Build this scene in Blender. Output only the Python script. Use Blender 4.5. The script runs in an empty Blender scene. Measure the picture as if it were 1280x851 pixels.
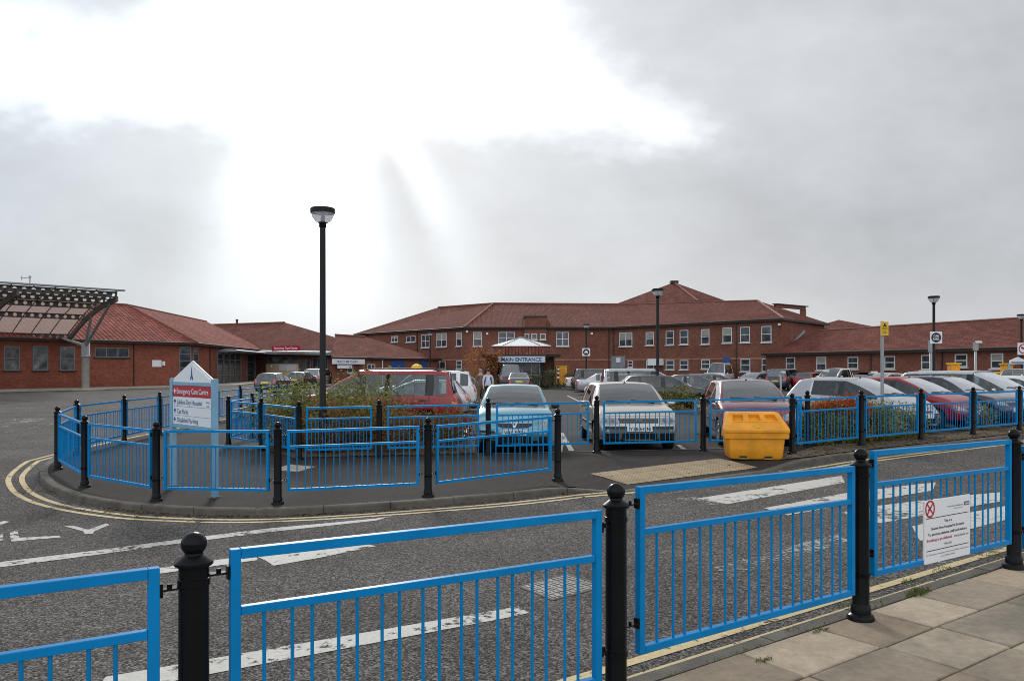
import bpy, bmesh, math, random
from mathutils import Vector, Matrix
from mathutils.bvhtree import BVHTree
random.seed(7)
PI = math.pi
SC = bpy.context.scene
COL = SC.collection
H = 1.75            # eye height
HZ = 459.0          # horizon line of the photo
FPX = 972.0

# ------------------------------------------------------------------ ground shape
def sm(a, b, x):
    if a == b: return 1.0 if x > a else 0.0
    t = max(0.0, min(1.0, (x - a) / (b - a)))
    return t * t * (3 - 2 * t)

def seg_dist(p, a, b):
    ax, ay = a; bx, by = b
    dx, dy = bx - ax, by - ay
    t = max(0, min(1, ((p[0] - ax) * dx + (p[1] - ay) * dy) / (dx * dx + dy * dy)))
    return math.hypot(p[0] - ax - t * dx, p[1] - ay - t * dy)

def zp(x, y):
    """height of the paved (kerb top) level"""
    s = 0.02 * min(x, 6) if x > 0 else 0.012 * max(x, -6)
    s *= math.exp(-max(0, y - 25) / 15)
    cy = (y - 11.5) / (3.2 if y > 11.5 else 3.6)
    return 0.01 + s - 0.14 * math.exp(-((x + 4) / 7.5) ** 2 - cy * cy)

def zr(x, y):
    return zp(x, y) - 0.10

DROP_A, DROP_B = (1.75, 11.8), (4.15, 13.15)
def zi(x, y):
    """island / car park surface: falls to the road at the crossing"""
    d = seg_dist((x, y), DROP_A, DROP_B)
    z = zp(x, y) - 0.088 * (1 - sm(0.15, 1.3, d))
    # the car park lies a kerb's height below the pavement
    dr = (x - 6.3) * -.571 + (y - 15.95) * .821
    fr = sm(.004, .024, y - 15.95) if x < 6.3 else 1.0
    lf = sm(-.95, -.55, x) if y < 19 else sm(0, .6, (x + .95) * .57 + (y - 19.0) * .82) * sm(-7.0, -6.5, x)
    return z - 0.09 * min(fr, lf, sm(-.05, .45, dr) if x > 5.9 else 1.0)

def G(px, py, zf=zr):
    """the ground point a pixel of the photo shows"""
    z = 0.0
    for _ in range(12):
        d = (H - z) * FPX / (py - HZ)
        x = (px - 640) / FPX * d
        z = zf(x, d)
    return (x, d)

def W(px, py, d):
    return ((px - 640) / FPX * d, d, H + (HZ - py) / FPX * d)

# ------------------------------------------------------------------ colours and materials
def lin(c):
    c /= 255.0
    return c / 12.92 if c <= 0.04045 else ((c + 0.055) / 1.055) ** 2.4
def rgb(r, g, b):
    return (lin(r), lin(g), lin(b), 1)

class NT:
    def __init__(s, tree):
        s.t = tree; s.n = tree.nodes; s.l = tree.links
    def node(s, typ, **kw):
        n = s.n.new(typ)
        for k, v in kw.items():
            setattr(n, k, v)
        return n
    def put(s, inp, v):
        if isinstance(v, bpy.types.NodeSocket):
            s.l.new(v, inp)
        else:
            inp.default_value = v
    def m(s, op, a, b=None, c=None, clamp=False):
        n = s.node('ShaderNodeMath', operation=op, use_clamp=clamp)
        s.put(n.inputs[0], a)
        if b is not None: s.put(n.inputs[1], b)
        if c is not None: s.put(n.inputs[2], c)
        return n.outputs[0]
    def mix(s, f, a, b, blend='MIX'):
        n = s.node('ShaderNodeMix', data_type='RGBA', blend_type=blend)
        s.put(n.inputs[0], f); s.put(n.inputs[6], a); s.put(n.inputs[7], b)
        return n.outputs[2]
    def noise(s, vec, scale, detail=4, rough=0.55, out='Fac'):
        n = s.node('ShaderNodeTexNoise')
        if vec is not None: s.l.new(vec, n.inputs['Vector'])
        n.inputs['Scale'].default_value = scale
        n.inputs['Detail'].default_value = detail
        n.inputs['Roughness'].default_value = rough
        return n.outputs[out]
    def ramp(s, f, stops):
        n = s.node('ShaderNodeValToRGB')
        cr = n.color_ramp
        while len(cr.elements) < len(stops): cr.elements.new(0.5)
        for e, (p, c) in zip(cr.elements, stops):
            e.position = p
            e.color = c if len(c) == 4 else (*c, 1)
        s.put(n.inputs[0], f)
        return n.outputs[0]
    def smooth(s, x, a, b):
        n = s.node('ShaderNodeMapRange', interpolation_type='SMOOTHSTEP')
        s.put(n.inputs[0], x); s.put(n.inputs[1], a); s.put(n.inputs[2], b)
        return n.outputs[0]

def new_mat(name):
    m = bpy.data.materials.new(name)
    m.use_nodes = True
    nt = NT(m.node_tree)
    b = nt.n['Principled BSDF']
    return m, nt, b

def mat(name, col, rough=0.5, metal=0.0, var=0.0, vscale=8.0, bump=0.0, bscale=60, coat=0.0, spec=0.5):
    m, nt, b = new_mat(name)
    b.inputs['Roughness'].default_value = rough
    b.inputs['Metallic'].default_value = metal
    b.inputs['Coat Weight'].default_value = coat
    b.inputs['Coat Roughness'].default_value = 0.06
    b.inputs['Specular IOR Level'].default_value = spec
    co = nt.node('ShaderNodeTexCoord').outputs['Object']
    if var > 0:
        f = nt.noise(co, vscale, 5, 0.6)
        lo = tuple(c * (1 - var) for c in col[:3]) + (1,)
        hi = tuple(min(1, c * (1 + var)) for c in col[:3]) + (1,)
        nt.put(b.inputs['Base Color'], nt.ramp(f, [(0.3, lo), (0.7, hi)]))
    else:
        b.inputs['Base Color'].default_value = col
    if bump > 0:
        bn = nt.node('ShaderNodeBump')
        bn.inputs['Strength'].default_value = bump
        bn.inputs['Distance'].default_value = 0.01
        nt.put(bn.inputs['Height'], nt.noise(co, bscale, 3))
        nt.put(b.inputs['Normal'], bn.outputs[0])
    return m

def asphalt(name, lo, hi, stain, scale, bump=0.6):
    m, nt, b = new_mat(name)
    co = nt.node('ShaderNodeTexCoord').outputs['Object']
    v = nt.node('ShaderNodeTexVoronoi'); v.inputs['Scale'].default_value = scale
    nt.l.new(co, v.inputs['Vector'])
    cell = nt.node('ShaderNodeSeparateColor'); nt.l.new(v.outputs['Color'], cell.inputs[0])
    f = nt.m('ADD', nt.m('MULTIPLY', cell.outputs[0], 0.75), nt.m('MULTIPLY', nt.noise(co, scale * 0.35, 4), 0.3))
    base = nt.ramp(f, [(0.12, lo), (0.45, tuple(a + (c - a) * .22 for a, c in zip(lo, hi))), (0.68, tuple(a + (c - a) * .40 for a, c in zip(lo, hi))), (0.95, hi)])
    big = nt.noise(co, 0.55, 6, 0.65)
    st = nt.ramp(big, [(0.3, (stain,) * 3), (0.7, (1.12,) * 3)])
    c2 = nt.mix(1.0, base, st, 'MULTIPLY')
    fine = nt.ramp(nt.noise(co, 6, 5, 0.7), [(0.3, (0.85,) * 3), (0.7, (1.1,) * 3)])
    nt.put(b.inputs['Base Color'], nt.mix(1.0, c2, fine, 'MULTIPLY'))
    b.inputs['Roughness'].default_value = 0.92
    b.inputs['Specular IOR Level'].default_value = 0.14
    bn = nt.node('ShaderNodeBump'); bn.inputs['Strength'].default_value = bump; bn.inputs['Distance'].default_value = 0.006
    nt.put(bn.inputs['Height'], nt.m('MULTIPLY', v.outputs['Distance'], -1.0))
    nt.put(b.inputs['Normal'], bn.outputs[0])
    return m

def paint_mark(name, col, wear, scale=9):
    """road paint worn through to the road beneath"""
    m, nt, b = new_mat(name)
    co = nt.node('ShaderNodeTexCoord').outputs['Object']
    n1 = nt.noise(co, scale, 8, 0.72)
    n2 = nt.noise(co, 0.9, 3, 0.6)
    f = nt.m('ADD', nt.m('MULTIPLY', n1, 0.7), nt.m('MULTIPLY', n2, 0.35))
    alpha = nt.smooth(f, wear - 0.035, wear + 0.035)
    vc = nt.ramp(nt.noise(co, 30, 5, 0.7), [(0.3, tuple(c * 0.72 for c in col[:3])), (0.65, col[:3])])
    nt.put(b.inputs['Base Color'], vc)
    b.inputs['Roughness'].default_value = 0.75
    nt.put(b.inputs['Alpha'], alpha)
    return m

def brick_mat(name, c1, c2, mortar, bw=0.225, bh=0.075):
    m, nt, b = new_mat(name)
    uv = nt.node('ShaderNodeUVMap').outputs[0]
    br = nt.node('ShaderNodeTexBrick')
    nt.l.new(uv, br.inputs['Vector'])
    br.inputs['Scale'].default_value = 1.0
    br.inputs['Brick Width'].default_value = bw
    br.inputs['Row Height'].default_value = bh
    br.inputs['Mortar Size'].default_value = 0.006
    br.inputs['Color1'].default_value = (*c1, 1); br.inputs['Color2'].default_value = (*c2, 1)
    br.inputs['Mortar'].default_value = (*mortar, 1)
    co = nt.node('ShaderNodeTexCoord').outputs['Object']
    st = nt.ramp(nt.noise(co, 0.35, 7, 0.7), [(0.3, (0.72,) * 3), (0.7, (1.15,) * 3)])
    st2 = nt.ramp(nt.noise(co, 2.5, 5, 0.75), [(0.3, (0.8,) * 3), (0.7, (1.15,) * 3)])
    nt.put(b.inputs['Base Color'], nt.mix(1, nt.mix(1, br.outputs[0], st, 'MULTIPLY'), st2, 'MULTIPLY'))
    b.inputs['Roughness'].default_value = 0.9
    b.inputs['Specular IOR Level'].default_value = 0.2
    return m

def tile_mat(name, c, tw=0.3, th=0.32, bump=1.0):
    m, nt, b = new_mat(name)
    uv = nt.node('ShaderNodeUVMap').outputs[0]
    br = nt.node('ShaderNodeTexBrick')
    nt.l.new(uv, br.inputs['Vector'])
    br.inputs['Scale'].default_value = 1.0
    br.inputs['Brick Width'].default_value = tw; br.inputs['Row Height'].default_value = th
    br.inputs['Mortar Size'].default_value = 0.05; br.inputs['Mortar Smooth'].default_value = 0.5
    br.offset = 0.0
    k = lambda s: tuple(min(1, v * s) for v in c) + (1,)
    br.inputs['Color1'].default_value = k(0.78); br.inputs['Color2'].default_value = k(1.28)
    br.inputs['Mortar'].default_value = k(0.38)
    co = nt.node('ShaderNodeTexCoord').outputs['Object']
    st = nt.ramp(nt.noise(co, 0.3, 8, 0.72), [(0.32, (0.72,) * 3), (0.68, (1.22,) * 3)])
    st2 = nt.ramp(nt.noise(co, 1.8, 5, 0.7), [(0.3, (0.85,) * 3), (0.7, (1.15,) * 3)])
    nt.put(b.inputs['Base Color'], nt.mix(1, nt.mix(1, br.outputs[0], st, 'MULTIPLY'), st2, 'MULTIPLY'))
    b.inputs['Roughness'].default_value = 0.92
    b.inputs['Specular IOR Level'].default_value = 0.08
    # rolled profile across, lap step up the slope
    sp = nt.node('ShaderNodeSeparateXYZ'); nt.l.new(uv, sp.inputs[0])
    wv = nt.m('SINE', nt.m('MULTIPLY', sp.outputs[0], 2 * PI / tw))
    lap = nt.m('FRACT', nt.m('DIVIDE', sp.outputs[1], th))
    hgt = nt.m('ADD', nt.m('MULTIPLY', wv, 0.025), nt.m('MULTIPLY', lap, -0.05))
    bn = nt.node('ShaderNodeBump'); bn.inputs['Strength'].default_value = bump; bn.inputs['Distance'].default_value = 1.0
    nt.put(bn.inputs['Height'], hgt); nt.put(b.inputs['Normal'], bn.outputs[0])
    return m

def attr_mat(name, rough=0.7, trans=0.0, noise=0.0, spec=0.12, bump=0.0):
    """colour carried by the mesh (leaf, slab ...)"""
    m, nt, b = new_mat(name)
    a = nt.node('ShaderNodeAttribute'); a.attribute_name = 'tint'
    c = a.outputs['Color']
    co = nt.node('ShaderNodeTexCoord').outputs['Object']
    if noise > 0:
        st = nt.ramp(nt.noise(co, 14, 8, 0.75), [(0.3, (1 - noise,) * 3), (0.7, (1 + noise * 0.6,) * 3)])
        st2 = nt.ramp(nt.noise(co, 1.6, 6, 0.7), [(0.3, (1 - noise,) * 3), (0.7, (1 + noise * 0.5,) * 3)])
        c = nt.mix(1, nt.mix(1, c, st, 'MULTIPLY'), st2, 'MULTIPLY')
    nt.put(b.inputs['Base Color'], c)
    b.inputs['Roughness'].default_value = rough
    b.inputs['Specular IOR Level'].default_value = spec
    if bump:
        bn = nt.node('ShaderNodeBump'); bn.inputs['Strength'].default_value = bump; bn.inputs['Distance'].default_value = 0.004
        nt.put(bn.inputs['Height'], nt.noise(co, 160, 4, 0.7)); nt.put(b.inputs['Normal'], bn.outputs[0])
    if trans > 0:
        tr = nt.node('ShaderNodeBsdfTranslucent'); nt.put(tr.inputs[0], c)
        mx = nt.node('ShaderNodeMixShader'); mx.inputs[0].default_value = trans
        nt.l.new(b.outputs[0], mx.inputs[1]); nt.l.new(tr.outputs[0], mx.inputs[2])
        nt.l.new(mx.outputs[0], nt.n['Material Output'].inputs[0])
    return m

def glass_mat(name, tint, through=0.6, rough=0.03, refl=1.0):
    """thin pane: reflects at a glancing look, otherwise lets the tinted view through"""
    m, nt, b = new_mat(name)
    nt.n.remove(b)
    t = nt.node('ShaderNodeBsdfTransparent'); t.inputs[0].default_value = tuple(c * through for c in tint) + (1,)
    g = nt.node('ShaderNodeBsdfGlossy'); g.inputs['Roughness'].default_value = rough
    g.inputs[0].default_value = (0.95, 0.97, 1, 1)
    fr = nt.node('ShaderNodeFresnel'); fr.inputs[0].default_value = 1.6
    mx = nt.node('ShaderNodeMixShader')
    nt.put(mx.inputs[0], nt.m('MULTIPLY', fr.outputs[0], 3.6 * refl, clamp=True))
    nt.l.new(t.outputs[0], mx.inputs[1]); nt.l.new(g.outputs[0], mx.inputs[2])
    nt.l.new(mx.outputs[0], nt.n['Material Output'].inputs[0])
    return m

def dark_pane(name, c=(0.02, 0.024, 0.03)):
    """window pane of a building with a dim room behind it"""
    m, nt, b = new_mat(name)
    co = nt.node('ShaderNodeTexCoord').outputs['Object']
    f = nt.noise(co, 1.3, 3, 0.6)
    nt.put(b.inputs['Base Color'], nt.ramp(f, [(0.35, c), (0.62, tuple(v * 3.5 for v in c)), (0.75, tuple(v * 7 for v in c))]))
    b.inputs['Roughness'].default_value = 0.08
    b.inputs['Specular IOR Level'].default_value = 0.6
    bn = nt.node('ShaderNodeBump'); bn.inputs['Strength'].default_value = 0.15; bn.inputs['Distance'].default_value = 0.05
    nt.put(bn.inputs['Height'], nt.noise(co, 0.8, 2)); nt.put(b.inputs['Normal'], bn.outputs[0])
    return m

M = {}
M['road'] = asphalt('road_asphalt', (0.012, 0.0105, 0.0098), (0.30, 0.272, 0.25), 0.60, 80)
M['pave_asphalt'] = asphalt('pavement_asphalt', (0.018, 0.0155, 0.0145), (0.085, 0.074, 0.067), 0.75, 120, 0.3)
M['lot_asphalt'] = asphalt('car_park_asphalt', (0.022, 0.0205, 0.0195), (0.14, 0.128, 0.12), 0.7, 110, 0.3)
M['white_mark'] = paint_mark('white_road_paint', (0.52, 0.50, 0.455, 1), 0.455)
M['worn_mark'] = paint_mark('worn_white_paint', (0.33, 0.32, 0.29, 1), 0.56, 18)
M['yellow_mark'] = paint_mark('yellow_road_paint', (0.60, 0.47, 0.24, 1), 0.44)
M['kerb'] = mat('kerb_concrete', (0.10, 0.088, 0.070, 1), 0.9, var=0.35, vscale=5, bump=0.4, bscale=80)
M['concrete'] = mat('pale_concrete', (0.34, 0.31, 0.26, 1), 0.9, var=0.25, vscale=2, bump=0.3)
M['slab'] = attr_mat('paving_slab', 0.88, noise=0.24, bump=0.5)
M['dirt'] = mat('joint_dirt', (0.055, 0.047, 0.036, 1), 0.95, var=0.4, vscale=12)
M['soil'] = mat('bark_soil', (0.085, 0.06, 0.035, 1), 0.95, var=0.6, vscale=14, bump=1.0, bscale=30)
M['blue'] = mat('blue_paint', (0.0, 0.190, 0.460, 1), 0.33, coat=0.0, spec=0.16, var=0.12, vscale=3)
M['black'] = mat('black_paint', (0.005, 0.0055, 0.0065, 1), 0.24, spec=0.14, var=0.3, vscale=4)
M['lampblack'] = mat('lamp_black', (0.007, 0.007, 0.008, 1), 0.45, spec=0.25)
M['rubber'] = mat('rubber', (0.014, 0.014, 0.014, 1), 0.85)
M['plastic'] = mat('black_plastic', (0.018, 0.018, 0.019, 1), 0.55)
M['bumper_grey'] = mat('grey_bumper', (0.14, 0.13, 0.12, 1), 0.5)
M['alloy'] = mat('wheel_alloy', (0.42, 0.42, 0.43, 1), 0.35, metal=0.7)
M['chrome'] = mat('chrome', (0.75, 0.75, 0.77, 1), 0.12, metal=1)
M['galv'] = mat('galvanised_steel', (0.30, 0.31, 0.32, 1), 0.5, metal=0.3, var=0.15, vscale=6)
M['seat'] = mat('seat_cloth', (0.30, 0.31, 0.31, 1), 0.9)
M['lens'] = mat('headlamp_lens', (0.30, 0.33, 0.36, 1), 0.15, metal=0.5, var=0.6, vscale=26, coat=0.3)
M['red_lens'] = mat('tail_lamp_lens', (0.50, 0.010, 0.012, 1), 0.15, coat=1)
M['amber_lens'] = mat('amber_lens', (0.75, 0.20, 0.015, 1), 0.15, coat=1)
M['plate_w'] = mat('white_number_plate', (0.78, 0.78, 0.76, 1), 0.4)
M['plate_y'] = mat('yellow_number_plate', (0.80, 0.50, 0.03, 1), 0.4)
M['ink'] = mat('black_ink', (0.012, 0.012, 0.014, 1), 0.6)
M['glass'] = glass_mat('car_glass', (0.82, 0.95, 0.93), 0.92, refl=.72)
M['glass_side'] = glass_mat('side_car_glass', (0.80, 0.92, 0.90), 0.60, refl=.45)
M['privacy'] = glass_mat('dark_car_glass', (0.8, 0.9, 0.9), 0.30, refl=.4)
def frosted():
    m, nt, b = new_mat('frosted_lamp_bowl')
    t = nt.node('ShaderNodeBsdfTranslucent'); t.inputs[0].default_value = (.85, .87, .9, 1)
    b.inputs['Base Color'].default_value = (.75, .76, .78, 1); b.inputs['Roughness'].default_value = .25
    tr = nt.node('ShaderNodeBsdfTransparent')
    m1 = nt.node('ShaderNodeMixShader'); m1.inputs[0].default_value = .55; nt.l.new(b.outputs[0], m1.inputs[1]); nt.l.new(t.outputs[0], m1.inputs[2])
    m2 = nt.node('ShaderNodeMixShader'); m2.inputs[0].default_value = .35; nt.l.new(m1.outputs[0], m2.inputs[1]); nt.l.new(tr.outputs[0], m2.inputs[2])
    nt.l.new(m2.outputs[0], nt.n['Material Output'].inputs[0])
    return m
M['lampglass'] = frosted()
M['brick'] = brick_mat('red_brick', (0.30, 0.080, 0.046), (0.19, 0.052, 0.033), (0.24, 0.14, 0.10))
M['brick2'] = brick_mat('brown_brick', (0.235, 0.083, 0.052), (0.155, 0.056, 0.038), (0.20, 0.125, 0.095))
M['tile'] = tile_mat('red_roof_tile', (0.185, 0.064, 0.049))
M['tile_bright'] = tile_mat('bright_red_roof_tile', (0.27, 0.088, 0.070), 0.42, 0.42)
M['ridge'] = mat('ridge_tile', (0.17, 0.062, 0.045, 1), 0.8, var=0.3, vscale=3)
M['mortar_hip'] = mat('pale_hip_mortar', (0.30, 0.15, 0.11, 1), 0.9, var=0.3, vscale=3)
M['fascia'] = mat('dark_fascia', (0.028, 0.022, 0.020, 1), 0.6)
M['white'] = mat('white_paint', (0.72, 0.72, 0.70, 1), 0.45, var=0.06)
M['frame_w'] = mat('white_window_frame', (0.62, 0.62, 0.60, 1), 0.5)
M['frame_g'] = mat('grey_window_frame', (0.17, 0.185, 0.19, 1), 0.5)
M['blind'] = mat('window_blind', (0.30, 0.285, 0.25, 1), 0.8)
M['pane'] = dark_pane('window_pane')
M['pane_l'] = dark_pane('pale_window_pane', (0.045, 0.048, 0.05))
M['beige'] = mat('beige_panel', (0.68, 0.54, 0.36, 1), 0.8, var=0.1)
M['greycanopy'] = mat('grey_canopy', (0.21, 0.23, 0.245, 1), 0.55, var=0.15, vscale=2)
M['steel'] = mat('dark_canopy_steel', (0.075, 0.073, 0.066, 1), 0.55, var=0.3, vscale=3)
M['column'] = mat('column_grey', (0.26, 0.25, 0.225, 1), 0.7, var=0.2, vscale=3)
M['signred'] = mat('sign_red', (0.42, 0.008, 0.022, 1), 0.45)
M['signwhite'] = mat('sign_white', (0.72, 0.73, 0.75, 1), 0.45)
M['signblue'] = mat('sign_frame_blue', (0.19, 0.37, 0.50, 1), 0.45, var=0.1)
M['inkblue'] = mat('sign_ink_blue', (0.02, 0.09, 0.24, 1), 0.5)
M['navy'] = mat('navy_ink', (0.02, 0.06, 0.19, 1), 0.5)
M['signlilac'] = mat('pale_blue_sign', (0.50, 0.57, 0.64, 1), 0.5)
M['yellow'] = mat('grit_bin_yellow', (0.72, 0.285, 0.012, 1), 0.5, var=0.2, vscale=3, bump=0.15, bscale=120)
M['yellow2'] = mat('yellow_paint', (0.70, 0.42, 0.01, 1), 0.5, var=0.1)
M['bluedoor'] = mat('blue_door', (0.015, 0.07, 0.24, 1), 0.5)
M['leaf'] = attr_mat('leaf', 0.7, trans=0.42)
M['grass'] = attr_mat('grass_blade', 0.6, trans=0.3)
M['twig'] = mat('twig_bark', (0.07, 0.045, 0.03, 1), 0.9, var=0.3, vscale=20)
M['skin'] = mat('skin', (0.50, 0.27, 0.19, 1), 0.6)
M['hair'] = mat('dark_hair', (0.03, 0.02, 0.015, 1), 0.8)
M['shirt'] = mat('pale_shirt', (0.55, 0.58, 0.70, 1), 0.85)
M['brownshirt'] = mat('brown_top', (0.16, 0.11, 0.09, 1), 0.9)
M['trouser'] = mat('dark_trousers', (0.02, 0.02, 0.024, 1), 0.9)
M['iron'] = mat('cast_iron_cover', (0.20, 0.19, 0.18, 1), 0.6, metal=0.2, var=0.3, vscale=12)

def tactile_mat():
    m, nt, b = new_mat('buff_tactile_paving')
    uv = nt.node('ShaderNodeTexCoord').outputs['Object']
    br = nt.node('ShaderNodeTexBrick'); 
    mp = nt.node('ShaderNodeMapping'); mp.inputs['Rotation'].default_value[2] = -0.51
    nt.l.new(uv, mp.inputs[0]); nt.l.new(mp.outputs[0], br.inputs['Vector'])
    br.offset = 0; br.inputs['Scale'].default_value = 1
    br.inputs['Brick Width'].default_value = 0.4; br.inputs['Row Height'].default_value = 0.4
    br.inputs['Mortar Size'].default_value = 0.008
    br.inputs['Color1'].default_value = (0.42, 0.315, 0.185, 1); br.inputs['Color2'].default_value = (0.39, 0.29, 0.165, 1)
    br.inputs['Mortar'].default_value = (0.17, 0.13, 0.085, 1)
    sp = nt.node('ShaderNodeSeparateXYZ'); nt.l.new(mp.outputs[0], sp.inputs[0])
    k = 2 * PI / 0.0667
    bl = nt.m('MULTIPLY', nt.m('SINE', nt.m('MULTIPLY', sp.outputs[0], k)), nt.m('SINE', nt.m('MULTIPLY', sp.outputs[1], k)))
    blob = nt.smooth(bl, 0.1, 0.6)
    st = nt.ramp(nt.noise(uv, 3, 6, 0.7), [(0.3, (0.75,) * 3), (0.7, (1.15,) * 3)])
    c = nt.mix(1, br.outputs[0], st, 'MULTIPLY')
    c = nt.mix(1, c, nt.ramp(blob, [(0, (.72,) * 3), (1, (1.1,) * 3)]), 'MULTIPLY')
    nt.put(b.inputs['Base Color'], c)
    b.inputs['Roughness'].default_value = 0.9
    bn = nt.node('ShaderNodeBump'); bn.inputs['Strength'].default_value = 1.0; bn.inputs['Distance'].default_value = 0.006
    nt.put(bn.inputs['Height'], blob); nt.put(b.inputs['Normal'], bn.outputs[0])
    return m
M['tactile'] = tactile_mat()

def car_paint(name, col, metal=0.35, rough=0.28):
    m, nt, b = new_mat(name)
    co = nt.node('ShaderNodeTexCoord').outputs['Object']
    d = nt.ramp(nt.noise(co, 2.2, 6, 0.7), [(0.3, tuple(c * 0.88 for c in col)), (0.7, tuple(min(1, c * 1.06) for c in col))])
    nt.put(b.inputs['Base Color'], d)
    b.inputs['Metallic'].default_value = metal
    b.inputs['Roughness'].default_value = rough
    b.inputs['Coat Weight'].default_value = 0.9 if metal > .2 else 0.45
    b.inputs['Coat Roughness'].default_value = 0.05
    return m

# ------------------------------------------------------------------ objects
def tag(o, label=None, cat=None, group=None, kind=None):
    if label: o['label'] = label
    if cat: o['category'] = cat
    if group: o['group'] = group
    if kind: o['kind'] = kind
    return o

def thing(name, label, cat, loc=(0, 0, 0), rotz=0.0, group=None):
    o = bpy.data.objects.new(name, None)
    o.empty_display_size = 0.2
    COL.objects.link(o)
    o.location = loc; o.rotation_euler = (0, 0, rotz)
    return tag(o, label, cat, group)

def wmat(o):
    m = Matrix.LocRotScale(o.location, o.rotation_euler, o.scale)
    return wmat(o.parent) @ m if o.parent else m

class MB:
    def __init__(s):
        s.v = []; s.f = []; s.mi = []; s.sm = []; s.tint = None
    def vert(s, p):
        s.v.append(tuple(p)); return len(s.v) - 1
    def poly(s, pts, mi=0, smooth=False):
        i0 = len(s.v)
        s.v.extend(tuple(p) for p in pts)
        s.f.append(tuple(range(i0, i0 + len(pts)))); s.mi.append(mi); s.sm.append(smooth)
    def faces(s, vs, fs, mi=0, smooth=False):
        i0 = len(s.v)
        s.v.extend(tuple(p) for p in vs)
        for f in fs:
            s.f.append(tuple(i + i0 for i in f)); s.mi.append(mi); s.sm.append(smooth)
    def box(s, c, size, mat3=None, mi=0):
        x, y, z = (d / 2 for d in size)
        vs = [Vector((i * x, j * y, k * z)) for k in (-1, 1) for j in (-1, 1) for i in (-1, 1)]
        if mat3 is not None: vs = [mat3 @ v for v in vs]
        c = Vector(c)
        s.faces([v + c for v in vs], [(0, 2, 3, 1), (4, 5, 7, 6), (0, 1, 5, 4), (2, 6, 7, 3), (0, 4, 6, 2), (1, 3, 7, 5)], mi)
    def bar(s, a, b, w, h, up=(0, 0, 1), mi=0):
        a = Vector(a); b = Vector(b); d = b - a; L = d.length
        x = d / L; z = Vector(up); y = z.cross(x)
        if y.length < 1e-5: y = Vector((0, 1, 0)).cross(x)
        y.normalize(); z = x.cross(y)
        s.box((a + b) / 2, (L, w, h), Matrix((x, y, z)).transposed(), mi)
    def tube(s, a, b, r, r2=None, n=10, caps=True, mi=0):
        a = Vector(a); b = Vector(b); r2 = r if r2 is None else r2
        d = (b - a).normalized()
        u = d.orthogonal().normalized(); w = d.cross(u)
        vs = []
        for p, rr in ((a, r), (b, r2)):
            for k in range(n):
                t = 2 * PI * k / n
                vs.append(p + (u * math.cos(t) + w * math.sin(t)) * rr)
        s.faces(vs, [(k, (k + 1) % n, n + (k + 1) % n, n + k) for k in range(n)], mi, True)
        if caps:
            s.faces(vs, [tuple(reversed(range(n))), tuple(range(n, 2 * n))], mi)
    def lathe(s, prof, n=24, axis='z', mi=0, smooth=True, c=(0, 0, 0)):
        vs = []; fs = []
        for r, h in prof:
            for k in range(n):
                t = 2 * PI * k / n
                p = (r * math.cos(t), r * math.sin(t), h)
                if axis == 'y': p = (p[0], p[2], p[1])
                vs.append((p[0] + c[0], p[1] + c[1], p[2] + c[2]))
        for i in range(len(prof) - 1):
            for k in range(n):
                a = i * n + k; b = i * n + (k + 1) % n
                f = (a, b, b + n, a + n)
                fs.append(tuple(reversed(f)) if axis == 'y' else f)
        s.faces(vs, fs, mi, smooth)
    def build(s, name, mats, parent=None, local=False, loc=None, autosmooth=None):
        me = bpy.data.meshes.new(name)
        vs = s.v
        if parent is not None and not local:
            inv = wmat(parent).inverted()
            vs = [inv @ Vector(p) for p in s.v]
        elif loc is not None:
            L = Vector(loc); vs = [Vector(p) - L for p in s.v]
        me.from_pydata([tuple(p) for p in vs], [], s.f)
        if not isinstance(mats, (list, tuple)): mats = [mats]
        for m in mats: me.materials.append(m)
        me.polygons.foreach_set('material_index', s.mi)
        me.polygons.foreach_set('use_smooth', s.sm)
        if s.tint is not None:
            ca = me.color_attributes.new('tint', 'FLOAT_COLOR', 'CORNER')
            buf = []
            for f, t in zip(s.f, s.tint):
                for _ in f: buf.extend((*t, 1.0))
            ca.data.foreach_set('color', buf)
        auto_uv(me, s.v if parent is not None and not local else None)
        me.validate(); me.update()
        if autosmooth: me.set_sharp_from_angle(angle=autosmooth)
        o = bpy.data.objects.new(name, me)
        COL.objects.link(o)
        if parent is not None: o.parent = parent
        if loc is not None: o.location = loc
        return o

def auto_uv(me, world=None):
    uv = me.uv_layers.new(name='UVMap')
    co = [Vector(p) for p in world] if world else [v.co for v in me.vertices]
    buf = [0.0] * (2 * len(me.loops))
    for p in me.polygons:
        ids = p.vertices
        if len(ids) < 3: continue
        n = p.normal if not world else None
        if n is None:
            a = co[ids[0]]; n = Vector((0, 0, 0))
            for i in range(1, len(ids) - 1):
                n += (co[ids[i]] - a).cross(co[ids[i + 1]] - a)
            if n.length < 1e-12: continue
            n.normalize()
        u = Vector((0, 0, 1)).cross(n)
        if u.length < 0.05: u = Vector((1, 0, 0))
        u.normalize(); v = n.cross(u)
        for li, vi in zip(p.loop_indices, ids):
            buf[2 * li] = co[vi].dot(u); buf[2 * li + 1] = co[vi].dot(v)
    uv.data.foreach_set('uv', buf)

def part(name, mb, mats, parent, local=True, **k):
    return mb.build(name, mats, parent, local=local, **k)

def dup_child(o, parent, loc=None):
    c = o.copy(); COL.objects.link(c); c.parent = parent
    if loc is not None: c.location = loc
    return c

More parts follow.
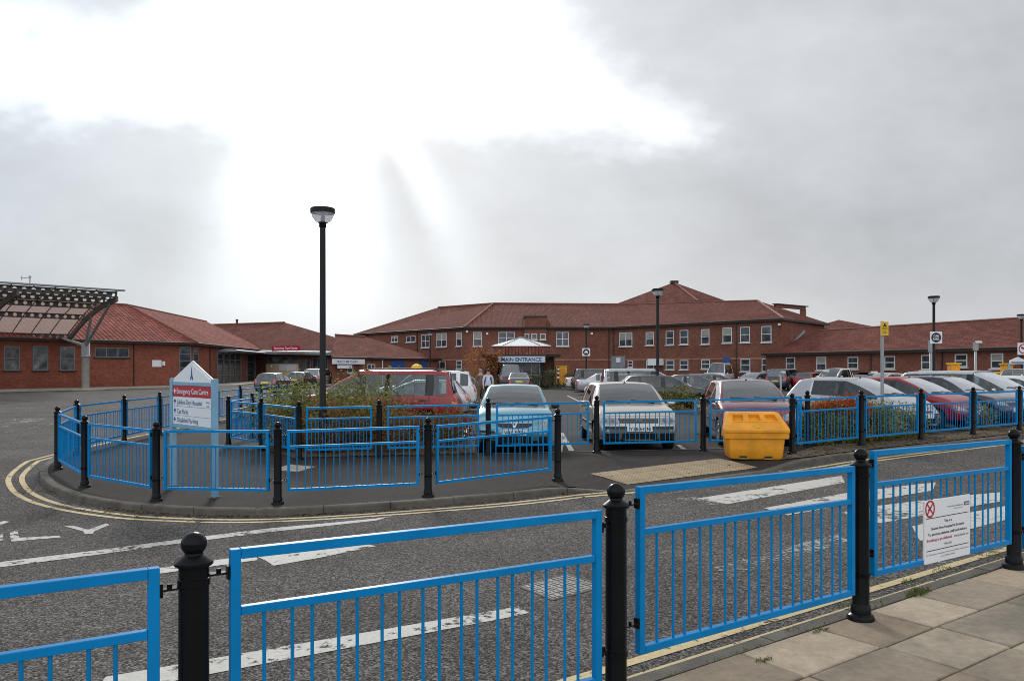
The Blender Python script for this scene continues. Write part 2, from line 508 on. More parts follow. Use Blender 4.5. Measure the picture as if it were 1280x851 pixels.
_txt = {}
def text_mesh(s, bold=0.0):
    """lettering as (list of vertices, faces) of unit size, centred"""
    key = (s, bold)
    if key in _txt: return _txt[key]
    cu = bpy.data.curves.new('lettering', 'FONT')
    cu.body = s; cu.size = 1.0; cu.offset = bold; cu.resolution_u = 3
    cu.align_x = 'LEFT'
    o = bpy.data.objects.new('lettering', cu); COL.objects.link(o)
    bpy.context.view_layer.update()
    dg = bpy.context.evaluated_depsgraph_get()
    me = bpy.data.meshes.new_from_object(o.evaluated_get(dg))
    vs = [tuple(v.co) for v in me.vertices]; fs = [tuple(p.vertices) for p in me.polygons]
    bpy.data.objects.remove(o); bpy.data.curves.remove(cu); bpy.data.meshes.remove(me)
    xs = [v[0] for v in vs]; ys = [v[1] for v in vs]
    _txt[key] = (vs, fs, min(xs), max(xs), min(ys), max(ys))
    return _txt[key]

def put_text(mb, s, org, ux, uy, w=None, h=None, bold=0.0, align='c', thick=0.003, mi=0, cap=0.73):
    """letters in the plane (ux, uy) at org; w = total width, h = capital height"""
    vs, fs, x0, x1, y0, y1 = text_mesh(s, bold)
    ux = Vector(ux).normalized(); uy = Vector(uy).normalized(); n = ux.cross(uy)
    sy = (h / cap) if h else (w / (x1 - x0))
    sx = (w / (x1 - x0)) if w else sy
    off = {'l': x0, 'c': (x0 + x1) / 2, 'r': x1}[align]
    org = Vector(org)
    P = [org + ux * ((v[0] - off) * sx) + uy * (v[1] * sy) for v in vs]
    Q = [p + n * thick for p in P]
    mb.faces(Q, fs, mi)

def flat_poly(mb, pts2, org, ux, uy, thick=0.003, mi=0):
    ux = Vector(ux).normalized(); uy = Vector(uy).normalized(); n = ux.cross(uy); org = Vector(org)
    top = [org + ux * a + uy * b + n * thick for a, b in pts2]
    bot = [org + ux * a + uy * b for a, b in pts2]
    mb.poly(top, mi)
    k = len(pts2)
    for i in range(k):
        j = (i + 1) % k
        mb.poly([bot[i], bot[j], top[j], top[i]], mi)

def ring_pts(r0, r1, n=28):
    return [((r1 * math.cos(2 * PI * k / n), r1 * math.sin(2 * PI * k / n)), (r0 * math.cos(2 * PI * k / n), r0 * math.sin(2 * PI * k / n))) for k in range(n)]
def flat_ring(mb, c, r0, r1, org, ux, uy, thick=0.003, mi=0, n=28, sx=1.0):
    q = ring_pts(r0, r1, n)
    for k in range(n):
        (a, b), (e, f) = q[k], q[(k + 1) % n]
        flat_poly(mb, [(c[0] + p[0] * sx, c[1] + p[1]) for p in (b, a, e, f)], org, ux, uy, thick, mi)
def disc(r, n=28, c=(0, 0)):
    return [(c[0] + r * math.cos(2 * PI * k / n), c[1] + r * math.sin(2 * PI * k / n)) for k in range(n)]
# ------------------------------------------------------------------ draped sheets
def drape(name, poly, zf, m, off=0.0, step=0.5, skirt=0.0, kind='structure', cuts_y=(), smooth=True):
    bm = bmesh.new()
    vs = [bm.verts.new((x, y, 0)) for x, y in poly]
    f = bm.faces.new(vs)
    if f.normal.z < 0 or sum((poly[i][0] * poly[(i + 1) % len(poly)][1] - poly[(i + 1) % len(poly)][0] * poly[i][1]) for i in range(len(poly))) < 0:
        bmesh.ops.reverse_faces(bm, faces=[f])
    bmesh.ops.triangulate(bm, faces=bm.faces[:])
    for ax in (0, 1):
        lo = min(p[ax] for p in poly); hi = max(p[ax] for p in poly)
        k = math.ceil(lo / step)
        cuts = []
        while k * step < hi:
            c = k * step
            if (-14 < c < 22 if ax == 0 else c < 30) or abs(k) % 8 == 0: cuts.append(c)
            k += 1
        if ax == 1: cuts += list(cuts_y)
        for c in cuts:
            co = (c, 0, 0) if ax == 0 else (0, c, 0)
            no = (1, 0, 0) if ax == 0 else (0, 1, 0)
            bmesh.ops.bisect_plane(bm, geom=bm.verts[:] + bm.edges[:] + bm.faces[:], dist=1e-5, plane_co=co, plane_no=no)
    for v in bm.verts: v.co.z = zf(v.co.x, v.co.y) + off
    if skirt:
        be = [e for e in bm.edges if len(e.link_faces) == 1]
        r = bmesh.ops.extrude_edge_only(bm, edges=be)
        for g in r['geom']:
            if isinstance(g, bmesh.types.BMVert): g.co.z -= skirt
    for fc in bm.faces: fc.smooth = smooth and not skirt
    me = bpy.data.meshes.new(name); bm.to_mesh(me); bm.free()
    me.materials.append(m); auto_uv(me)
    o = bpy.data.objects.new(name, me); COL.objects.link(o)
    if kind: o['kind'] = kind
    return o

def ribbon(pts, w):
    """closed outline of a line of width w along pts"""
    L = []; R = []
    for i, p in enumerate(pts):
        a = pts[max(0, i - 1)]; b = pts[min(len(pts) - 1, i + 1)]
        dx, dy = b[0] - a[0], b[1] - a[1]; l = math.hypot(dx, dy)
        nx, ny = -dy / l, dx / l
        L.append((p[0] + nx * w / 2, p[1] + ny * w / 2)); R.append((p[0] - nx * w / 2, p[1] - ny * w / 2))
    return L + R[::-1]

def offset(pts, d):
    out = []
    for i, p in enumerate(pts):
        a = pts[max(0, i - 1)]; b = pts[min(len(pts) - 1, i + 1)]
        dx, dy = b[0] - a[0], b[1] - a[1]; l = math.hypot(dx, dy)
        out.append((p[0] - dy / l * d, p[1] + dx / l * d))
    return out

def spline(pts, n=6):
    out = []
    for i in range(len(pts) - 1):
        p0 = pts[max(0, i - 1)]; p1 = pts[i]; p2 = pts[i + 1]; p3 = pts[min(len(pts) - 1, i + 2)]
        for k in range(n):
            t = k / n
            out.append(tuple(0.5 * (2 * b + (c - a) * t + (2 * a - 5 * b + 4 * c - d) * t * t + (3 * b - a - 3 * c + d) * t ** 3) for a, b, c, d in zip(p0, p1, p2, p3)))
    out.append(pts[-1])
    return out

def strips(name, polys, m, zf=zr, off=0.004, step=0.5):
    """several painted marks of one kind as one draped object"""
    obs = [drape(name, p, zf, m, off, step, kind=None) for p in polys]
    bm = bmesh.new()
    for o in obs: bm.from_mesh(o.data)
    me = bpy.data.meshes.new(name); bm.to_mesh(me); bm.free(); me.materials.append(m)
    for o in obs:
        d = o.data; bpy.data.objects.remove(o); bpy.data.meshes.remove(d)
    o = bpy.data.objects.new(name, me); COL.objects.link(o); o['kind'] = 'structure'
    return o

# road level: one sheet to the horizon
def frange(a, b, s):
    r = []; x = a
    while x < b - 1e-6: r.append(x); x += s
    return r
gx = [-3000, -800, -300, -150, -90, -60, -40, -30, -22, -18] + frange(-15, 20, 0.5) + [20, 24, 30, 40, 60, 90, 150, 300, 800, 3000]
gy = [-3000, -800, -200, -60, -20, -8, -4, -2] + frange(0, 30, 0.5) + [30, 32, 35, 40, 50, 65, 85, 110, 150, 300, 800, 3000]
mb = MB()
mb.faces([(x, y, zr(x, y)) for y in gy for x in gx],
         [(j * len(gx) + i, j * len(gx) + i + 1, (j + 1) * len(gx) + i + 1, (j + 1) * len(gx) + i) for j in range(len(gy) - 1) for i in range(len(gx) - 1)], 0, True)
tag(mb.build('road', M['road']), kind='structure')

# island kerb line (outer top edge), from the back left, round the nose, along the front to the right
back = [(-10.1, 62), (-10.1, 45), (-10.1, 33), (-10.05, 27), (-10.0, 23.5), (-9.85, 20.5), (-9.7, 18.0)]
nose = [G(*p, zp) for p in ((50, 586), (56, 600), (74, 611), (104, 620), (154, 628), (206, 633), (300, 636), (378, 634), (456, 629.5), (541, 623.5), (640, 615.5), (715, 607))]
nose = [(-9.45, 16.0)] + nose
right = [(1.7, 11.75), (2.9, 12.47), (4.2, 13.2), (5.4, 14.0), (6.6, 14.85), (9.0, 16.5), (11.4, 18.15), (13.8, 19.8), (17, 22.0), (24, 26.8), (40, 37.8)]
edge = back + spline(nose, 4) + right
outline = edge + [(40, 62)]
inner = offset(edge, 0.13)      # left of the direction of travel
mb = MB()
# kerb stones
def kerb_run(mb, edge, zf, width=0.125, L=0.91, side=1, depth=0.3):
    acc = [0]
    for a, b in zip(edge, edge[1:]): acc.append(acc[-1] + math.dist(a, b))
    def at(s):
        s = max(0, min(acc[-1], s))
        for i in range(len(acc) - 1):
            if s <= acc[i + 1] + 1e-9:
                t = (s - acc[i]) / (acc[i + 1] - acc[i]); a, b = edge[i], edge[i + 1]
                return (a[0] + (b[0] - a[0]) * t, a[1] + (b[1] - a[1]) * t), ((b[0] - a[0]), (b[1] - a[1]))
    s = 0
    while s < acc[-1]:
        e = min(acc[-1], s + L)
        segs = 3
        dz = random.uniform(-0.004, 0.004); dn = random.uniform(-0.005, 0.005)
        rows = []
        for k in range(segs + 1):
            q = s + 0.004 + (e - s - 0.008) * k / segs
            (x, y), (dx, dy) = at(q)
            l = math.hypot(dx, dy); nx, ny = -dy / l * side, dx / l * side
            z = zf(x, y) + dz
            pt = lambda d, h: (x + nx * (d + dn), y + ny * (d + dn), z + h)
            rows.append([pt(-0.004, -depth), pt(0, -0.022), pt(0.007, -0.006), pt(0.022, 0), pt(width, 0), pt(width, -depth)])
        vs = [p for r in rows for p in r]
        fs = []
        for k in range(segs):
            for j in range(5):
                f = (k * 6 + j, (k + 1) * 6 + j, (k + 1) * 6 + j + 1, k * 6 + j + 1)
                fs.append(f if side < 0 else tuple(reversed(f)))
        fs.append(tuple(range(6)) if side > 0 else tuple(reversed(range(6))))
        fs.append(tuple(reversed(range(segs * 6, segs * 6 + 6))) if side > 0 else tuple(range(segs * 6, segs * 6 + 6)))
        mb.faces(vs, fs, 0)
        s += L
kerb_run(mb, edge, zi)
tag(mb.build('kerb', M['kerb']), kind='structure')
drape('pavement', inner + [(39.9, 61.9), (-9.9, 61.9)], lambda x, y: zi(x, y) - 0.003, M['pave_asphalt'], 0, 0.5, kind='structure', cuts_y=(15.952, 15.976), smooth=False)

# car park surface, flush, beyond the rail
lot = [(-0.6, 15.98), (6.3, 15.98), (6.6, 16.7), (8.8, 18.2), (11.2, 20.0), (14, 22.0), (18, 24.9), (38, 38), (38, 61), (-6.6, 61), (-6.6, 23.2), (-1.0, 19.2)]
drape('car_park', lot, zi, M['lot_asphalt'], 0.001, 0.5)
# channel line between pavement and car park
strips('edging_strip', [ribbon([(-0.65, 15.9), (6.35, 15.9)], 0.11)], M['kerb'], zi, 0.004)
# planting beds
bedl = [(-4.4, 15.62), (-0.75, 15.95), (-0.9, 19.0), (-6.5, 23.0), (-6.55, 18.3), (-5.45, 17.1)]
drape('planting_bed', bedl, zi, M['soil'], 0.012, 0.5)
bedr = [(4.75, 13.95), (5.45, 14.25), (6.6, 15.05), (9.0, 16.7), (11.4, 18.35), (17.0, 22.2), (17, 23.6), (14, 21.6), (11.2, 19.6), (8.8, 17.9), (6.5, 16.3)]
drape('planting_bed', bedr, zi, M['soil'], 0.012, 0.5)

# yellow lines round the island
e2 = back[1:] + spline(nose, 4) + right[1:]
lines = []
for d in (-0.27, -0.47):
    lines.append(ribbon(offset(e2, d), 0.085))
def chop(ln, n=14):
    k = len(ln) // 2; Lp = ln[:k]; Rp = ln[k:][::-1]
    for i in range(0, k - 1, n):
        j = min(k - 1, i + n)
        yield Lp[i:j + 1] + Rp[i:j + 1][::-1]
strips('yellow_lines', [c for ln in lines for c in chop(ln)], M['yellow_mark'])

# near pavement
E = Vector((0.832, 0.555)); NV = Vector((0.555, -0.832))
def nearpt(s, n):                   # s along the fence line from the second bollard, n towards the camera
    p = Vector((0.523, 3.91)) + E * s + NV * n
    return (p.x, p.y)
ke = [nearpt(s, -0.30) for s in frange(-14, 40.1, 1.5)]
mb = MB(); kerb_run(mb, ke, zp, side=-1)
tag(mb.build('kerb', M['kerb']), kind='structure')
drape('pavement', [nearpt(-14, -0.17), nearpt(-14, 14), nearpt(40, 14), nearpt(40, -0.17)], zp, M['dirt'], -0.024, 0.5)
# slabs
mb = MB(); mb.tint = []
random.seed(21)
def clipbox(n): return n
row = 0; n0 = -0.168
while n0 < 4.5:
    wd = random.choice((0.45, 0.6, 0.6))
    s = -6 + random.uniform(0, 0.9)
    while s < 14:
        L = random.choice((0.9, 0.75, 0.6, 0.6))
        dz = [random.uniform(-0.004, 0.004) for _ in range(4)]
        g = 0.008
        cs = [(s + g, n0 + g), (s + L - g, n0 + g), (s + L - g, n0 + wd - g), (s + g, n0 + wd - g)]
        top = []; mid = []; bot = []
        cx = s + L / 2; cn = n0 + wd / 2
        for (a, b), z in zip(cs, dz):
            x, y = nearpt(a, b); zz = zp(x, y) + z
            bot.append((x, y, zz - 0.05)); mid.append((x, y, zz - 0.006))
            a2 = a + (0.006 if a < cx else -0.006); b2 = b + (0.006 if b < cn else -0.006)
            x, y = nearpt(a2, b2); top.append((x, y, zz))
        t = random.uniform(0.58, 1.05); wm = random.uniform(-0.02, 0.03)
        tint = (0.45 * t + wm, 0.365 * t + wm * 0.4, 0.272 * t)
        nf = len(mb.f)
        mb.poly(top[::-1])
        for i in range(4):
            j = (i + 1) % 4
            mb.poly([mid[i], top[i], top[j], mid[j]][::1]); mb.poly([bot[i], mid[i], mid[j], bot[j]])
        mb.tint += [tint] * (len(mb.f) - nf)
        s += L
    n0 += wd
tag(mb.build('paving_slabs', M['slab']), kind='structure')
# yellow lines along the near kerb
strips('yellow_lines', [ribbon([nearpt(s, -0.30 - d) for s in frange(-14, 30, 1.5)], 0.085) for d in (0.14, 0.34)], M['yellow_mark'])
# grass in the joints
random.seed(5)
mb = MB(); mb.tint = []
def tuft(x, y, n, r, h):
    z = zp(x, y) - 0.005
    for _ in range(n):
        a = random.uniform(0, 2 * PI); q = r * math.sqrt(random.random())
        bx, by = x + q * math.cos(a) * 1.6 * E.x - q * math.sin(a) * 0.5 * E.y, y + q * math.cos(a) * 1.6 * E.y + q * math.sin(a) * 0.5 * E.x
        hh = h * random.uniform(0.4, 1); t = random.uniform(0, 2 * PI); ln = hh * random.uniform(0.3, 1.0)
        w = 0.0022; c, s_ = math.cos(t), math.sin(t)
        mb.poly([(bx - s_ * w, by + c * w, z), (bx + s_ * w, by - c * w, z), (bx + c * ln * 0.4 + s_ * w * .8, by + s_ * ln * 0.4 - c * w * .8, z + hh * 0.7), (bx + c * ln, by + s_ * ln, z + hh)])
        g = random.uniform(0.6, 1.3); mb.tint.append((0.10 * g, 0.12 * g, 0.03 * g))
for px, py, n, r, h in ((1148, 742, 110, 0.09, 0.05), (1138, 727, 60, 0.08, 0.035), (955, 825, 70, 0.05, 0.025), (1026, 788, 50, 0.05, 0.025), (1177, 712, 50, 0.10, 0.03), (1090, 757, 50, 0.1, 0.03), (1055, 756, 40, 0.08, 0.03), (990, 786, 26, 0.06, 0.02), (1240, 694, 40, .12, .03)):
    x, y = G(px, py, zp); tuft(x, y, n, r, h)
random.seed(9)
for k in range(40):
    x, y = nearpt(random.uniform(-1, 8), -0.165 + random.uniform(-0.01, 0.01)); tuft(x, y, 12, 0.05, 0.022)
tag(mb.build('grass', M['grass']), kind='stuff')

# ------------------------------------------------------------------ painted road marks
g = lambda *ps: [G(x, y) for x, y in ps]
strips('zebra_crossing', [
    g((871, 623), (1052, 594.5), (1056, 603), (909, 630)),
    g((955, 635), (1056, 616.5), (1170, 603), (1166, 613), (1062, 630), (985, 644)),
    g((1052, 641), (1098, 632), (1252, 615), (1250, 627), (1100, 654)),
    g((1140, 658), (1210, 641), (1290, 627), (1296, 640), (1210, 662), (1150, 676))], M['white_mark'])
strips('worn_zebra_paint', [
    g((824, 614), (976, 588), (989, 590), (832, 618)), g((810, 626), (868, 621), (910, 630), (815, 634)),
    g((880, 712), (985, 684), (1010, 690), (905, 724)), g((960, 690), (1045, 668), (1062, 676), (985, 700)),
    g((1162, 692), (1250, 665), (1300, 655), (1300, 672), (1180, 712))], M['worn_mark'])
strips('road_lines', [
    g((118, 866), (132, 846), (648, 758), (661, 766), (640, 771), (160, 862)),
    g((-20, 742), (0, 738), (170, 714), (320, 693), (322, 700), (170, 721), (0, 746), (-20, 749)),
    g((318, 694.5), (330, 689), (460, 680.5), (470, 682.5), (400, 697), (342, 707), (331, 700)),
    g((-20, 705), (0, 702.5), (120, 688), (240, 672), (340, 660), (470, 648), (490, 645), (470, 650.5), (345, 664), (240, 677), (120, 693.5), (0, 709), (-20, 711)),
], M['white_mark'])
# lettering on the road at the left: L, Y and the end of an N come into view
strips('road_lettering', [
    g((80, 657.5), (92, 657), (110, 662), (133, 654), (137, 656), (118, 664), (116, 667), (106, 667.5), (104, 664)),
    g((12, 664.5), (22, 663), (24, 672), (74, 669.5), (76, 671.5), (14, 677)),
    g((-12, 664), (4, 668), (4, 675), (-12, 678)),
    g((-12, 656), (5, 651), (12, 652), (-12, 661)),
], M['white_mark'])
strips('road_lettering', [
    g((0, 525), (20, 523.5), (20, 525.5), (0, 527)), g((6, 528), (55, 523), (57, 525), (8, 530.5)), g((0, 533), (12, 531.5), (13, 533.5), (0, 535)),
    g((26, 524), (40, 522.5), (52, 522), (40, 524.5)),
], M['worn_mark'])
# pale line on the far side of the left road
strips('road_lines', [ribbon(g((-10, 543), (66, 530)), 0.11)], M['worn_mark'])
# bay lines in the car park
gi = lambda *ps: [G(x, y, zi) for x, y in ps]
strips('bay_lines', [
    gi((559, 563.5), (567, 563.5), (588, 533), (584, 533)), gi((700, 541), (704, 541), (718, 563.5), (711, 563.5)),
    gi((845, 556), (850, 556), (862, 563.5), (855, 563.5)), ribbon([(6.35, 16.6), (6.5, 20.5)], 0.1),
    ribbon([(0.98, 16.1), (1.35, 20.5)], 0.1),
    ribbon([(3.55, 31.5), (3.55, 50.0)], 0.11)] + [ribbon([(-1.6, 23.4 + 2.4 * k), (-6.2, 23.4 + 2.4 * k)], 0.1) for k in range(9)]
    + [ribbon([(3.6, 31.0 + 2.4 * k), (8.2, 31.0 + 2.4 * k)], 0.1) for k in range(9)]
    + [ribbon([(8.55 + 2.06 * k, 18.4 + 1.41 * k), (8.55 + 2.06 * k - 2.6, 18.4 + 1.41 * k + 3.8)], 0.1) for k in range(7)], M['white_mark'], zi, 0.005)
# tactile paving
tact = gi((737, 592), (898, 573), (947, 583.5), (784, 605.5))
drape('tactile_paving', tact, zi, M['tactile'], 0.004, 0.25)
# dark repair patches in the pavement round the bollards are left to the asphalt itself
# manhole covers
def cover(label, pts, zf, m, grid, off=0.006):
    P = [Vector((*p, zf(*p) + off)) for p in pts]
    o = thing('manhole_cover', label, 'manhole cover', P[0])
    f = MB()
    cen = sum(P, Vector()) / 4
    for i in range(4):
        a, b = P[i], P[(i + 1) % 4]
        ai, bi = a + (cen - a) * 0.09, b + (cen - b) * 0.09
        f.poly([a, b, bi, ai])
        f.poly([a - Vector((0, 0, .03)), b - Vector((0, 0, .03)), b, a])
    f.build('frame', M['kerb'], o)
    l = MB()
    Q = [p + (cen - p) * 0.10 - Vector((0, 0, 0.002)) for p in P]
    l.poly(Q)
    bl = lambda u, v, h: Q[0] * (1 - u) * (1 - v) + Q[1] * u * (1 - v) + Q[2] * u * v + Q[3] * (1 - u) * v + Vector((0, 0, h))
    k = grid
    for i in range(k):
        for j in range(k):
            u0, v0 = (i + .14) / k, (j + .14) / k; u1, v1 = (i + .86) / k, (j + .86) / k
            if (i + j) % 2: um = (u0 + u1) / 2; rr = [(u0, v0, um - .02, v1), (um + .02, v0, u1, v1)]
            else: vm = (v0 + v1) / 2; rr = [(u0, v0, u1, vm - .02), (u0, vm + .02, u1, v1)]
            for a, b, c, d in rr:
                l.poly([bl(a, b, .006), bl(c, b, .006), bl(c, d, .006), bl(a, d, .006)])
                l.poly([bl(a, b, 0), bl(c, b, 0), bl(c, b, .006), bl(a, b, .006)]); l.poly([bl(c, b, 0), bl(c, d, 0), bl(c, d, .006), bl(c, b, .006)])
                l.poly([bl(a, d, .006), bl(c, d, .006), bl(c, d, 0), bl(a, d, 0)]); l.poly([bl(a, b, .006), bl(a, d, .006), bl(a, d, 0), bl(a, b, 0)])
    l.build('lid', m, o)
cover('square iron manhole cover with raised pattern set in the near road', g((647, 733), (690, 750.5), (759, 733), (709, 717)), zr, M['iron'], 5)
cover('pale rectangular cover plate in the dark pavement beside the left bed', gi((338, 587), (372, 590), (396, 583), (362, 580)), zi, M['concrete'], 3, 0.004)

# ------------------------------------------------------------------ bollards and railings
BH = 1.15
def bollard_meshes():
    s = MB()
    s.lathe([(0.088, -0.05), (0.088, 0.012), (0.082, 0.03), (0.066, 0.042), (0.064, 0.085), (0.057, 0.10), (0.054, 0.11), (0.053, 1.026), (0.064, 1.028), (0.068, 1.033), (0.068, 1.042), (0.062, 1.047), (0.038, 1.064), (0.033, 1.068), (0.031, 1.078)], 28)
    c = MB()
    pr = [(0.030, 1.072)]
    for k in range(3, 12):
        t = -PI / 2 + PI * (k + 0.1) / 12.0
        pr.append((0.046 * math.cos(t), 1.1065 + 0.0435 * math.sin(t)))
    pr.append((0.0005, 1.15))
    c.lathe(pr, 24)
    b = MB()
    b.lathe([(0.0525, 0.285), (0.060, 0.287), (0.060, 0.312), (0.0525, 0.314)], 24)
    b2 = MB(); b2.lathe([(0.0525, 0.955), (0.0575, 0.957), (0.0575, 0.982), (0.0525, 0.984)], 24)
    return s, c, b, b2
_b = None
def bollard(x, y, label, zf=zi, h=1.0):
    global _b
    z = zf(x, y)
    o = thing('bollard', label, 'bollard', (x, y, z), 0, 'black bollards of the railings')
    if _b is None:
        s, c, b, b2 = bollard_meshes()
        _b = (part('shaft', s, M['black'], o), part('ball_finial', c, M['black'], o), part('clamp_band', b, M['black'], o), part('clamp_band', b2, M['black'], o))
        for q in _b: q.data.set_sharp_from_angle(angle=0.6)
    else:
        for q in _b: dup_child(q, o)
    return o

_bal = None
def railing(a, b, za, zb, label, height=0.86, n=17, bl=0.10, br=0.10, near=False):
    """a, b ground ends; za, zb heights of the top rail's upper edge"""
    global _bal
    A = Vector((*a, za)); B = Vector((*b, zb))
    d = B - A; L = math.hypot(d.x, d.y); rz = math.atan2(d.y, d.x); sl = (zb - za) / L
    o = thing('railing_panel', label, 'railing', (a[0], a[1], za), rz, 'blue railing panels')
    sk = lambda x, z: (x, 0, z + sl * x)          # uprights stay plumb
    t = 0.038
    f = MB()
    f.bar(sk(t / 2, 0), sk(t / 2, -height), t, t, (1, 0, 0)); f.bar(sk(L - t / 2, 0), sk(L - t / 2, -height), t, t, (1, 0, 0))
    for z in (-t / 2, -0.235, -height + t / 2):
        f.bar(sk(t + .001, z), sk(L - t - .001, z), t if z != -0.235 else 0.032, t if z != -0.235 else 0.032)
    fo = part('frame', f, M['blue'], o)
    if near:
        bv = fo.modifiers.new('bevel', 'BEVEL'); bv.width = 0.003; bv.segments = 2
    z0, z1 = -height + t, -0.251
    if _bal is None or near:
        q = MB(); q.tube((0, 0, 0), (0, 0, z1 - z0), 0.0075, n=8, caps=False)
        bal = q.build('baluster', M['blue'], o, local=True)
        if not near: _bal = bal
        first = bal
    else:
        first = dup_child(_bal, o)
    sp = (L - 2 * t) / (n + 1)
    for k in range(n):
        x = t + sp * (k + 1) + (sp * 0.12 if k % 2 else -sp * 0.04)
        c = first if k == 0 else dup_child(first, o)
        c.location = (x, 0, z0 + sl * x)
    for end, x0, dist in ((-1, 0, bl), (1, L, br)):
        for z in (-0.085, -height + 0.16) if near else (-0.075, -height + 0.16):
            k = MB()
            ln = max(0.02, dist - 0.055)
            k.box((x0 + end * ln / 2, 0, z + sl * x0), (ln, 0.035, 0.007))
            k.box((x0 + end * 0.006, 0.0, z + sl * x0 + 0.0), (0.010, 0.034, 0.05))
            k.tube((x0 + end * ln * 0.55, 0, z + sl * x0 + 0.003), (x0 + end * ln * 0.55, 0, z + sl * x0 + 0.018), 0.009, n=6)
            part('bracket', k, M['black'], o)
    return o

P1, P2, P3, P4 = (-1.17, 2.86), (0.523, 3.91), (2.355, 5.25), (4.17, 6.46)
P0 = (-2.95, 1.76)
for p, l in ((P1, 'nearest black bollard at the left foreground of the roadside railing'), (P2, 'black ball-topped bollard in the foreground right of the longest blue panel'),
             (P3, 'black bollard standing on the stone slabs left of the no smoking notice'), (P4, 'black bollard at the far right end beside the no smoking notice panel')):
    bollard(*p, l, zp)
def near_panel(pa, pb, pxa, pya, pxb, pyb, label):
    def hit(px):
        k = (px - 640) / FPX
        t = (k * pa[1] - pa[0]) / ((pb[0] - pa[0]) - k * (pb[1] - pa[1]))
        return (pa[0] + (pb[0] - pa[0]) * t, pa[1] + (pb[1] - pa[1]) * t)
    a = hit(pxa) if pxa is not None else (pa[0] + (pb[0] - pa[0]) * .06, pa[1] + (pb[1] - pa[1]) * .06)
    b = hit(pxb)
    zb = H + (HZ - pyb) / FPX * b[1]
    za = H + (HZ - pya) / FPX * a[1] if pya else zb
    return railing(a, b, za, zb, label, bl=math.dist(a, pa), br=math.dist(b, pb), near=True), a, b, za, zb
near_panel(P0, P1, None, None, 199, 708, 'blue railing panel cut off by the left edge in the foreground')
near_panel(P1, P2, 287, 686, 750, 637, 'nearest full blue railing panel in the centre foreground')
near_panel(P2, P3, 797, 608, 1066, 582, 'foreground blue railing panel in front of the zebra crossing without a notice')
R4, ra, rb, rza, rzb = near_panel(P3, P4, 1090, 563, 1262, 549, 'foreground blue railing panel carrying the no smoking notice')
P5 = (P4[0] + 1.82, P4[1] + 1.21)
railing((P4[0] + .12, P4[1] + .08), (P5[0] - .1, P5[1] - .07), zp(*P4) + 1.0, zp(*P5) + 1.0, 'blue railing panel just entering at the right edge in the foreground', near=True)

F = [(-8.3, 14.2), (-6.87, 12.5), (-5.17, 11.3), (-3.29, 10.92), (-1.22, 11.3), (0.735, 12.5)]
B = [(-9.07, 16.2), (-9.3, 18.65), (-9.47, 20.9), (-9.65, 23.3), (-9.7, 25.6), (-9.75, 27.9), (-9.75, 30.2), (-9.75, 32.5), (-9.75, 34.8)]
Mr = [(-4.22, 15.4), (-2.65, 15.52), (-0.48, 15.68), (1.71, 15.7), (3.84, 15.62), (6.04, 15.9)]
I = [(-5.45, 16.9), (-6.6, 18.1), (-6.75, 20.2), (-6.8, 22.3), (-6.85, 24.4)]
R = [(5.33, 14.8), (7.19, 16.0), (9.1, 17.3), (11.0, 18.55), (12.95, 19.85), (14.85, 21.15)]
for p, l in zip(F, ('black bollard at the rounded left tip of the island', 'second black bollard from the left tip along the island front kerb', 'black bollard left of the direction sign on the island front kerb',
                    'black bollard on the island kerb between direction sign and lit shrub bed', 'black bollard on the island kerb in front of the red people carrier rear', 'black bollard at the end of the front rail beside the tactile crossing')):
    bollard(*p, l)
for p, l in zip(B, ('black bollard behind the left tip of the island', 'second black bollard of the island back rail left of the direction sign', 'black bollard of the back rail just left of the direction sign',
                    'black bollard of the back rail hidden behind the direction sign board', 'black bollard just right of the direction sign in the back rail', 'black bollard in the back rail below the glazed corner of the left building',
                    'black bollard in the distant back rail before the dark hatchback', 'second most distant black bollard of the left back rail', 'most distant black bollard of the left back rail')):
    bollard(*p, l)
for p, l in zip(Mr, ('black bollard at the front left corner of the left shrub bed', 'black bollard in front of the middle of the left shrub bed', 'black bollard before the left headlamp of the pale teal hatchback',
                     'black bollard before the left front corner of the beige hatchback', 'black bollard between beige hatchback and yellow grit bin', 'black bollard behind the corner post at the right end of the car park rail')):
    bollard(*p, l)
for p, l in zip(I, ('black bollard on the slanting left side of the left shrub bed', 'black bollard at the back left corner of the left shrub bed', 'black bollard of the side rail behind the shrub bed corner',
                    'fourth black bollard of the bed side rail running back', 'last black bollard of the bed side rail almost hidden by leaves')):
    bollard(*p, l)
for p, l in zip(R, ('black corner bollard immediately right of the yellow grit bin', 'black bollard at the right end of the red topped hedge panel', 'black bollard in front of the bonnet of the silver hatchback',
                    'black bollard in front of the red car at the right', 'black bollard right of the red car near the right edge', 'black bollard outside the right edge beyond the last rail')):
    bollard(*p, l)
def rail_row(pts, labels, gap=0.13, top=1.03, gaps=None):
    for i, l in enumerate(labels):
        a, b = Vector(pts[i]), Vector(pts[i + 1]); u = (b - a).normalized()
        ga, gb = gaps.get(i, (gap, gap)) if gaps else (gap, gap)
        q, w = a + u * ga, b - u * gb
        if l: railing(tuple(q), tuple(w), zi(*a) + top, zi(*b) + top, l, bl=ga, br=gb)
rail_row(F, ('short blue railing panel at the rounded left tip of the island', 'blue front railing panel left of the direction sign', 'blue front railing panel crossing below the direction sign',
             'blue front railing panel between two bollards before the left shrub bed', 'blue front railing panel before the pale teal hatchback')[0:0] or
         ('blue railing panel at the left tip of the island front', 'second blue front panel from the left island tip', 'blue front panel crossing the posts of the direction sign',
          'blue front panel on the kerb before the left shrub bed', 'blue front panel on the kerb before the pale teal hatchback'))
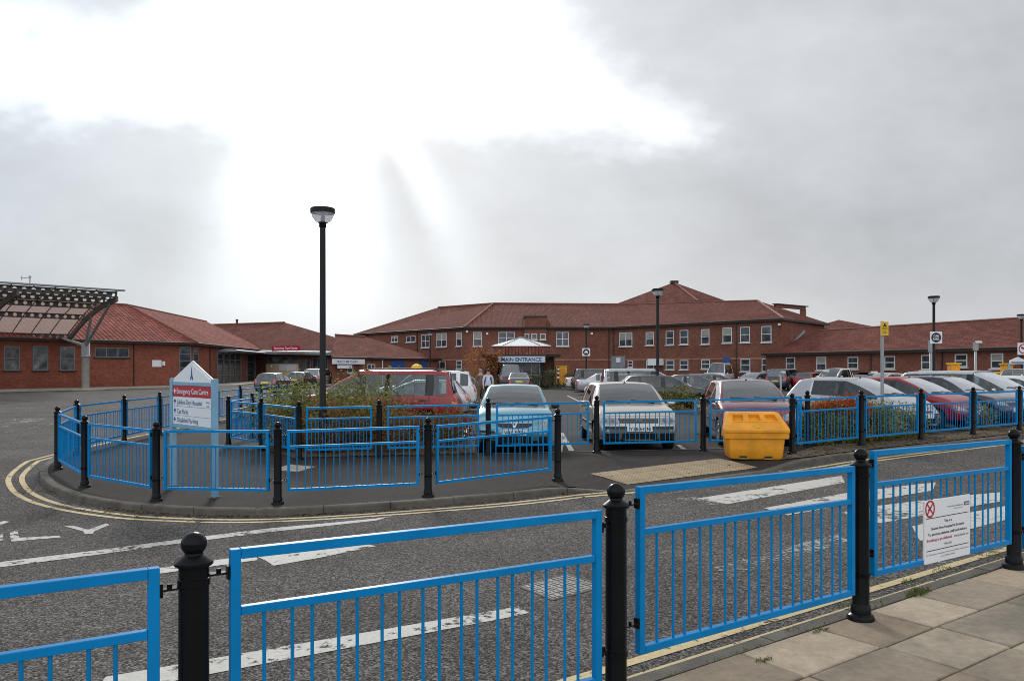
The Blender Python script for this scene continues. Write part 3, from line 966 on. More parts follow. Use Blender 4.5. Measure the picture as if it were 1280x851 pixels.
rail_row([F[0]] + B, ('blue panel closing the left tip of the island at the back', 'blue back panel seen through the left tip railings', 'blue back panel left of the direction sign',
                      'blue back panel partly hidden by the direction sign', 'blue back panel behind the direction sign posts', 'blue back panel right of the direction sign towards the glazed building',
                      'blue back panel in line with the dark hatchback', 'second last blue panel of the distant back rail', 'last blue panel of the distant back rail'))
rail_row(Mr, ('short blue panel in front of the left shrub bed', 'blue panel before shrubs and red people carrier', 'blue panel across the front of the pale teal hatchback',
              'blue panel across the front of the beige hatchback', 'blue panel behind the yellow grit bin'), gaps={0: (0.14, 0.14), 1: (0.16, 0.18), 2: (0.16, 0.16)})
rail_row([Mr[0]] + I, ('blue panel along the slanting side of the left shrub bed', 'blue panel at the back corner of the left shrub bed', 'blue side panel running back behind the shrub bed corner',
                       'fourth blue panel of the bed side rail', 'last blue panel of the bed side rail among leaves'))
rail_row(R, ('blue panel in front of the red topped hedge', 'blue panel before the silver hatchback and its hedge', 'blue panel before the nose of the silver hatchback',
             'blue panel before the red car nose at the right', 'blue panel cut by the right edge of the far rail'))

# ------------------------------------------------------------------ no smoking notice on the near railing
def frame_axes(a, b, za, zb):
    u = Vector((b[0] - a[0], b[1] - a[1], 0)).normalized()
    return u, Vector((0, 0, 1))
u, up = frame_axes(ra, rb, rza, rzb)
nrm = u.cross(up)          # towards the camera side
sl = (rzb - rza) / math.dist(ra, rb)
us = (u + up * sl).normalized()
def on_panel(px, py, out=0.024):
    k = (px - 640) / FPX
    p0 = Vector((*ra, 0)) + nrm * out
    t = (k * p0.y - p0.x) / (u.x - k * u.y)
    q = p0 + u * t
    return Vector((q.x, q.y, H + (HZ - py) / FPX * q.y))
TL = on_panel(1155, 626.5); BL = on_panel(1156.5, 705.5); TR = on_panel(1212, 617.5); BR = on_panel(1212.5, 692)
wS = (TR - TL).length; hS = ((TL - BL).length + (TR - BR).length) / 2
us = (TR - TL).normalized()
org = (TL + TR + BL + BR) / 4
o = thing('notice_board', 'white no smoking notice with red prohibition ring fixed to the foreground railing', 'notice', org, 0)
b = MB()
flat_poly(b, [(-wS / 2, -hS / 2), (wS / 2, -hS / 2), (wS / 2, hS / 2), (-wS / 2, hS / 2)], org - nrm * 0.012, us, up, 0.012)
b.poly([org - nrm * .012 + us * x + up * z for x, z in ((-wS / 2, -hS / 2), (-wS / 2, hS / 2), (wS / 2, hS / 2), (wS / 2, -hS / 2))])
b.build('board', M['signwhite'], o)
k = MB()
X = lambda fx, fy: org + us * (fx - 0.5) * wS + up * (0.5 - fy) * hS + nrm * 0.001
for fy in (0.285, 0.80):
    flat_poly(k, [(-wS * .46, -0.0025), (wS * .46, -0.0025), (wS * .46, 0.0025), (-wS * .46, 0.0025)], X(0.5, fy), us, up, 0.001)
for s, fy, w in (('This is a', 0.36, .17), ('Smoke Free Hospital & Grounds', 0.455, .72), ('To protect patients, staff and visitors,', 0.545, .86)):
    put_text(k, s, X(0.5, fy + .02), us, up, w=wS * w, h=hS * 0.042, thick=0.001, bold=.015)
put_text(k, 'this site', X(0.5, 0.745), us, up, w=wS * .16, h=hS * 0.042, thick=0.001)
put_text(k, 'everywhere on', X(0.955, 0.655), us, up, w=wS * .32, h=hS * 0.042, align='r', thick=0.001)
put_text(k, 'For information on stopping smoking ring the NHS smoking helpline', X(0.5, 0.875), us, up, w=wS * .92, h=hS * 0.022, thick=0.001)
put_text(k, 'free on 0800 169 0169', X(0.5, 0.93), us, up, w=wS * .3, h=hS * 0.022, thick=0.001)
put_text(k, 'Northumbria Healthcare', X(0.83, 0.155), us, up, w=wS * .34, h=hS * 0.026, align='r', thick=0.001)
put_text(k, 'NHS Foundation Trust', X(0.83, 0.195), us, up, w=wS * .2, h=hS * 0.018, align='r', thick=0.001)
k.build('lettering', M['ink'], o)
k = MB(); put_text(k, 'Smoking is prohibited', X(0.045, 0.655), us, up, w=wS * .54, h=hS * 0.044, align='l', thick=0.001, bold=0.012)
c = X(0.115, 0.135)
flat_ring(k, (0, 0), wS * .078, wS * .1, c, us, up, 0.001)
for a in (PI / 4, -PI / 4):
    d1 = (math.cos(a), math.sin(a)); w2 = wS * .009; l2 = wS * .082
    flat_poly(k, [(-d1[0] * l2 - d1[1] * w2, -d1[1] * l2 + d1[0] * w2), (-d1[0] * l2 + d1[1] * w2, -d1[1] * l2 - d1[0] * w2), (d1[0] * l2 + d1[1] * w2, d1[1] * l2 - d1[0] * w2), (d1[0] * l2 - d1[1] * w2, d1[1] * l2 + d1[0] * w2)], c, us, up, 0.0015)
k.build('prohibition_ring', M['signred'], o)
k = MB()
flat_poly(k, [(-wS * .05, -wS * .012), (-wS * .045, -wS * .02), (wS * .05, wS * .035), (wS * .045, wS * .045)], c, us, up, 0.0005)
k.build('cigarette', M['ink'], o)
k = MB(); cc = X(0.92, 0.135)
flat_poly(k, [(-wS * .06, -hS * .03), (wS * .06, -hS * .03), (wS * .06, hS * .03), (-wS * .06, hS * .03)], cc, us, up, 0.001)
k.build('logo_box', M['navy'], o)
k = MB(); put_text(k, 'NHS', X(0.92, 0.155) + nrm * .001, us, up, w=wS * .10, h=hS * 0.038, bold=0.03, thick=0.001)
k.build('logo_lettering', M['signwhite'], o)

# ------------------------------------------------------------------ direction sign on the island
A = Vector((-5.50, 12.62, 0)); Bp = Vector((-4.42, 11.56, 0))
u = (Bp - A).normalized(); n = u.cross(Vector((0, 0, 1)))   # n faces the viewer
if n.y > 0: n = -n
z0a = zi(A.x, A.y); z0b = zi(Bp.x, Bp.y)
o = thing('direction_sign', 'pale blue and white direction sign with gabled top on two posts on the island', 'sign', (*((A + Bp) / 2).xy, z0a), 0)
zt = 1.575
R3 = Matrix((u, -n, (0, 0, 1))).transposed()
for q, zz in ((A, z0a), (Bp, z0b)):
    m_ = MB(); m_.box((q.x, q.y, (zz - .1 + zt) / 2), (0.092, 0.075, zt - zz + .1), R3); m_.build('post', M['signblue'], o)
    m_ = MB(); m_.lathe([(0.11, 0), (0.1, 0.01), (0.0, 0.012)], 16, c=(q.x, q.y, zz)); m_.build('base_patch', M['dirt'], o)
mid = (A + Bp) / 2; Ls = (Bp - A).length; hw = Ls / 2 - 0.05
org = Vector((mid.x, mid.y, 0)) + n * 0.0
up = Vector((0, 0, 1))
def slab(pts, mat_, name, t0=-0.02, t1=0.02):
    q = MB(); flat_poly(q, pts, org + n * t0, u, up, (t1 - t0)); 
    q.poly([org + n * t0 + u * a + up * b for a, b in reversed(pts)])
    return q.build(name, mat_, o)
slab([(-hw, 0.79), (hw, 0.79), (hw, 0.845), (-hw, 0.845)], M['signblue'], 'bottom_rail', -.03, .03)
slab([(-hw, 0.848), (hw, 0.848), (hw, 1.282), (-hw, 1.282)], M['signwhite'], 'board')
slab([(-hw, 1.285), (hw, 1.285), (hw, 1.462), (-hw, 1.462)], M['signred'], 'red_strip', -.02, .022)
slab([(-hw, 1.465), (hw, 1.465), (hw, 1.515), (-hw, 1.515)], M['signblue'], 'top_rail', -.03, .03)
slab([(-hw, 1.518), (hw, 1.518), (hw, 1.535), (0, 1.80), (-hw, 1.535)], M['signwhite'], 'gable')
q = MB(); q.bar(org + u * -(hw + .06) + up * 1.52, org + up * 1.825, 0.055, 0.016, n); q.bar(org + up * 1.825, org + u * (hw + .06) + up * 1.52, 0.055, 0.016, n)
q.build('gable_capping', M['white'], o)
q = MB(); f0 = org + n * 0.0205
flat_poly(q, [(-.055, 1.555), (-.022, 1.555), (0.0, 1.60), (.022, 1.555), (.055, 1.555), (.04, 1.60), (.022, 1.63), (.012, 1.70), (0, 1.76), (-.012, 1.70), (-.022, 1.63), (-.04, 1.60)], f0, u, up, .003)
q.build('emblem', M['inkblue'], o)
def arrow(q, cx, cz, ang, s, base):
    pts = [(-.5, 0), (0, .45), (.12, .30), (-.08, .10), (.5, .10), (.5, -.10), (-.08, -.10), (.12, -.30), (0, -.45)]
    ca, sa = math.cos(ang), math.sin(ang)
    flat_poly(q, [(cx + (a * ca - b * sa) * s, cz + (a * sa + b * ca) * s) for a, b in pts], base, u, up, .003)
q = MB(); f1 = org + n * 0.0225
arrow(q, -hw + .08, 1.373, 0, .11, f1)
put_text(q, 'Emergency Care Centre', f1 + u * (-hw + .16) + up * 1.335, u, up, w=2 * hw - .27, h=0.085, align='l', bold=.012)
q.build('lettering', M['signwhite'], o)
q = MB()
for s, zz, w, ang in (('Jubilee Day Hospital', 1.165, .92, -PI / 2), ('Car Parks', 1.015, .42, -PI / 2), ('Disabled Parking', 0.880, .78, 0)):
    arrow(q, -hw + .075, zz + .04, ang, .10, f0)
    put_text(q, s, f0 + u * (-hw + .16) + up * zz, u, up, w=w, h=0.08, align='l')
put_text(q, 'Main', f0 + u * (hw - .13) + up * 1.205, u, up, w=.12, h=.03); put_text(q, 'only', f0 + u * (hw - .13) + up * 1.15, u, up, w=.10, h=.03)
for zz in (1.13, 0.985):
    flat_poly(q, [(-hw + .02, zz), (hw - .02, zz), (hw - .02, zz + .004), (-hw + .02, zz + .004)], f0, u, up, .002)
q.build('lettering', M['inkblue'], o)

# ------------------------------------------------------------------ grit bin
def grit_bin():
    o = thing('grit_bin', 'yellow plastic grit bin with sloping lid on the pavement by the crossing', 'grit bin', (4.47, 14.42, zi(4.47, 14.42)), -0.10)
    o.scale = (.87, .92, .95)
    w0, w1, d0, d1, hb = 0.54, 0.585, 0.33, 0.37, 0.45
    b = MB()
    def ringq(w, d, z, r=0.05):
        pts = []
        for sx, sy, a0 in ((1, -1, -PI / 2), (1, 1, 0), (-1, 1, PI / 2), (-1, -1, PI)):
            for k in range(5):
                a = a0 + PI / 2 * k / 4
                pts.append((sx * (w - r) + r * math.cos(a), sy * (d - r) + r * math.sin(a), z))
        return pts
    rings = [ringq(w0 - .02, d0 - .02, 0.0), ringq(w0, d0, 0.035), ringq(w0 + .02, d0 + .02, .22), ringq(w1, d1, hb)]
    vs = [p for r in rings for p in r]; N = 20
    b.faces(vs, [(i * N + k, i * N + (k + 1) % N, (i + 1) * N + (k + 1) % N, (i + 1) * N + k) for i in range(len(rings) - 1) for k in range(N)], 0, True)
    b.faces(rings[0], [tuple(reversed(range(N)))])
    bo = part('body', b, M['yellow'], o); bo.data.set_sharp_from_angle(angle=0.7)
    for sx in (-0.27, 0.24):
        q = MB(); q.box((sx, -d0 + .004, 0.040), (0.155, 0.03, 0.042)); part('foot_slot', q, M['ink'], o)
        q = MB(); q.box((sx, -d0 - 0.012, 0.012), (0.17, 0.02, 0.012)); part('foot_lip', q, M['yellow2'], o)
    # lid: skirt, lip, sloping face with pockets, flat back
    l = MB()
    W1, W2, W3 = 0.645, 0.655, 0.53
    sec = [(-0.40, 0.40, W1), (-0.415, 0.50, W1), (-0.43, 0.515, W2), (-0.435, 0.56, W2), (-0.415, 0.60, W2 - .01), (-0.02, 0.86, W3), (0.02, 0.875, W3 - .01), (0.36, 0.875, W3 - .01), (0.40, 0.85, W3), (0.41, 0.40, W1 - .05)]
    for i in range(len(sec) - 1):
        (y0, z0, a), (y1, z1, c) = sec[i], sec[i + 1]
        if i == 4: continue
        l.poly([(-a, y0, z0), (a, y0, z0), (c, y1, z1), (-c, y1, z1)])
    for s in (-1, 1):
        pts = [(s * w, y, z) for y, z, w in sec]
        cen = (s * (W1 - .01), 0.0, 0.56)
        for i in range(len(pts)):
            p, q = pts[i], pts[(i + 1) % len(pts)]
            l.poly([cen, p, q] if s < 0 else [cen, q, p])
    (y0, z0, a), (y1, z1, c) = sec[4], sec[5]
    nrm = Vector((0, -(z1 - z0), (y1 - y0))).normalized()
    P = lambda u, t: Vector(((a + (c - a) * t) * u, y0 + (y1 - y0) * t, z0 + (z1 - z0) * t))
    us = [-1, -.84, -.46, -.28, .13, .30, .70, .86, 1]; us = [-1, -.80, -.42, -.22, .20, .40, .80, 1]
    ts = [0, .10, .42, .50, .92, 1]
    for i in range(len(us) - 1):
        for j in range(len(ts) - 1):
            u0, u1, t0, t1 = us[i], us[i + 1], ts[j], ts[j + 1]
            q = [P(u0, t0), P(u1, t0), P(u1, t1), P(u0, t1)]
            if j == 3 and i in (1, 3, 5):
                dd = -nrm * 0.055
                cen = sum(q, Vector()) / 4
                r = [p + (cen - p) * 0.12 + dd for p in q]
                r[2] = q[2] + (cen - q[2]) * .10 - nrm * .075; r[3] = q[3] + (cen - q[3]) * .10 - nrm * .075
                for k in range(4): l.poly([q[k], q[(k + 1) % 4], r[(k + 1) % 4], r[k]])
                l.poly(r)
            elif j == 1 and 1 <= i <= 5:
                dd = -nrm * 0.014
                r = [p + dd for p in q]
                l.poly(r)
                if i == 1: l.poly([q[3], q[0], r[0], r[3]])
                if i == 5: l.poly([q[1], q[2], r[2], r[1]])
                l.poly([q[0], q[1], r[1], r[0]]); l.poly([q[2], q[3], r[3], r[2]])
            else:
                l.poly(q)
    lo = part('lid', l, M['yellow'], o)
    bm = bmesh.new(); bm.from_mesh(lo.data); bmesh.ops.remove_doubles(bm, verts=bm.verts[:], dist=0.0005); bmesh.ops.recalc_face_normals(bm, faces=bm.faces[:]); bm.to_mesh(lo.data); bm.free()
    bv = lo.modifiers.new('bevel', 'BEVEL'); bv.width = 0.009; bv.segments = 2; bv.limit_method = 'ANGLE'
    h = MB()
    q0 = P(0, .16) + nrm * .0
    h.poly([P(-.11, .14) + nrm * .006, P(.11, .14) + nrm * .006, P(.075, .01) + nrm * .012, P(-.075, .01) + nrm * .012][::-1])
    h.box(P(0, .10) + nrm * .0, (0.15, 0.03, 0.03)); part('handle', h, M['yellow2'], o)
grit_bin()

# ------------------------------------------------------------------ street lamps
def lamp(x, y, label, top=5.1, zf=zi, sign=None):
    z = zf(x, y)
    o = thing('street_lamp', label, 'street lamp', (x, y, z), 0, 'black post lamps of the car park')
    h = top - z
    s = MB(); s.lathe([(0.085, -0.1), (0.085, 0.9), (0.08, 0.95), (0.066, 1.0), (0.060, h - 0.42)], 16)
    s.lathe([(0.11, 0), (0.11, 0.03), (0.086, 0.05)], 16)
    part('post', s, M['lampblack'], o)
    q = MB(); q.lathe([(0.06, h - .42), (0.075, h - .41), (0.075, h - .33), (0.11, h - .31), (0.05, h - .30)], 20)
    part('neck', q, M['lampblack'], o)
    q = MB(); q.lathe([(0.11, h - .31), (0.16, h - .28), (0.215, h - .20), (0.235, h - .13), (0.24, h - .10)], 28)
    part('glass_bowl', q, M['lampglass'], o)
    q = MB(); q.lathe([(0.0, h - .30), (0.045, h - .29), (0.04, h - .14), (0.0, h - .13)], 14); part('bulb', q, M['white'], o)
    q = MB(); q.lathe([(0.0, h - .115), (0.235, h - .115), (0.255, h - .11), (0.258, h - .03), (0.245, h - .012), (0.10, h), (0.0, h + .004)], 28)
    c = part('cap', q, M['lampblack'], o); c.data.set_sharp_from_angle(angle=0.6)
    q = MB(); q.lathe([(0.0, h - .13), (0.13, h - .125), (0.13, h - .118), (0, h - .118)], 20); part('reflector', q, M['chrome'], o)
    return o
lamp(-3.98, 16.35, 'tall black lamp post in the left shrub bed, the largest in view')
lamp(6.2, 33.1, 'black lamp post in front of the two storey wing behind the beige hatchback')
lamp(5.73, 60.0, 'black lamp post with white square sign near the main entrance')
lamp(-7.9, 75.0, 'farthest lamp post left of the main entrance beside the low wing')
lamp(19.8, 36.5, 'black lamp post with white square car park sign before the right wing')
lamp(32.1, 49.0, 'black lamp post at the right edge with a no left turn sign')

def square_sign(px, py, d, size, label, kind):
    x, _, z = W(px, py, d)
    d -= 0.14
    o = thing('square_sign', label, 'sign', (x, d, z), 0)
    u = Vector((1, 0, 0)); up = Vector((0, 0, 1)); n = Vector((0, -1, 0)); org = Vector((x, d, z))
    s = size / 2
    q = MB(); flat_poly(q, [(-s, -s), (s, -s), (s, s), (-s, s)], org, u, up, .012); q.poly([org + u * a + up * b for a, b in ((-s, -s), (-s, s), (s, s), (s, -s))])
    q.build('plate', M['signwhite'], o)
    q = MB(); q.box(org + Vector((0, .05, s * .5)), (.12, .09, .04)); q.box(org + Vector((0, .05, -s * .5)), (.12, .09, .04)); q.build('clamp', M['lampblack'], o)
    f = org + n * .0125
    if kind == 'park':
        q = MB(); flat_poly(q, disc(s * .82), f, u, up, .003); q.build('black_disc', M['ink'], o)
        q = MB(); g_ = f + n * .0035
        put_text(q, 'CAR', g_ + up * s * .10, u, up, w=s * .95, h=s * .34, bold=.03); put_text(q, 'PARK', g_ - up * s * .40, u, up, w=s * 1.1, h=s * .34, bold=.03)
        q.build('lettering', M['signwhite'], o)
    elif kind == 'car':
        q = MB(); flat_poly(q, disc(s * .82), f, u, up, .003); q.build('black_disc', M['ink'], o)
        q = MB(); g_ = f + n * .0035
        flat_poly(q, [(-s * .42, -s * .2), (s * .42, -s * .2), (s * .42, s * .05), (s * .25, s * .32), (-s * .25, s * .32), (-s * .42, s * .05)], g_, u, up, .002)
        flat_poly(q, [(-s * .42, -s * .36), (-s * .2, -s * .36), (-s * .2, -s * .21), (-s * .42, -s * .21)], g_, u, up, .002); flat_poly(q, [(s * .2, -s * .36), (s * .42, -s * .36), (s * .42, -s * .21), (s * .2, -s * .21)], g_, u, up, .002)
        q.build('car_symbol', M['signwhite'], o)
    else:
        q = MB(); flat_ring(q, (0, 0), s * .66, s * .84, f, u, up, .003)
        c = .7071
        flat_poly(q, [(-s * .55, s * .45), (-s * .45, s * .55), (s * .55, -s * .45), (s * .45, -s * .55)][::-1], f, u, up, .004)
        q.build('red_ring', M['signred'], o)
        q = MB(); flat_poly(q, [(s * .10, -s * .4), (s * .26, -s * .4), (s * .26, s * .22), (-s * .18, s * .22), (-s * .18, s * .36), (-s * .46, s * .14), (-s * .18, -s * .08), (-s * .18, s * .06), (s * .10, s * .06)], f, u, up, .002)
        q.build('arrow', M['ink'], o)
square_sign(732.5, 440, 60, .60, 'white square sign with black disc and car symbol near the main entrance', 'car')
square_sign(1168, 422, 36.5, .56, 'white square sign reading CAR PARK in a black disc', 'park')
square_sign(1277.5, 436, 49, .75, 'white square no left turn sign at the right edge', 'turn')

# yellow sign on a slim grey pole in the right hedge
o = thing('parking_sign', 'small yellow sign on a slim grey pole rising from the right hedge', 'sign', (8.45, 17.75, zi(8.45, 17.75)))
s = MB(); s.lathe([(0.036, -.1), (0.036, 2.80 - o.location.z)], 12); s.lathe([(0, 2.80 - o.location.z), (0.036, 2.80 - o.location.z)], 12); part('pole', s, M['galv'], o)
q = MB(); q.box((0.03, -0.05, 2.63 - o.location.z), (0.175, 0.01, 0.31)); part('plate', q, M['yellow2'], o)
q = MB(); f = Vector((0.03, -0.0555, 2.63 - o.location.z)); ux, uz = (1, 0, 0), (0, 0, 1)
flat_poly(q, [(-.045, .045), (.045, .045), (.05, .065), (.02, .075), (.02, .12), (-.01, .12), (-.02, .075), (-.045, .06)], f, ux, uz, .002)
for k, w in enumerate((.06, .065, .05, .06, .04)):
    flat_poly(q, [(-w, .01 - k * .028), (w, .01 - k * .028), (w, .018 - k * .028), (-w, .018 - k * .028)], f, ux, uz, .002)
part('symbol', q, M['ink'], o)

# ------------------------------------------------------------------ shrubs
def foliage(name, parent, n, shape, size, palette, zlo=0.0, seed=1, clump=0.28, mat_=None):
    """shape: list of ellipsoids (cx, cy, cz, rx, ry, rz); leaves crowd in clumps near the outside"""
    rnd = random.Random(seed)
    mb = MB(); mb.tint = []
    vol = [e[3] * e[4] * e[5] for e in shape]; tot = sum(vol)
    clumps = []
    nc = max(10, n // 45)
    for _ in range(nc):
        e = rnd.choices(shape, vol)[0]
        while True:
            a, b, c = (rnd.uniform(-1, 1) for _ in range(3)); r = math.sqrt(a * a + b * b + c * c)
            if 0.25 < r <= 1: break
        k = (0.55 + 0.45 * r) / r * rnd.uniform(.9, 1.08)
        p = (e[0] + a * e[3] * k, e[1] + b * e[4] * k, e[2] + c * e[5] * k)
        clumps.append((p, rnd.choice(palette), rnd.uniform(.7, 1.25)))
    for _ in range(n):
        (cx, cy, cz), col, g = rnd.choice(clumps)
        x, y, z = (rnd.gauss(cc, clump * s) for cc, s in ((cx, .5), (cy, .5), (cz, .5)))
        if z < zlo: continue
        s = size * rnd.uniform(.6, 1.35)
        d = Vector((rnd.gauss(0, 1), rnd.gauss(0, 1), rnd.gauss(0.3, .7))).normalized()
        w = d.cross(Vector((rnd.gauss(0, 1), rnd.gauss(0, 1), rnd.gauss(0, 1)))).normalized()
        nn = d.cross(w)
        p = Vector((x, y, z))
        mb.poly([p - d * s, p + w * s * .42 + nn * s * .12, p + d * s, p - w * s * .42 + nn * s * .12])
        t = g * rnd.uniform(.75, 1.25)
        c2 = rnd.choice(palette) if rnd.random() < .18 else col
        mb.tint.append(tuple(v * t for v in c2))
    return part(name, mb, mat_ or M['leaf'], parent)
def stems(parent, n, h, spread, r=0.008, seed=1, sub=3):
    rnd = random.Random(seed); mb = MB()
    for _ in range(n):
        a = rnd.uniform(0, 2 * PI); q = spread * .25 * rnd.random()
        p = Vector((q * math.cos(a), q * math.sin(a), -.05)); d = Vector((math.cos(a) * rnd.uniform(.1, .6) * spread / h, math.sin(a) * rnd.uniform(.1, .6) * spread / h, 1)).normalized()
        L = h * rnd.uniform(.7, 1.05); rr = r
        for k in range(4):
            e = p + d * L / 4
            mb.tube(p, e, rr, rr * .72, 6, False)
            if k >= 1:
                for _ in range(sub):
                    dd = (d + Vector((rnd.gauss(0, .6), rnd.gauss(0, .6), rnd.gauss(0, .3)))).normalized()
                    mb.tube(e, e + dd * L * .2, rr * .5, rr * .25, 5, False)
            p = e; rr *= .72; d = (d + Vector((rnd.gauss(0, .15), rnd.gauss(0, .15), 0))).normalized()
    return part('stems', mb, M['twig'], parent)
GREEN = [(0.152, 0.177, 0.051), (0.213, 0.223, 0.071), (0.274, 0.264, 0.091), (0.101, 0.122, 0.041), (0.345, 0.294, 0.101)]
OLIVE = [(0.15, 0.15, 0.040), (0.21, 0.20, 0.055), (0.09, 0.10, 0.03), (0.27, 0.22, 0.07), (0.18, 0.10, 0.035)]
REDS = [(0.23, 0.065, 0.030), (0.17, 0.12, 0.045), (0.15, 0.14, 0.045), (0.30, 0.085, 0.035), (0.10, 0.08, 0.033), (0.24, 0.17, 0.05)]
RUST = [(0.46, 0.085, 0.028), (0.36, 0.065, 0.024), (0.52, 0.12, 0.04), (0.27, 0.075, 0.03)]
HEDGE = [(0.182, 0.195, 0.042), (0.260, 0.260, 0.058), (0.364, 0.325, 0.072), (0.117, 0.130, 0.034), (0.286, 0.143, 0.039)]
def shrub(x, y, label, shape, n, size, pal, h, spread, seed, zf=zi, cat='shrub', group='shrubs of the left bed', clump=.28, zlo=.03, nst=9):
    o = thing('shrub', label, cat, (x, y, zf(x, y)), 0, group)
    stems(o, nst, h * .9, spread, .009, seed)
    foliage('foliage', o, n, shape, size, pal, zlo, seed, clump)
    return o
shrub(-4.55, 17.4, 'loose green shrub left of the lamp post in the left bed', [(0, 0, .88, .8, .6, .58), (.1, 0, .5, .8, .6, .5)], 4000, .042, GREEN, 1.5, .8, 3, clump=.36)
shrub(-3.45, 17.6, 'tall pale green shrub right of the lamp post in the left bed', [(0, 0, 1.0, .58, .6, .54), (0, 0, .6, .62, .6, .45)], 3600, .042, GREEN, 1.7, .8, 4, clump=.36)
shrub(-2.45, 17.8, 'thin green shrub before the side windows of the red people carrier', [(-.25, 0, 1.08, .35, .4, .42), (-.1, 0, .6, .5, .5, .4)], 600, .042, GREEN, 1.65, .7, 5, clump=.34, nst=12)
shrub(-5.55, 18.4, 'green shrub at the left end of the left bed', [(0, 0, .75, .6, .7, .55)], 2400, .046, GREEN, 1.2, .6, 6, clump=.34)
shrub(-3.75, 16.45, 'low reddish shrub at the front left of the left bed', [(0, 0, .42, .62, .45, .42)], 3800, .036, REDS, .8, .55, 7, group='low shrubs of the left bed')
shrub(-2.45, 16.5, 'low reddish shrub in the middle front of the left bed', [(0, 0, .40, .75, .45, .38)], 4200, .036, REDS, .85, .6, 8, group='low shrubs of the left bed')
shrub(-1.35, 16.7, 'low rusty shrub at the right end of the left bed', [(0, 0, .40, .5, .45, .38)], 3200, .036, REDS, .95, .5, 9, group='low shrubs of the left bed')
shrub(-4.95, 16.95, 'dark low shrub along the slanting side of the left bed', [(0, 0, .40, .45, .5, .42)], 2600, .036, OLIVE, .8, .4, 10, group='low shrubs of the left bed')
HG = 'clipped shrubs of the right hedge'
def hedge(x, y, label, shape, top, n, seed, h=.95, spread=.7):
    o = thing('hedge_shrub', label, 'hedge', (x, y, zi(x, y)), 0, HG)
    stems(o, 10, h, spread, .009, seed)
    foliage('foliage', o, n, shape, .036, HEDGE, .03, seed, .2)
    if top: foliage('red_foliage', o, 2600, top, .03, RUST, .2, seed + 50, .14)
hedge(7.0, 16.95, 'hedge shrub with a bright rust red top by the grit bin', [(0, 0, .42, .75, .55, .45)], [(.1, -.1, .86, .66, .42, .17)], 6500, 21)
hedge(8.05, 17.65, 'green hedge shrub around the foot of the yellow sign pole', [(0, 0, .42, .7, .55, .42)], [(-.2, -.1, .62, .25, .25, .2)], 6000, 22)
hedge(9.1, 18.35, 'green hedge shrub tapering off before the silver hatchback', [(0, 0, .36, .6, .5, .36)], None, 4500, 23, .75)
hedge(12.3, 20.4, 'small sparse shrub behind the railing at the right edge', [(0, 0, .30, .35, .35, .32)], None, 900, 24, .6, .4)
# low hedge bits in the car park and by the entrance
def low_bush(px, py, d, label, r, pal, n, seed, size=.07, grp='low bushes around the car park', zf=zi):
    x = (px - 640) / FPX * d
    o = thing('bush', label, 'bush', (x, d, zf(x, d)), 0, grp)
    foliage('foliage', o, n, [(0, 0, r[2] * .9, *r)], size, pal, .02, seed, .3)
    stems(o, 5, r[2] * 1.4, r[0], .012, seed)
low_bush(845, 0, 30, 'low yellow green bush beside the lamp post behind the beige car', (1.1, .5, .42), OLIVE, 1600, 31, .05)
low_bush(812, 0, 30.4, 'low olive bush left of the lamp post behind the beige car', (.8, .5, .36), OLIVE, 900, 32, .05)
low_bush(690, 0, 66, 'grey green bush right of the main entrance', (2.0, .8, .8), [(0.08, 0.09, .05), (.11, .12, .07)], 1400, 33, .10)
low_bush(630, 0, 64, 'small yellow green bush left of the main entrance coupe', (1.0, .6, .55), OLIVE, 600, 34, .09)
low_bush(735, 0, 76, 'flowering bush at the foot of the two storey wing', (2.6, .8, .8), OLIVE, 1200, 35, .10)
low_bush(800, 0, 74, 'long pale bush below the ground floor windows', (3.6, .8, .85), OLIVE, 1500, 36, .10)
low_bush(893, 0, 61, 'low bush beside the white van', (1.8, .7, .5), OLIVE, 500, 37, .10)
# orange tree
o = thing('small_tree', 'small orange leaved tree left of the main entrance', 'tree', (-2.55, 70, zi(-2.55, 70)))
t = MB(); t.tube((0, 0, -.1), (0.05, 0, 1.3), .09, .06, 8, False); part('trunk', t, M['twig'], o)
rnd = random.Random(44); br = MB()
for k in range(14):
    a = rnd.uniform(0, 2 * PI); d = Vector((math.cos(a) * rnd.uniform(.3, .9), math.sin(a) * rnd.uniform(.3, .9), 1)).normalized(); b0 = Vector((.05, 0, rnd.uniform(.9, 1.3)))
    br.tube(b0, b0 + d * rnd.uniform(1.2, 2.0), .035, .012, 5, False)
part('limbs', br, M['twig'], o)
foliage('crown', o, 1700, [(0, 0, 2.3, 1.7, 1.5, 1.25)], .085, [(0.34, 0.13, .035), (.25, .09, .03), (.42, .19, .06), (.20, .08, .03)], .8, 45, .55)

# leaf litter
rnd = random.Random(77); mb = MB(); mb.tint = []
def litter(x, y, n, sx, sy, zf):
    for _ in range(n):
        a, b = rnd.gauss(x, sx), rnd.gauss(y, sy); z = zf(a, b) + .016
        t = rnd.uniform(0, 2 * PI); s = rnd.uniform(.012, .035); c, q = math.cos(t) * s, math.sin(t) * s; h = rnd.uniform(.002, .018)
        mb.poly([(a - c, b - q, z), (a + q * .6, b - c * .6, z + h), (a + c, b + q, z + .004), (a - q * .6, b + c * .6, z + h * .4)])
        g_ = rnd.uniform(.5, 1.3); mb.tint.append(rnd.choice([(0.22 * g_, .13 * g_, .05 * g_), (.13 * g_, .075 * g_, .035 * g_), (.26 * g_, .2 * g_, .09 * g_), (.08 * g_, .055 * g_, .03 * g_)]))
for k in range(26):
    t = k / 25; litter(5.2 + 9.5 * t, 14.5 + 6.4 * t, 60, .35, .28, zi)
for k in range(16):
    litter(-4.2 + 3.4 * k / 15, 15.6 + .3 * k / 15, 26, .12, .10, zi)
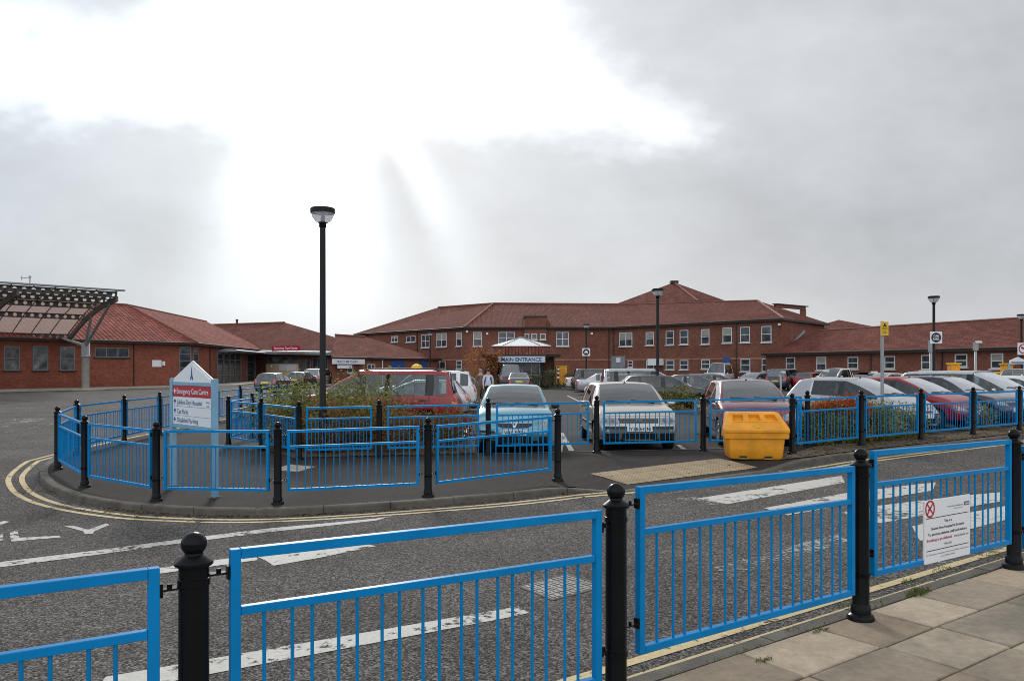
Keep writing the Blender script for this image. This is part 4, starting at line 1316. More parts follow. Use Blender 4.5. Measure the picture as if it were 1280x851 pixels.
for k in range(60):
    i = rnd.randrange(len(e2) // 4, len(e2) - 8); p = offset(e2, -.07)[i]
    litter(p[0], p[1], 9, .25, .05, lambda x, y: zr(x, y) - .008)
litter(-1, 13, 30, 3, 1.2, lambda x, y: zi(x, y) - .012)
tag(mb.build('fallen_leaves', M['leaf']), kind='stuff')
# ------------------------------------------------------------------ cars
# local axes: +x is the front, z up, origin on the ground under the middle
TYPES = {
 # L, W, H, hood front z, cowl (dist from front), cowl z, roof front (dist), B pillar x, roof rear (dist from tail), tail base (dist), tail z, belt front, belt rear
 'small':  dict(L=3.82, W=1.65, H=1.44, hf=.74, cw=.92, cz=.98, rf=1.72, bp=-.10, rr=.50, tb=.14, tz=1.00, b0=.90, b1=.98, ax=.74, ar=.58, r=.29),
 'hatch':  dict(L=4.15, W=1.735, H=1.44, hf=.74, cw=1.10, cz=.97, rf=1.86, bp=-.15, rr=.55, tb=.12, tz=1.00, b0=.90, b1=.95, ax=.82, ar=.72, r=.30),
 'raked':  dict(quarter=False, L=3.84, W=1.65, H=1.43, hf=.66, cw=.86, cz=.96, rf=1.80, bp=-.02, rr=.50, tb=.16, tz=.96, b0=.87, b1=.98, ax=.74, ar=.60, r=.29),
 'estate': dict(darkc=True, L=4.60, W=1.76, H=1.48, hf=.74, cw=1.18, cz=.98, rf=1.98, bp=-.10, rr=.40, tb=.10, tz=.98, b0=.91, b1=.95, ax=.88, ar=.98, r=.31),
 'saloon': dict(L=4.55, W=1.76, H=1.44, hf=.72, cw=1.20, cz=.98, rf=2.02, bp=-.20, rr=1.30, tb=.62, tz=1.03, b0=.90, b1=.97, ax=.88, ar=.95, r=.31),
 'mpv':    dict(darkc=True, L=4.65, W=1.82, H=1.73, hf=.86, cw=.98, cz=1.10, rf=2.02, bp=.30, rr=.34, tb=.12, tz=1.08, b0=1.0, b1=1.04, ax=.92, ar=.86, r=.32),
 'suv':    dict(L=4.40, W=1.80, H=1.72, hf=.92, cw=1.10, cz=1.10, rf=1.80, bp=-.15, rr=.32, tb=.10, tz=1.10, b0=1.04, b1=1.06, ax=.86, ar=.80, r=.35, zb=.32),
 'van':    dict(L=5.2, W=1.95, H=2.25, hf=1.0, cw=.80, cz=1.30, rf=1.65, bp=.9, rr=.20, tb=.08, tz=1.2, b0=1.15, b1=1.15, ax=.90, ar=.95, r=.34, zb=.28),
 'pickup': dict(L=5.1, W=1.80, H=1.76, hf=.98, cw=1.25, cz=1.12, rf=1.90, bp=-.10, rr=1.95, tb=1.72, tz=1.10, b0=1.06, b1=1.08, ax=.90, ar=1.1, r=.37, zb=.38),
}
_wheel = {}
PAINTS = {}
def wheel_mesh(r):
    if r in _wheel: return _wheel[r]
    t = MB(); w = .095
    t.lathe([(r * .62, -w * .9), (r * .72, -w), (r * .95, -w * .92), (r, -w * .6), (r, w * .6), (r * .95, w * .92), (r * .72, w), (r * .62, w * .9)], 28, 'y')
    q = MB()
    q.lathe([(r * .63, -w * .92), (r * .66, w * .95), (r * .60, w * .93), (r * .56, w * .55), (r * .2, w * .50), (0.0, w * .5)], 28, 'y')
    for k in range(5):
        a = 2 * PI * k / 5
        c, s = math.cos(a), math.sin(a)
        q.bar((c * r * .08, w * .62, s * r * .08), (c * r * .60, w * .80, s * r * .60), .06, .035, (0, 1, 0))
    q.lathe([(r * .17, w * .5), (r * .16, w * .86), (0.0, w * .88)], 16, 'y')
    _wheel[r] = (t, q)
    return t, q

def make_body(p, level):
    L, Wd, Hh = p['L'], p['W'] / 2, p['H']
    hf, cz, tz = p['hf'], p['cz'], p['tz']
    X0 = L / 2
    xc, xr, xb, xR, xt = X0 - p['cw'], X0 - p['rf'], p['bp'], -X0 + p['rr'], -X0 + p['tb']
    zb = p.get('zb', .21)
    deck = xt > -X0 + .3
    belt = lambda x: p['b0'] + (p['b1'] - p['b0']) * max(0, min(1, (xc - x) / (xc + X0)))
    hood = lambda x: hf + (cz - hf) * (1 - ((x - xc) / (X0 - xc)) ** 1.7) if x > xc else cz
    S = []   # x, ztop, width factor, zbot
    S += [(X0, hf - .13, .60, zb + .05), (X0 - .025, hf - .07, .80, zb + .03), (X0 - .10, hf - .015, .915, zb + .01), (X0 - .28, hood(X0 - .28), .968, zb)]
    S += [(X0 - .55, hood(X0 - .55), .988, zb)]
    if xc < X0 - .8: S += [((X0 - .55 + xc) / 2, hood((X0 - .55 + xc) / 2), .995, zb)]
    i_c = len(S); S += [(xc, cz, 1, zb)]
    xm = (xc + xr) / 2; S += [(xm, cz + (Hh - cz) * .56, 1, zb)]
    i_r = len(S); S += [(xr, Hh - .035, 1, zb)]
    i_b = len(S); S += [(xb + .05, Hh - .003, 1, zb), (xb - .05, Hh, 1, zb)]
    xcp = xR + min(.42, (xb - xR) * .45)
    i_k = len(S); S += [(xcp, Hh - .012, .998, zb)]
    if p.get('kc'): pass
    S += [(xcp - .06, Hh - .014, .998, zb)]
    i_R = len(S); S += [(xR, Hh - .05, .99, zb)]
    i_t = len(S)
    if deck:
        S += [(xt, tz + .01, .98, zb)]
        if p is TYPES['pickup'] or p.get('bed'):
            S += [(xt - .05, tz - .02, .98, zb)]
        S += [(-X0 + .32, tz - .012, .965, zb + .02), (-X0 + .10, tz - .03, .92, zb + .04), (-X0 + .02, tz - .08, .82, zb + .06), (-X0, tz - .16, .62, zb + .08)]
    else:
        S += [(xt, tz, .955, zb + .02), (xt - .03, tz - .035, .93, zb + .03), (-X0 + .035, tz - .13, .87, zb + .05), (-X0 + .005, tz - .24, .78, zb + .06), (-X0, tz - .36, .58, zb + .08)]
    NJ = 10
    vs = []; n = len(S)
    for i, (x, zt, wf, z0) in enumerate(S):
        w = Wd * wf
        bz = min(belt(x), zt - .055)
        h = zt - bz
        y5 = w * .965
        tum = .30 if Hh < 1.6 else .20
        y6 = y5 - .028 - h * tum
        if h > .2: z6, y7, z7, y8, z8 = bz + h * .845, y6 - .075, bz + h * .955, (y6 - .075) * .55, zt - .004
        else: z6, y7, z7, y8, z8 = bz + h * .55, y6 - .085, bz + h * .80, (y6 - .085) * .55, zt - .006
        ring = [(0, z0), (w * .80, z0), (w * .955, z0 + .055), (w * 1.0, z0 + (bz - z0) * .42), (w * 1.0, z0 + (bz - z0) * .80), (y5, bz), (y6, z6), (y7, z7), (y8, z8), (0, zt + .004)]
        front = X0 - x < .2; rear = x + X0 < .13
        for j, (y, z) in enumerate(ring):
            dx = 0
            if front:
                dx = -.16 * sm(.50, hf + .02, z) - .05 * sm(.42, z0, z)
            if rear and not deck: dx = .035 * sm(.62, tz, z) + .03 * sm(.42, z0, z)
            if rear and deck: dx = .05 * sm(.6, tz, z) + .03 * sm(.42, z0, z)
            vs.append((x + dx, y, z))
    bm = bmesh.new()
    R = [[bm.verts.new(vs[i * NJ + j]) for j in range(NJ)] for i in range(n)]
    Lf = [[R[i][j] if j in (0, NJ - 1) else bm.verts.new((vs[i * NJ + j][0], -vs[i * NJ + j][1], vs[i * NJ + j][2])) for j in range(NJ)] for i in range(n)]
    cr = bm.edges.layers.float.new('crease_edge')
    def matid(i, j):
        if j <= 1: return 1
        if i_c <= i < i_r and j in (7, 8): return 2
        if j == 5 and i in (i_b, i_k) and not p.get('panel'): return 1 if (i == i_b or p.get('darkc')) else 0
        if j == 5 and (i_c <= i < i_b or i_b + 1 <= i < i_k): return 3
        if j == 5 and i_k + 1 <= i < i_R and p.get('quarter', True) and not p.get('panel'): return 3
        if i_R <= i < i_t and j in (7, 8): return 4
        return 0
    for i in range(n - 1):
        for j in range(NJ - 1):
            m_ = matid(i, j)
            if p.get('panel') and m_ == 3 and i >= i_b: m_ = 0
            for A_, rev in ((R, False), (Lf, True)):
                q = [A_[i][j], A_[i][j + 1], A_[i + 1][j + 1], A_[i + 1][j]]
                if rev: q.reverse()
                f = bm.faces.new(q); f.material_index = m_; f.smooth = True
    for i, rev in ((0, False), (n - 1, True)):
        for j in range(NJ - 1):
            q = []
            for v in (R[i][j], Lf[i][j], Lf[i][j + 1], R[i][j + 1]):
                if v not in q: q.append(v)
            if rev: q.reverse()
            f = bm.faces.new(q); f.material_index = 0; f.smooth = True
    bmesh.ops.recalc_face_normals(bm, faces=bm.faces[:])
    bm.verts.index_update()
    def crease(a, b, v):
        e = bm.edges.get((a, b))
        if e: e[cr] = v
    for A_ in (R, Lf):
        for i in range(n - 1):
            crease(A_[i][5], A_[i + 1][5], .45 if i_c <= i <= i_R else .55)
            crease(A_[i][2], A_[i + 1][2], .4)
            if i_c <= i < i_t:
                crease(A_[i][6], A_[i + 1][6], .5); crease(A_[i][7], A_[i + 1][7], .5)
        for j in range(5, 7):
            for i in (i_b, i_b + 1, i_k, i_k + 1): crease(A_[i][j], A_[i][j + 1], .35)
        for j in range(6, 9):
            for i in (i_c, i_r, i_R, i_t): crease(A_[i][j], A_[i][j + 1], .75)
        crease(A_[i_R][5], A_[i_R][6], .5)
    me = bpy.data.meshes.new('body'); bm.to_mesh(me); bm.free()
    o = bpy.data.objects.new('body', me); COL.objects.link(o)
    s = o.modifiers.new('s', 'SUBSURF'); s.levels = level; s.render_levels = level
    for _ in range(5): me.materials.append(None)
    # wheel arches
    c = MB(); r = p['r'] + .05
    for ax in (X0 - p['ax'], -X0 + p['ar']):
        for sg in (-1, 1):
            prof = [(r, 0), (r, .42)]
            N = 28 if level > 1 else 18
            y0, y1 = sg * (Wd - .24), sg * (Wd + .25)
            v_ = []
            for y in (y0, y1):
                for k in range(N): v_.append((ax + r * math.cos(2 * PI * k / N), y, p['r'] + r * math.sin(2 * PI * k / N)))
            fs = [(k, (k + 1) % N, N + (k + 1) % N, N + k) for k in range(N)] + [tuple(reversed(range(N))), tuple(range(N, 2 * N))]
            if sg > 0: fs = [tuple(reversed(f)) for f in fs]
            c.faces(v_, fs, 1)
    co = c.build('arch', [None, None, None, None, None]); 
    bmc = bmesh.new(); bmc.from_mesh(co.data); bmesh.ops.recalc_face_normals(bmc, faces=bmc.faces[:]); bmc.to_mesh(co.data); bmc.free()
    b = o.modifiers.new('b', 'BOOLEAN'); b.operation = 'DIFFERENCE'; b.object = co; b.solver = 'EXACT'
    bpy.context.view_layer.update()
    dg = bpy.context.evaluated_depsgraph_get()
    res = bpy.data.meshes.new_from_object(o.evaluated_get(dg))
    bpy.data.objects.remove(o); bpy.data.objects.remove(co)
    return res, dict(X0=X0, xc=xc, xr=xr, xb=xb, xR=xR, xt=xt, belt=belt, deck=deck, xcp=xcp)

_body = {}
def split_body(key, level):
    if (key, level) in _body: return _body[(key, level)]
    p = TYPES[key]
    me, info = make_body(p, level)
    bm = bmesh.new(); bm.from_mesh(me)
    tree = BVHTree.FromBMesh(bm)
    out = {}
    for name, ids in (('body', (0, 1)), ('windscreen', (2,)), ('side_windows', (3,)), ('rear_window', (4,))):
        b2 = bm.copy()
        bmesh.ops.delete(b2, geom=[f for f in b2.faces if f.material_index not in ids], context='FACES')
        if name != 'body':
            for f in b2.faces: f.material_index = 0
        if name == 'side_windows':
            out[name] = []; left = set(b2.faces)
            while left:
                st = [left.pop()]; isl = {st[0]}
                while st:
                    for e_ in st.pop().edges:
                        for g_ in e_.link_faces:
                            if g_ in left: left.discard(g_); isl.add(g_); st.append(g_)
                b3 = bmesh.new(); vm = {}
                for f_ in isl:
                    for v_ in f_.verts:
                        if v_ not in vm: vm[v_] = b3.verts.new(v_.co)
                    nf = b3.faces.new([vm[v_] for v_ in f_.verts]); nf.smooth = True
                m2 = bpy.data.meshes.new(name); b3.to_mesh(m2); b3.free(); m2.materials.append(None)
                out[name].append(m2)
            b2.free(); continue
        m2 = bpy.data.meshes.new(name); b2.to_mesh(m2); b2.free()
        out[name] = m2
    bm.free(); bpy.data.meshes.remove(me)
    # solid shell: dark lining inside
    o = bpy.data.objects.new('t', out['body']); COL.objects.link(o)
    for _ in range(3): out['body'].materials.append(None)
    so = o.modifiers.new('so', 'SOLIDIFY'); so.thickness = .022; so.offset = -1; so.material_offset = 2; so.use_rim = True; so.material_offset_rim = 1
    bpy.context.view_layer.update()
    m3 = bpy.data.meshes.new_from_object(o.evaluated_get(bpy.context.evaluated_depsgraph_get()))
    bpy.data.objects.remove(o)
    ids = [0] * len(m3.polygons); m3.polygons.foreach_get('material_index', ids)
    m3.polygons.foreach_set('material_index', [min(i, 1) for i in ids])
    out['body'] = m3
    # door glass one piece per side pane group: left and right
    _body[(key, level)] = (out, info, tree)
    return _body[(key, level)]

def decal(tree, axis, quad, off=.006, nx=8, ny=5, back=.02, rnd=0.0):
    """a patch that follows the body: quad = four (a, b) corners seen along axis"""
    mb = MB(); P = []
    for j in range(ny + 1):
        row = []
        for i in range(nx + 1):
            s, t = i / nx, j / ny
            if rnd:
                # pull the corners in for a rounded outline
                a, b = 2 * s - 1, 2 * t - 1
                a2 = a * (1 - rnd * .30 * b * b); b2 = b * (1 - rnd * .30 * a * a)
                s, t = (a2 + 1) / 2, (b2 + 1) / 2
            u = quad[0][0] * (1 - s) * (1 - t) + quad[1][0] * s * (1 - t) + quad[2][0] * s * t + quad[3][0] * (1 - s) * t
            v = quad[0][1] * (1 - s) * (1 - t) + quad[1][1] * s * (1 - t) + quad[2][1] * s * t + quad[3][1] * (1 - s) * t
            if axis[0] in 'fr':
                sg = 1 if axis == 'f' else -1
                h, nn, _, _ = tree.ray_cast(Vector((sg * 6, u, v)), Vector((-sg, 0, 0)))
                d = Vector((sg, 0, 0))
            else:
                sg = 1 if axis == 'l' else -1
                h, nn, _, _ = tree.ray_cast(Vector((u, sg * 4, v)), Vector((0, -sg, 0)))
                d = Vector((0, sg, 0))
            row.append((h, d))
        P.append(row)
    good = [h for r in P for h, d in r if h is not None]
    if not good: return None
    for j, r in enumerate(P):
        for i, (h, d) in enumerate(r):
            if h is None:
                h = min(good, key=lambda q: abs(i))
            P[j][i] = (h, d)
    vs = [h + d * off for r in P for h, d in r] + [h - d * back for r in P for h, d in r]
    k = nx + 1; N = k * (ny + 1)
    fs = [(j * k + i, j * k + i + 1, (j + 1) * k + i + 1, (j + 1) * k + i) for j in range(ny) for i in range(nx)]
    ed = [(i, i + 1) for i in range(nx)] + [(j * k + nx, (j + 1) * k + nx) for j in range(ny)] + [(ny * k + i + 1, ny * k + i) for i in reversed(range(nx))] + [((j + 1) * k, j * k) for j in reversed(range(ny))]
    fs2 = [(b, a, a + N, b + N) for a, b in ed]
    flip = axis in ('r', 'l')
    allf = fs + fs2
    if flip: allf = [tuple(reversed(f)) for f in allf]
    mb.faces(vs, allf, 0, False)
    return mb

def car(label, key, x, y, heading, paint, name='parked_car', level=1, zf=zi, plates=('', ''), bumper=None, front=None, rear=None, seats=True, privacy=False, cat='car', h_scale=1.0, group='parked cars', by=None, roofbars=False, lights=None):
    """x, y: centre (by=None), or the middle of the front / rear face (by='front'/'rear')"""
    p = TYPES[key]
    ca, sa = math.cos(heading), math.sin(heading)
    if by: 
        s = -1 if by == 'front' else 1
        x += s * ca * p['L'] / 2; y += s * sa * p['L'] / 2
    out, I_, tree = split_body(key, level)
    o = thing(name, label, cat, (x, y, zf(x, y) + .004), heading, group)
    o.scale = (1, 1, h_scale)
    if paint not in PAINTS: PAINTS[paint] = car_paint('car_paint', paint[:3], *paint[3:])
    pm = PAINTS[paint]
    def add(nm, me, mats, par=o):
        me = me.copy(); ids = [0] * len(me.polygons); me.polygons.foreach_get('material_index', ids)
        me.materials.clear()
        for m_ in mats: me.materials.append(m_)
        me.polygons.foreach_set('material_index', [min(i_, len(mats) - 1) for i_ in ids]); me.update()
        q = bpy.data.objects.new(nm, me); COL.objects.link(q); q.parent = par
        return q
    body = add('body', out['body'], [pm, M['plastic']])
    add('windscreen', out['windscreen'], [M['glass']])
    for w_ in out['side_windows']: add('side_window', w_, [M['privacy'] if privacy else M['glass_side']])
    add('rear_window', out['rear_window'], [M['privacy'] if privacy else M['glass']])
    X0, Wd, Hh, r = I_['X0'], p['W'] / 2, p['H'], p['r']
    tm, rm = wheel_mesh(r)
    wt = None
    for ax in (X0 - p['ax'], -X0 + p['ar']):
        for sg in (1, -1):
            if wt is None:
                wt = part('wheel', tm, M['rubber'], o); wt.location = (ax, sg * (Wd - .115), r)
                wr = part('rim', rm, M['alloy'], wt); first = wt
            else:
                wt = dup_child(first, o, (ax, sg * (Wd - .115), r)); dup_child(wr, wt)
            wt.rotation_euler = (0, 0, 0 if sg > 0 else PI)
    def D(nm, axis, quad, m_, **k):
        b = decal(tree, axis, quad, **k)
        if b: return part(nm, b, m_, o)
    hf, tz, zb = p['hf'], p['tz'], p.get('zb', .21)
    fr = front or {}
    # front
    if fr.get('default', True):
        D('headlight', 'f', [(Wd * .52, hf - .15), (Wd * .93, hf - .12), (Wd * .93, hf + .03), (Wd * .55, hf - .03)], M['lens'], nx=6, ny=4, rnd=.5)
        D('headlight', 'f', [(-Wd * .93, hf - .12), (-Wd * .52, hf - .15), (-Wd * .55, hf - .03), (-Wd * .93, hf + .03)], M['lens'], nx=6, ny=4, rnd=.5)
        D('grille', 'f', [(-Wd * .42, hf - .15), (Wd * .42, hf - .15), (Wd * .45, hf - .06), (-Wd * .45, hf - .06)], M['plastic'], nx=6, ny=2)
        D('air_intake', 'f', [(-Wd * .60, zb + .06), (Wd * .60, zb + .06), (Wd * .62, zb + .17), (-Wd * .62, zb + .17)], M['plastic'], nx=8, ny=2)
        D('number_plate', 'f', [(-.26, zb + .21), (.26, zb + .21), (.26, zb + .32), (-.26, zb + .32)], M['plate_w'], nx=3, ny=1, off=.018)
    # rear
    if (rear or {}).get('default', True):
        zl = tz - (.28 if I_['deck'] else .12)
        D('tail_light', 'r', [(Wd * .66, zl - .16), (Wd * .97, zl - .14), (Wd * .94, zl + .14), (Wd * .72, zl + .12)], M['red_lens'], nx=5, ny=4)
        D('tail_light', 'r', [(-Wd * .97, zl - .14), (-Wd * .66, zl - .16), (-Wd * .72, zl + .12), (-Wd * .94, zl + .14)], M['red_lens'], nx=5, ny=4)
        D('number_plate', 'r', [(-.26, .70), (.26, .70), (.26, .81), (-.26, .81)], M['plate_y'], nx=3, ny=1, off=.012)
        D('bumper', 'r', [(-Wd * .86, .40), (Wd * .86, .40), (Wd * .88, .50), (-Wd * .88, .50)], bumper or M['plastic'], nx=8, ny=2, off=.012)
    # sides: door gaps, handles, sill strip, mirrors
    for ax, sg in (('l', 1), ('s', -1)):
        for xs in (I_['xb'], I_['xr'] + .42, I_['xcp'] + .02):
            if key in ('van',) and xs == I_['xcp'] + .02: continue
            D('door_gap', ax, [(xs - .006, zb + .14), (xs + .006, zb + .14), (xs + .006, I_['belt'](xs) - .02), (xs - .006, I_['belt'](xs) - .02)], M['ink'], nx=1, ny=6, off=.0015, back=.005)
        for xs in (I_['xb'] + .16, I_['xcp'] + .2):
            zz = I_['belt'](xs) - .10
            D('door_handle', ax, [(xs - .085, zz - .016), (xs + .085, zz - .016), (xs + .085, zz + .016), (xs - .085, zz + .016)], bumper or M['plastic'], nx=2, ny=1, off=.022)
        if fr.get('strip', True):
            x0_, x1_ = -X0 + p['ar'] + r + .08, X0 - p['ax'] - r - .08
            D('side_strip', ax, [(x0_, .50), (x1_, .50), (x1_, .56), (x0_, .56)], bumper or M['plastic'], nx=8, ny=1, off=.010)
        mx = I_['xc'] - .28; mz = I_['belt'](mx) + .07
        q = MB(); ell = []
        for i in range(7):
            for k in range(12):
                t = -1 + 2 * i / 6; w = math.sqrt(max(0, 1 - abs(t) ** 2.6)); a = 2 * PI * k / 12
                ell.append((mx + .055 * w * math.cos(a), sg * (Wd + .085 + .10 * t), mz + .065 * w * math.sin(a)))
        q.faces(ell, [(i * 12 + k, i * 12 + (k + 1) % 12, (i + 1) * 12 + (k + 1) % 12, (i + 1) * 12 + k) for i in range(6) for k in range(12)], 0, True)
        q.bar((mx, sg * (Wd - .03), mz - .05), (mx, sg * (Wd + .05), mz - .02), .06, .035)
        part('mirror', q, fr.get('mirror', pm), o)
    # rubber round the windscreen and wipers
    if level > 1:
        xw = I_['xc']
        q = MB()
        for y0_, y1_ in ((Wd * .62, Wd * .02), (0, -Wd * .6)):
            pts = []
            for k in range(7):
                t = k / 6; yy = y0_ + (y1_ - y0_) * t; xx = xw - .04 - .05 * t
                h, _, _, _ = tree.ray_cast(Vector((xx, yy, 3)), Vector((0, 0, -1)))
                if h: pts.append(h + Vector((0, 0, .016)))
            for a, b in zip(pts, pts[1:]): q.tube(a, b, .010, n=5, caps=False)
        part('wipers', q, M['ink'], o)
        if fr.get('aerial', True):
            q = MB(); xa = I_['xr'] - .06; h, _, _, _ = tree.ray_cast(Vector((xa, 0, 3)), Vector((0, 0, -1)))
            q.lathe([(.03, h.z - .005), (.02, h.z + .02), (0.006, h.z + .03)], 10, c=(xa, 0, 0)); q.tube((xa, 0, h.z + .02), (xa - .12, 0, h.z + .24), .004, .002, 5); part('aerial', q, M['ink'], o)
    # interior
    if seats:
        q = MB()
        def rb(c, s, rot=0.0):
            m3 = Matrix.Rotation(rot, 3, 'Y'); q.box(c, s, m3)
        for sg in (-1, 1):
            rb((.05, sg * .36, .52), (.5, .48, .16)); rb((-.24, sg * .36, .86), (.14, .46, .56), -.22); rb((-.34, sg * .36, 1.20), (.09, .26, .18), -.2)
        rb((-.85, 0, .54), (.45, 1.25, .16)); rb((-1.12, 0, .84), (.14, 1.25, .46), -.3)
        if level > 1:
            for sg in (-.36, .36): rb((-1.2, sg, 1.12), (.08, .24, .14), -.2)
        bo = part('seats', q, M['seat'], o)
        bv = bo.modifiers.new('b', 'BEVEL'); bv.width = .05; bv.segments = 2
        q = MB(); q.box((I_['xc'] - .22, 0, min(.92, p['cz'] - .06)), (.34, 2 * Wd - .30, .16)); q.box((0, 0, .27), (p['L'] - .9, 2 * Wd - .55, .06))
        part('dashboard', q, M['plastic'], o)
        q = MB(); cx, cy, cz = I_['xc'] - .48, -.36, .92
        N = 20; rr = .18
        for k in range(N):
            a, b = 2 * PI * k / N, 2 * PI * (k + 1) / N
            f = lambda t: (cx - rr * math.sin(t) * .4, cy + rr * math.cos(t), cz + rr * math.sin(t) * .9)
            q.tube(f(a), f(b), .014, n=6, caps=False)
        part('steering_wheel', q, M['plastic'], o)
    if roofbars:
        q = MB()
        for sg in (-1, 1):
            pts = []
            for k in range(9):
                xx = I_['xr'] - .1 + (I_['xR'] + .15 - I_['xr'] + .1) * k / 8
                h, _, _, _ = tree.ray_cast(Vector((xx, sg * Wd * .60, 4)), Vector((0, 0, -1)))
                if h: pts.append(h + Vector((0, 0, .045 if 0 < k < 8 else .0)))
            for a, b in zip(pts, pts[1:]): q.tube(a, b, .018, n=6, caps=False)
        part('roof_rails', q, M['ink'], o)
    return o, D, tree, I_

S_ = lambda r, g, b: tuple(lin(c) for c in (r, g, b))
def C(r, g, b, metal=.35, rough=.28): return (*S_(r, g, b), metal, rough)
SILVER = C(176, 178, 182, .55, .3); SILVER2 = C(165, 166, 170, .5, .3); WHITE = C(215, 216, 216, 0, .3); CHAR = C(58, 62, 70, .5, .3); BLACK = C(24, 25, 28, .3, .3)
TEAL = C(104, 158, 172, .55, .3); BEIGE = C(194, 186, 170, .6, .32); MAROON = C(120, 52, 64, .65, .28); RED = C(142, 6, 18, 0, .3); NAVY = C(20, 27, 48, .4, .3)
DOWN = -PI / 2

# ---- row facing the rail
y_ = 16.5
nodef = dict(default=False)
o, D, tr, I_ = car('pale teal hatchback with V grille badge facing the railing beside the red people carrier', 'small', 0.05, 16.02, DOWN + .0, TEAL, level=2, by='front', front=dict(default=False, strip=True, mirror=M['plastic'], aerial=False))
Wd = 1.65 / 2
D('headlight', 'f', [(.44, .57), (.79, .63), (.80, .77), (.60, .71)], M['lens'], nx=8, ny=5, rnd=.4); D('headlight', 'f', [(-.79, .63), (-.44, .57), (-.60, .71), (-.80, .77)], M['lens'], nx=8, ny=5, rnd=.4)
D('grille', 'f', [(-.30, .575), (.30, .575), (.42, .665), (-.42, .665)], M['plastic'], nx=8, ny=2, rnd=.3)
D('bonnet_gap', 'f', [(-.70, .672), (.70, .672), (.70, .678), (-.70, .678)], M['ink'], nx=14, ny=1, off=.0015, back=.004)
D('badge', 'f', [(-.015, .580), (.015, .580), (.075, .690), (.035, .690)], M['chrome'], nx=2, ny=3, off=.022); D('badge', 'f', [(-.0151, .580), (.0149, .580), (-.035, .690), (-.075, .690)], M['chrome'], nx=2, ny=3, off=.020)
D('grille_bar', 'f', [(-.40, .668), (.40, .668), (.42, .685), (-.42, .685)], M['chrome'], nx=8, ny=1, off=.012)
D('bumper_strip', 'f', [(-.80, .49), (-.40, .47), (-.40, .51), (-.80, .53)], M['plastic'], nx=5, ny=1, off=.008); D('bumper_strip', 'f', [(.40, .47), (.80, .49), (.80, .53), (.40, .51)], M['plastic'], nx=5, ny=1, off=.008)
D('number_plate', 'f', [(-.26, .43), (.26, .43), (.26, .54), (-.26, .54)], M['plate_w'], nx=2, ny=1, off=.022)
D('air_intake', 'f', [(-.36, .27), (.36, .27), (.40, .405), (-.40, .405)], M['ink'], nx=8, ny=2, rnd=.25, off=.008)
for s in (-1, 1): D('fog_lamp', 'f', [(s * .62 - .12, .29), (s * .62 + .12, .29), (s * .62 + .12, .40), (s * .62 - .12, .40)], M['plastic'], nx=4, ny=2, rnd=.3, off=.008)
def plate_text(o, x, z, s, m_=None, w=.43):
    q = MB(); put_text(q, s, (x, 0, z - .036), (0, 1, 0), (0, 0, 1), w=w, h=.075, bold=.01); part('plate_lettering', q, M['ink'], o)
plate_text(o, 1.91 + .028, .485, 'V41 BTU')

o, D, tr, I_ = car('beige hatchback with round twin headlamps facing the railing next to the grit bin', 'hatch', 2.63, 16.0, DOWN + .02, BEIGE, level=2, by='front', front=dict(default=False, strip=True), bumper=M['plastic'])
for s in (-1, 1):
    D('headlight', 'f', sorted([(s * .42, .585), (s * .80, .60), (s * .80, .745), (s * .42, .735)], key=lambda q: (q[1] > .7, q[0] if q[1] < .7 else -q[0])), M['lens'], nx=8, ny=5, rnd=.55)
    for dx, rr in ((.12, .040), (.27, .036)):
        q = decal(tr, 'f', [(s * (.42 + dx) - rr, .665 - rr), (s * (.42 + dx) + rr, .665 - rr), (s * (.42 + dx) + rr, .665 + rr), (s * (.42 + dx) - rr, .665 + rr)], nx=6, ny=6, rnd=.9, off=.010)
        if q: part('lamp_reflector', q, M['bumper_grey'], o)
D('grille', 'f', [(-.40, .625), (.40, .625), (.42, .715), (-.42, .715)], M['plastic'], nx=8, ny=2)
for z in (.645, .685): D('grille_bar', 'f', [(-.40, z), (.40, z), (.40, z + .018), (-.40, z + .018)], pm if False else M['bumper_grey'], nx=8, ny=1, off=.014)
D('bonnet_gap', 'f', [(-.74, .752), (.74, .752), (.74, .758), (-.74, .758)], M['ink'], nx=14, ny=1, off=.0015, back=.004)
D('bumper_strip', 'f', [(-.82, .50), (.82, .50), (.82, .56), (-.82, .56)], M['plastic'], nx=14, ny=1, off=.012)
D('lower_bumper', 'f', [(-.80, .24), (.80, .24), (.82, .497), (-.82, .497)], M['bumper_grey'], nx=14, ny=4, off=.006)
for a, b in ((-.72, -.42), (-.36, .36), (.42, .72)): D('air_intake', 'f', [(a, .30), (b, .30), (b, .415), (a, .415)], M['ink'], nx=5, ny=1, off=.012)
D('number_plate', 'f', [(-.26, .455), (.26, .455), (.26, .565), (-.26, .565)], M['plate_w'], nx=2, ny=1, off=.028)
plate_text(o, 2.075 + .034, .51, 'Y38 ECN')
q = MB(); cf = (2.075 - .060, 0, .67)
h, _, _, _ = tr.ray_cast(Vector((6, 0, .67)), Vector((-1, 0, 0))); cf = (h.x + .018, 0, .67)
flat_ring(q, (0, 0), .050, .060, cf, (0, 1, 0), (0, 0, 1), .008)
def vstroke(q, pts, w, org):
    for a, b in zip(pts, pts[1:]):
        dx, dy = b[0] - a[0], b[1] - a[1]; l = math.hypot(dx, dy); nx, ny = -dy / l * w, dx / l * w
        flat_poly(q, [(a[0] - nx, a[1] - ny), (b[0] - nx, b[1] - ny), (b[0] + nx, b[1] + ny), (a[0] + nx, a[1] + ny)], org, (0, 1, 0), (0, 0, 1), .006)
vstroke(q, [(-.019, .045), (0, .006), (.019, .045)], .0045, cf); vstroke(q, [(-.044, .022), (-.020, -.042), (0, .004), (.020, -.042), (.044, .022)], .0045, cf)
part('badge', q, M['chrome'], o)

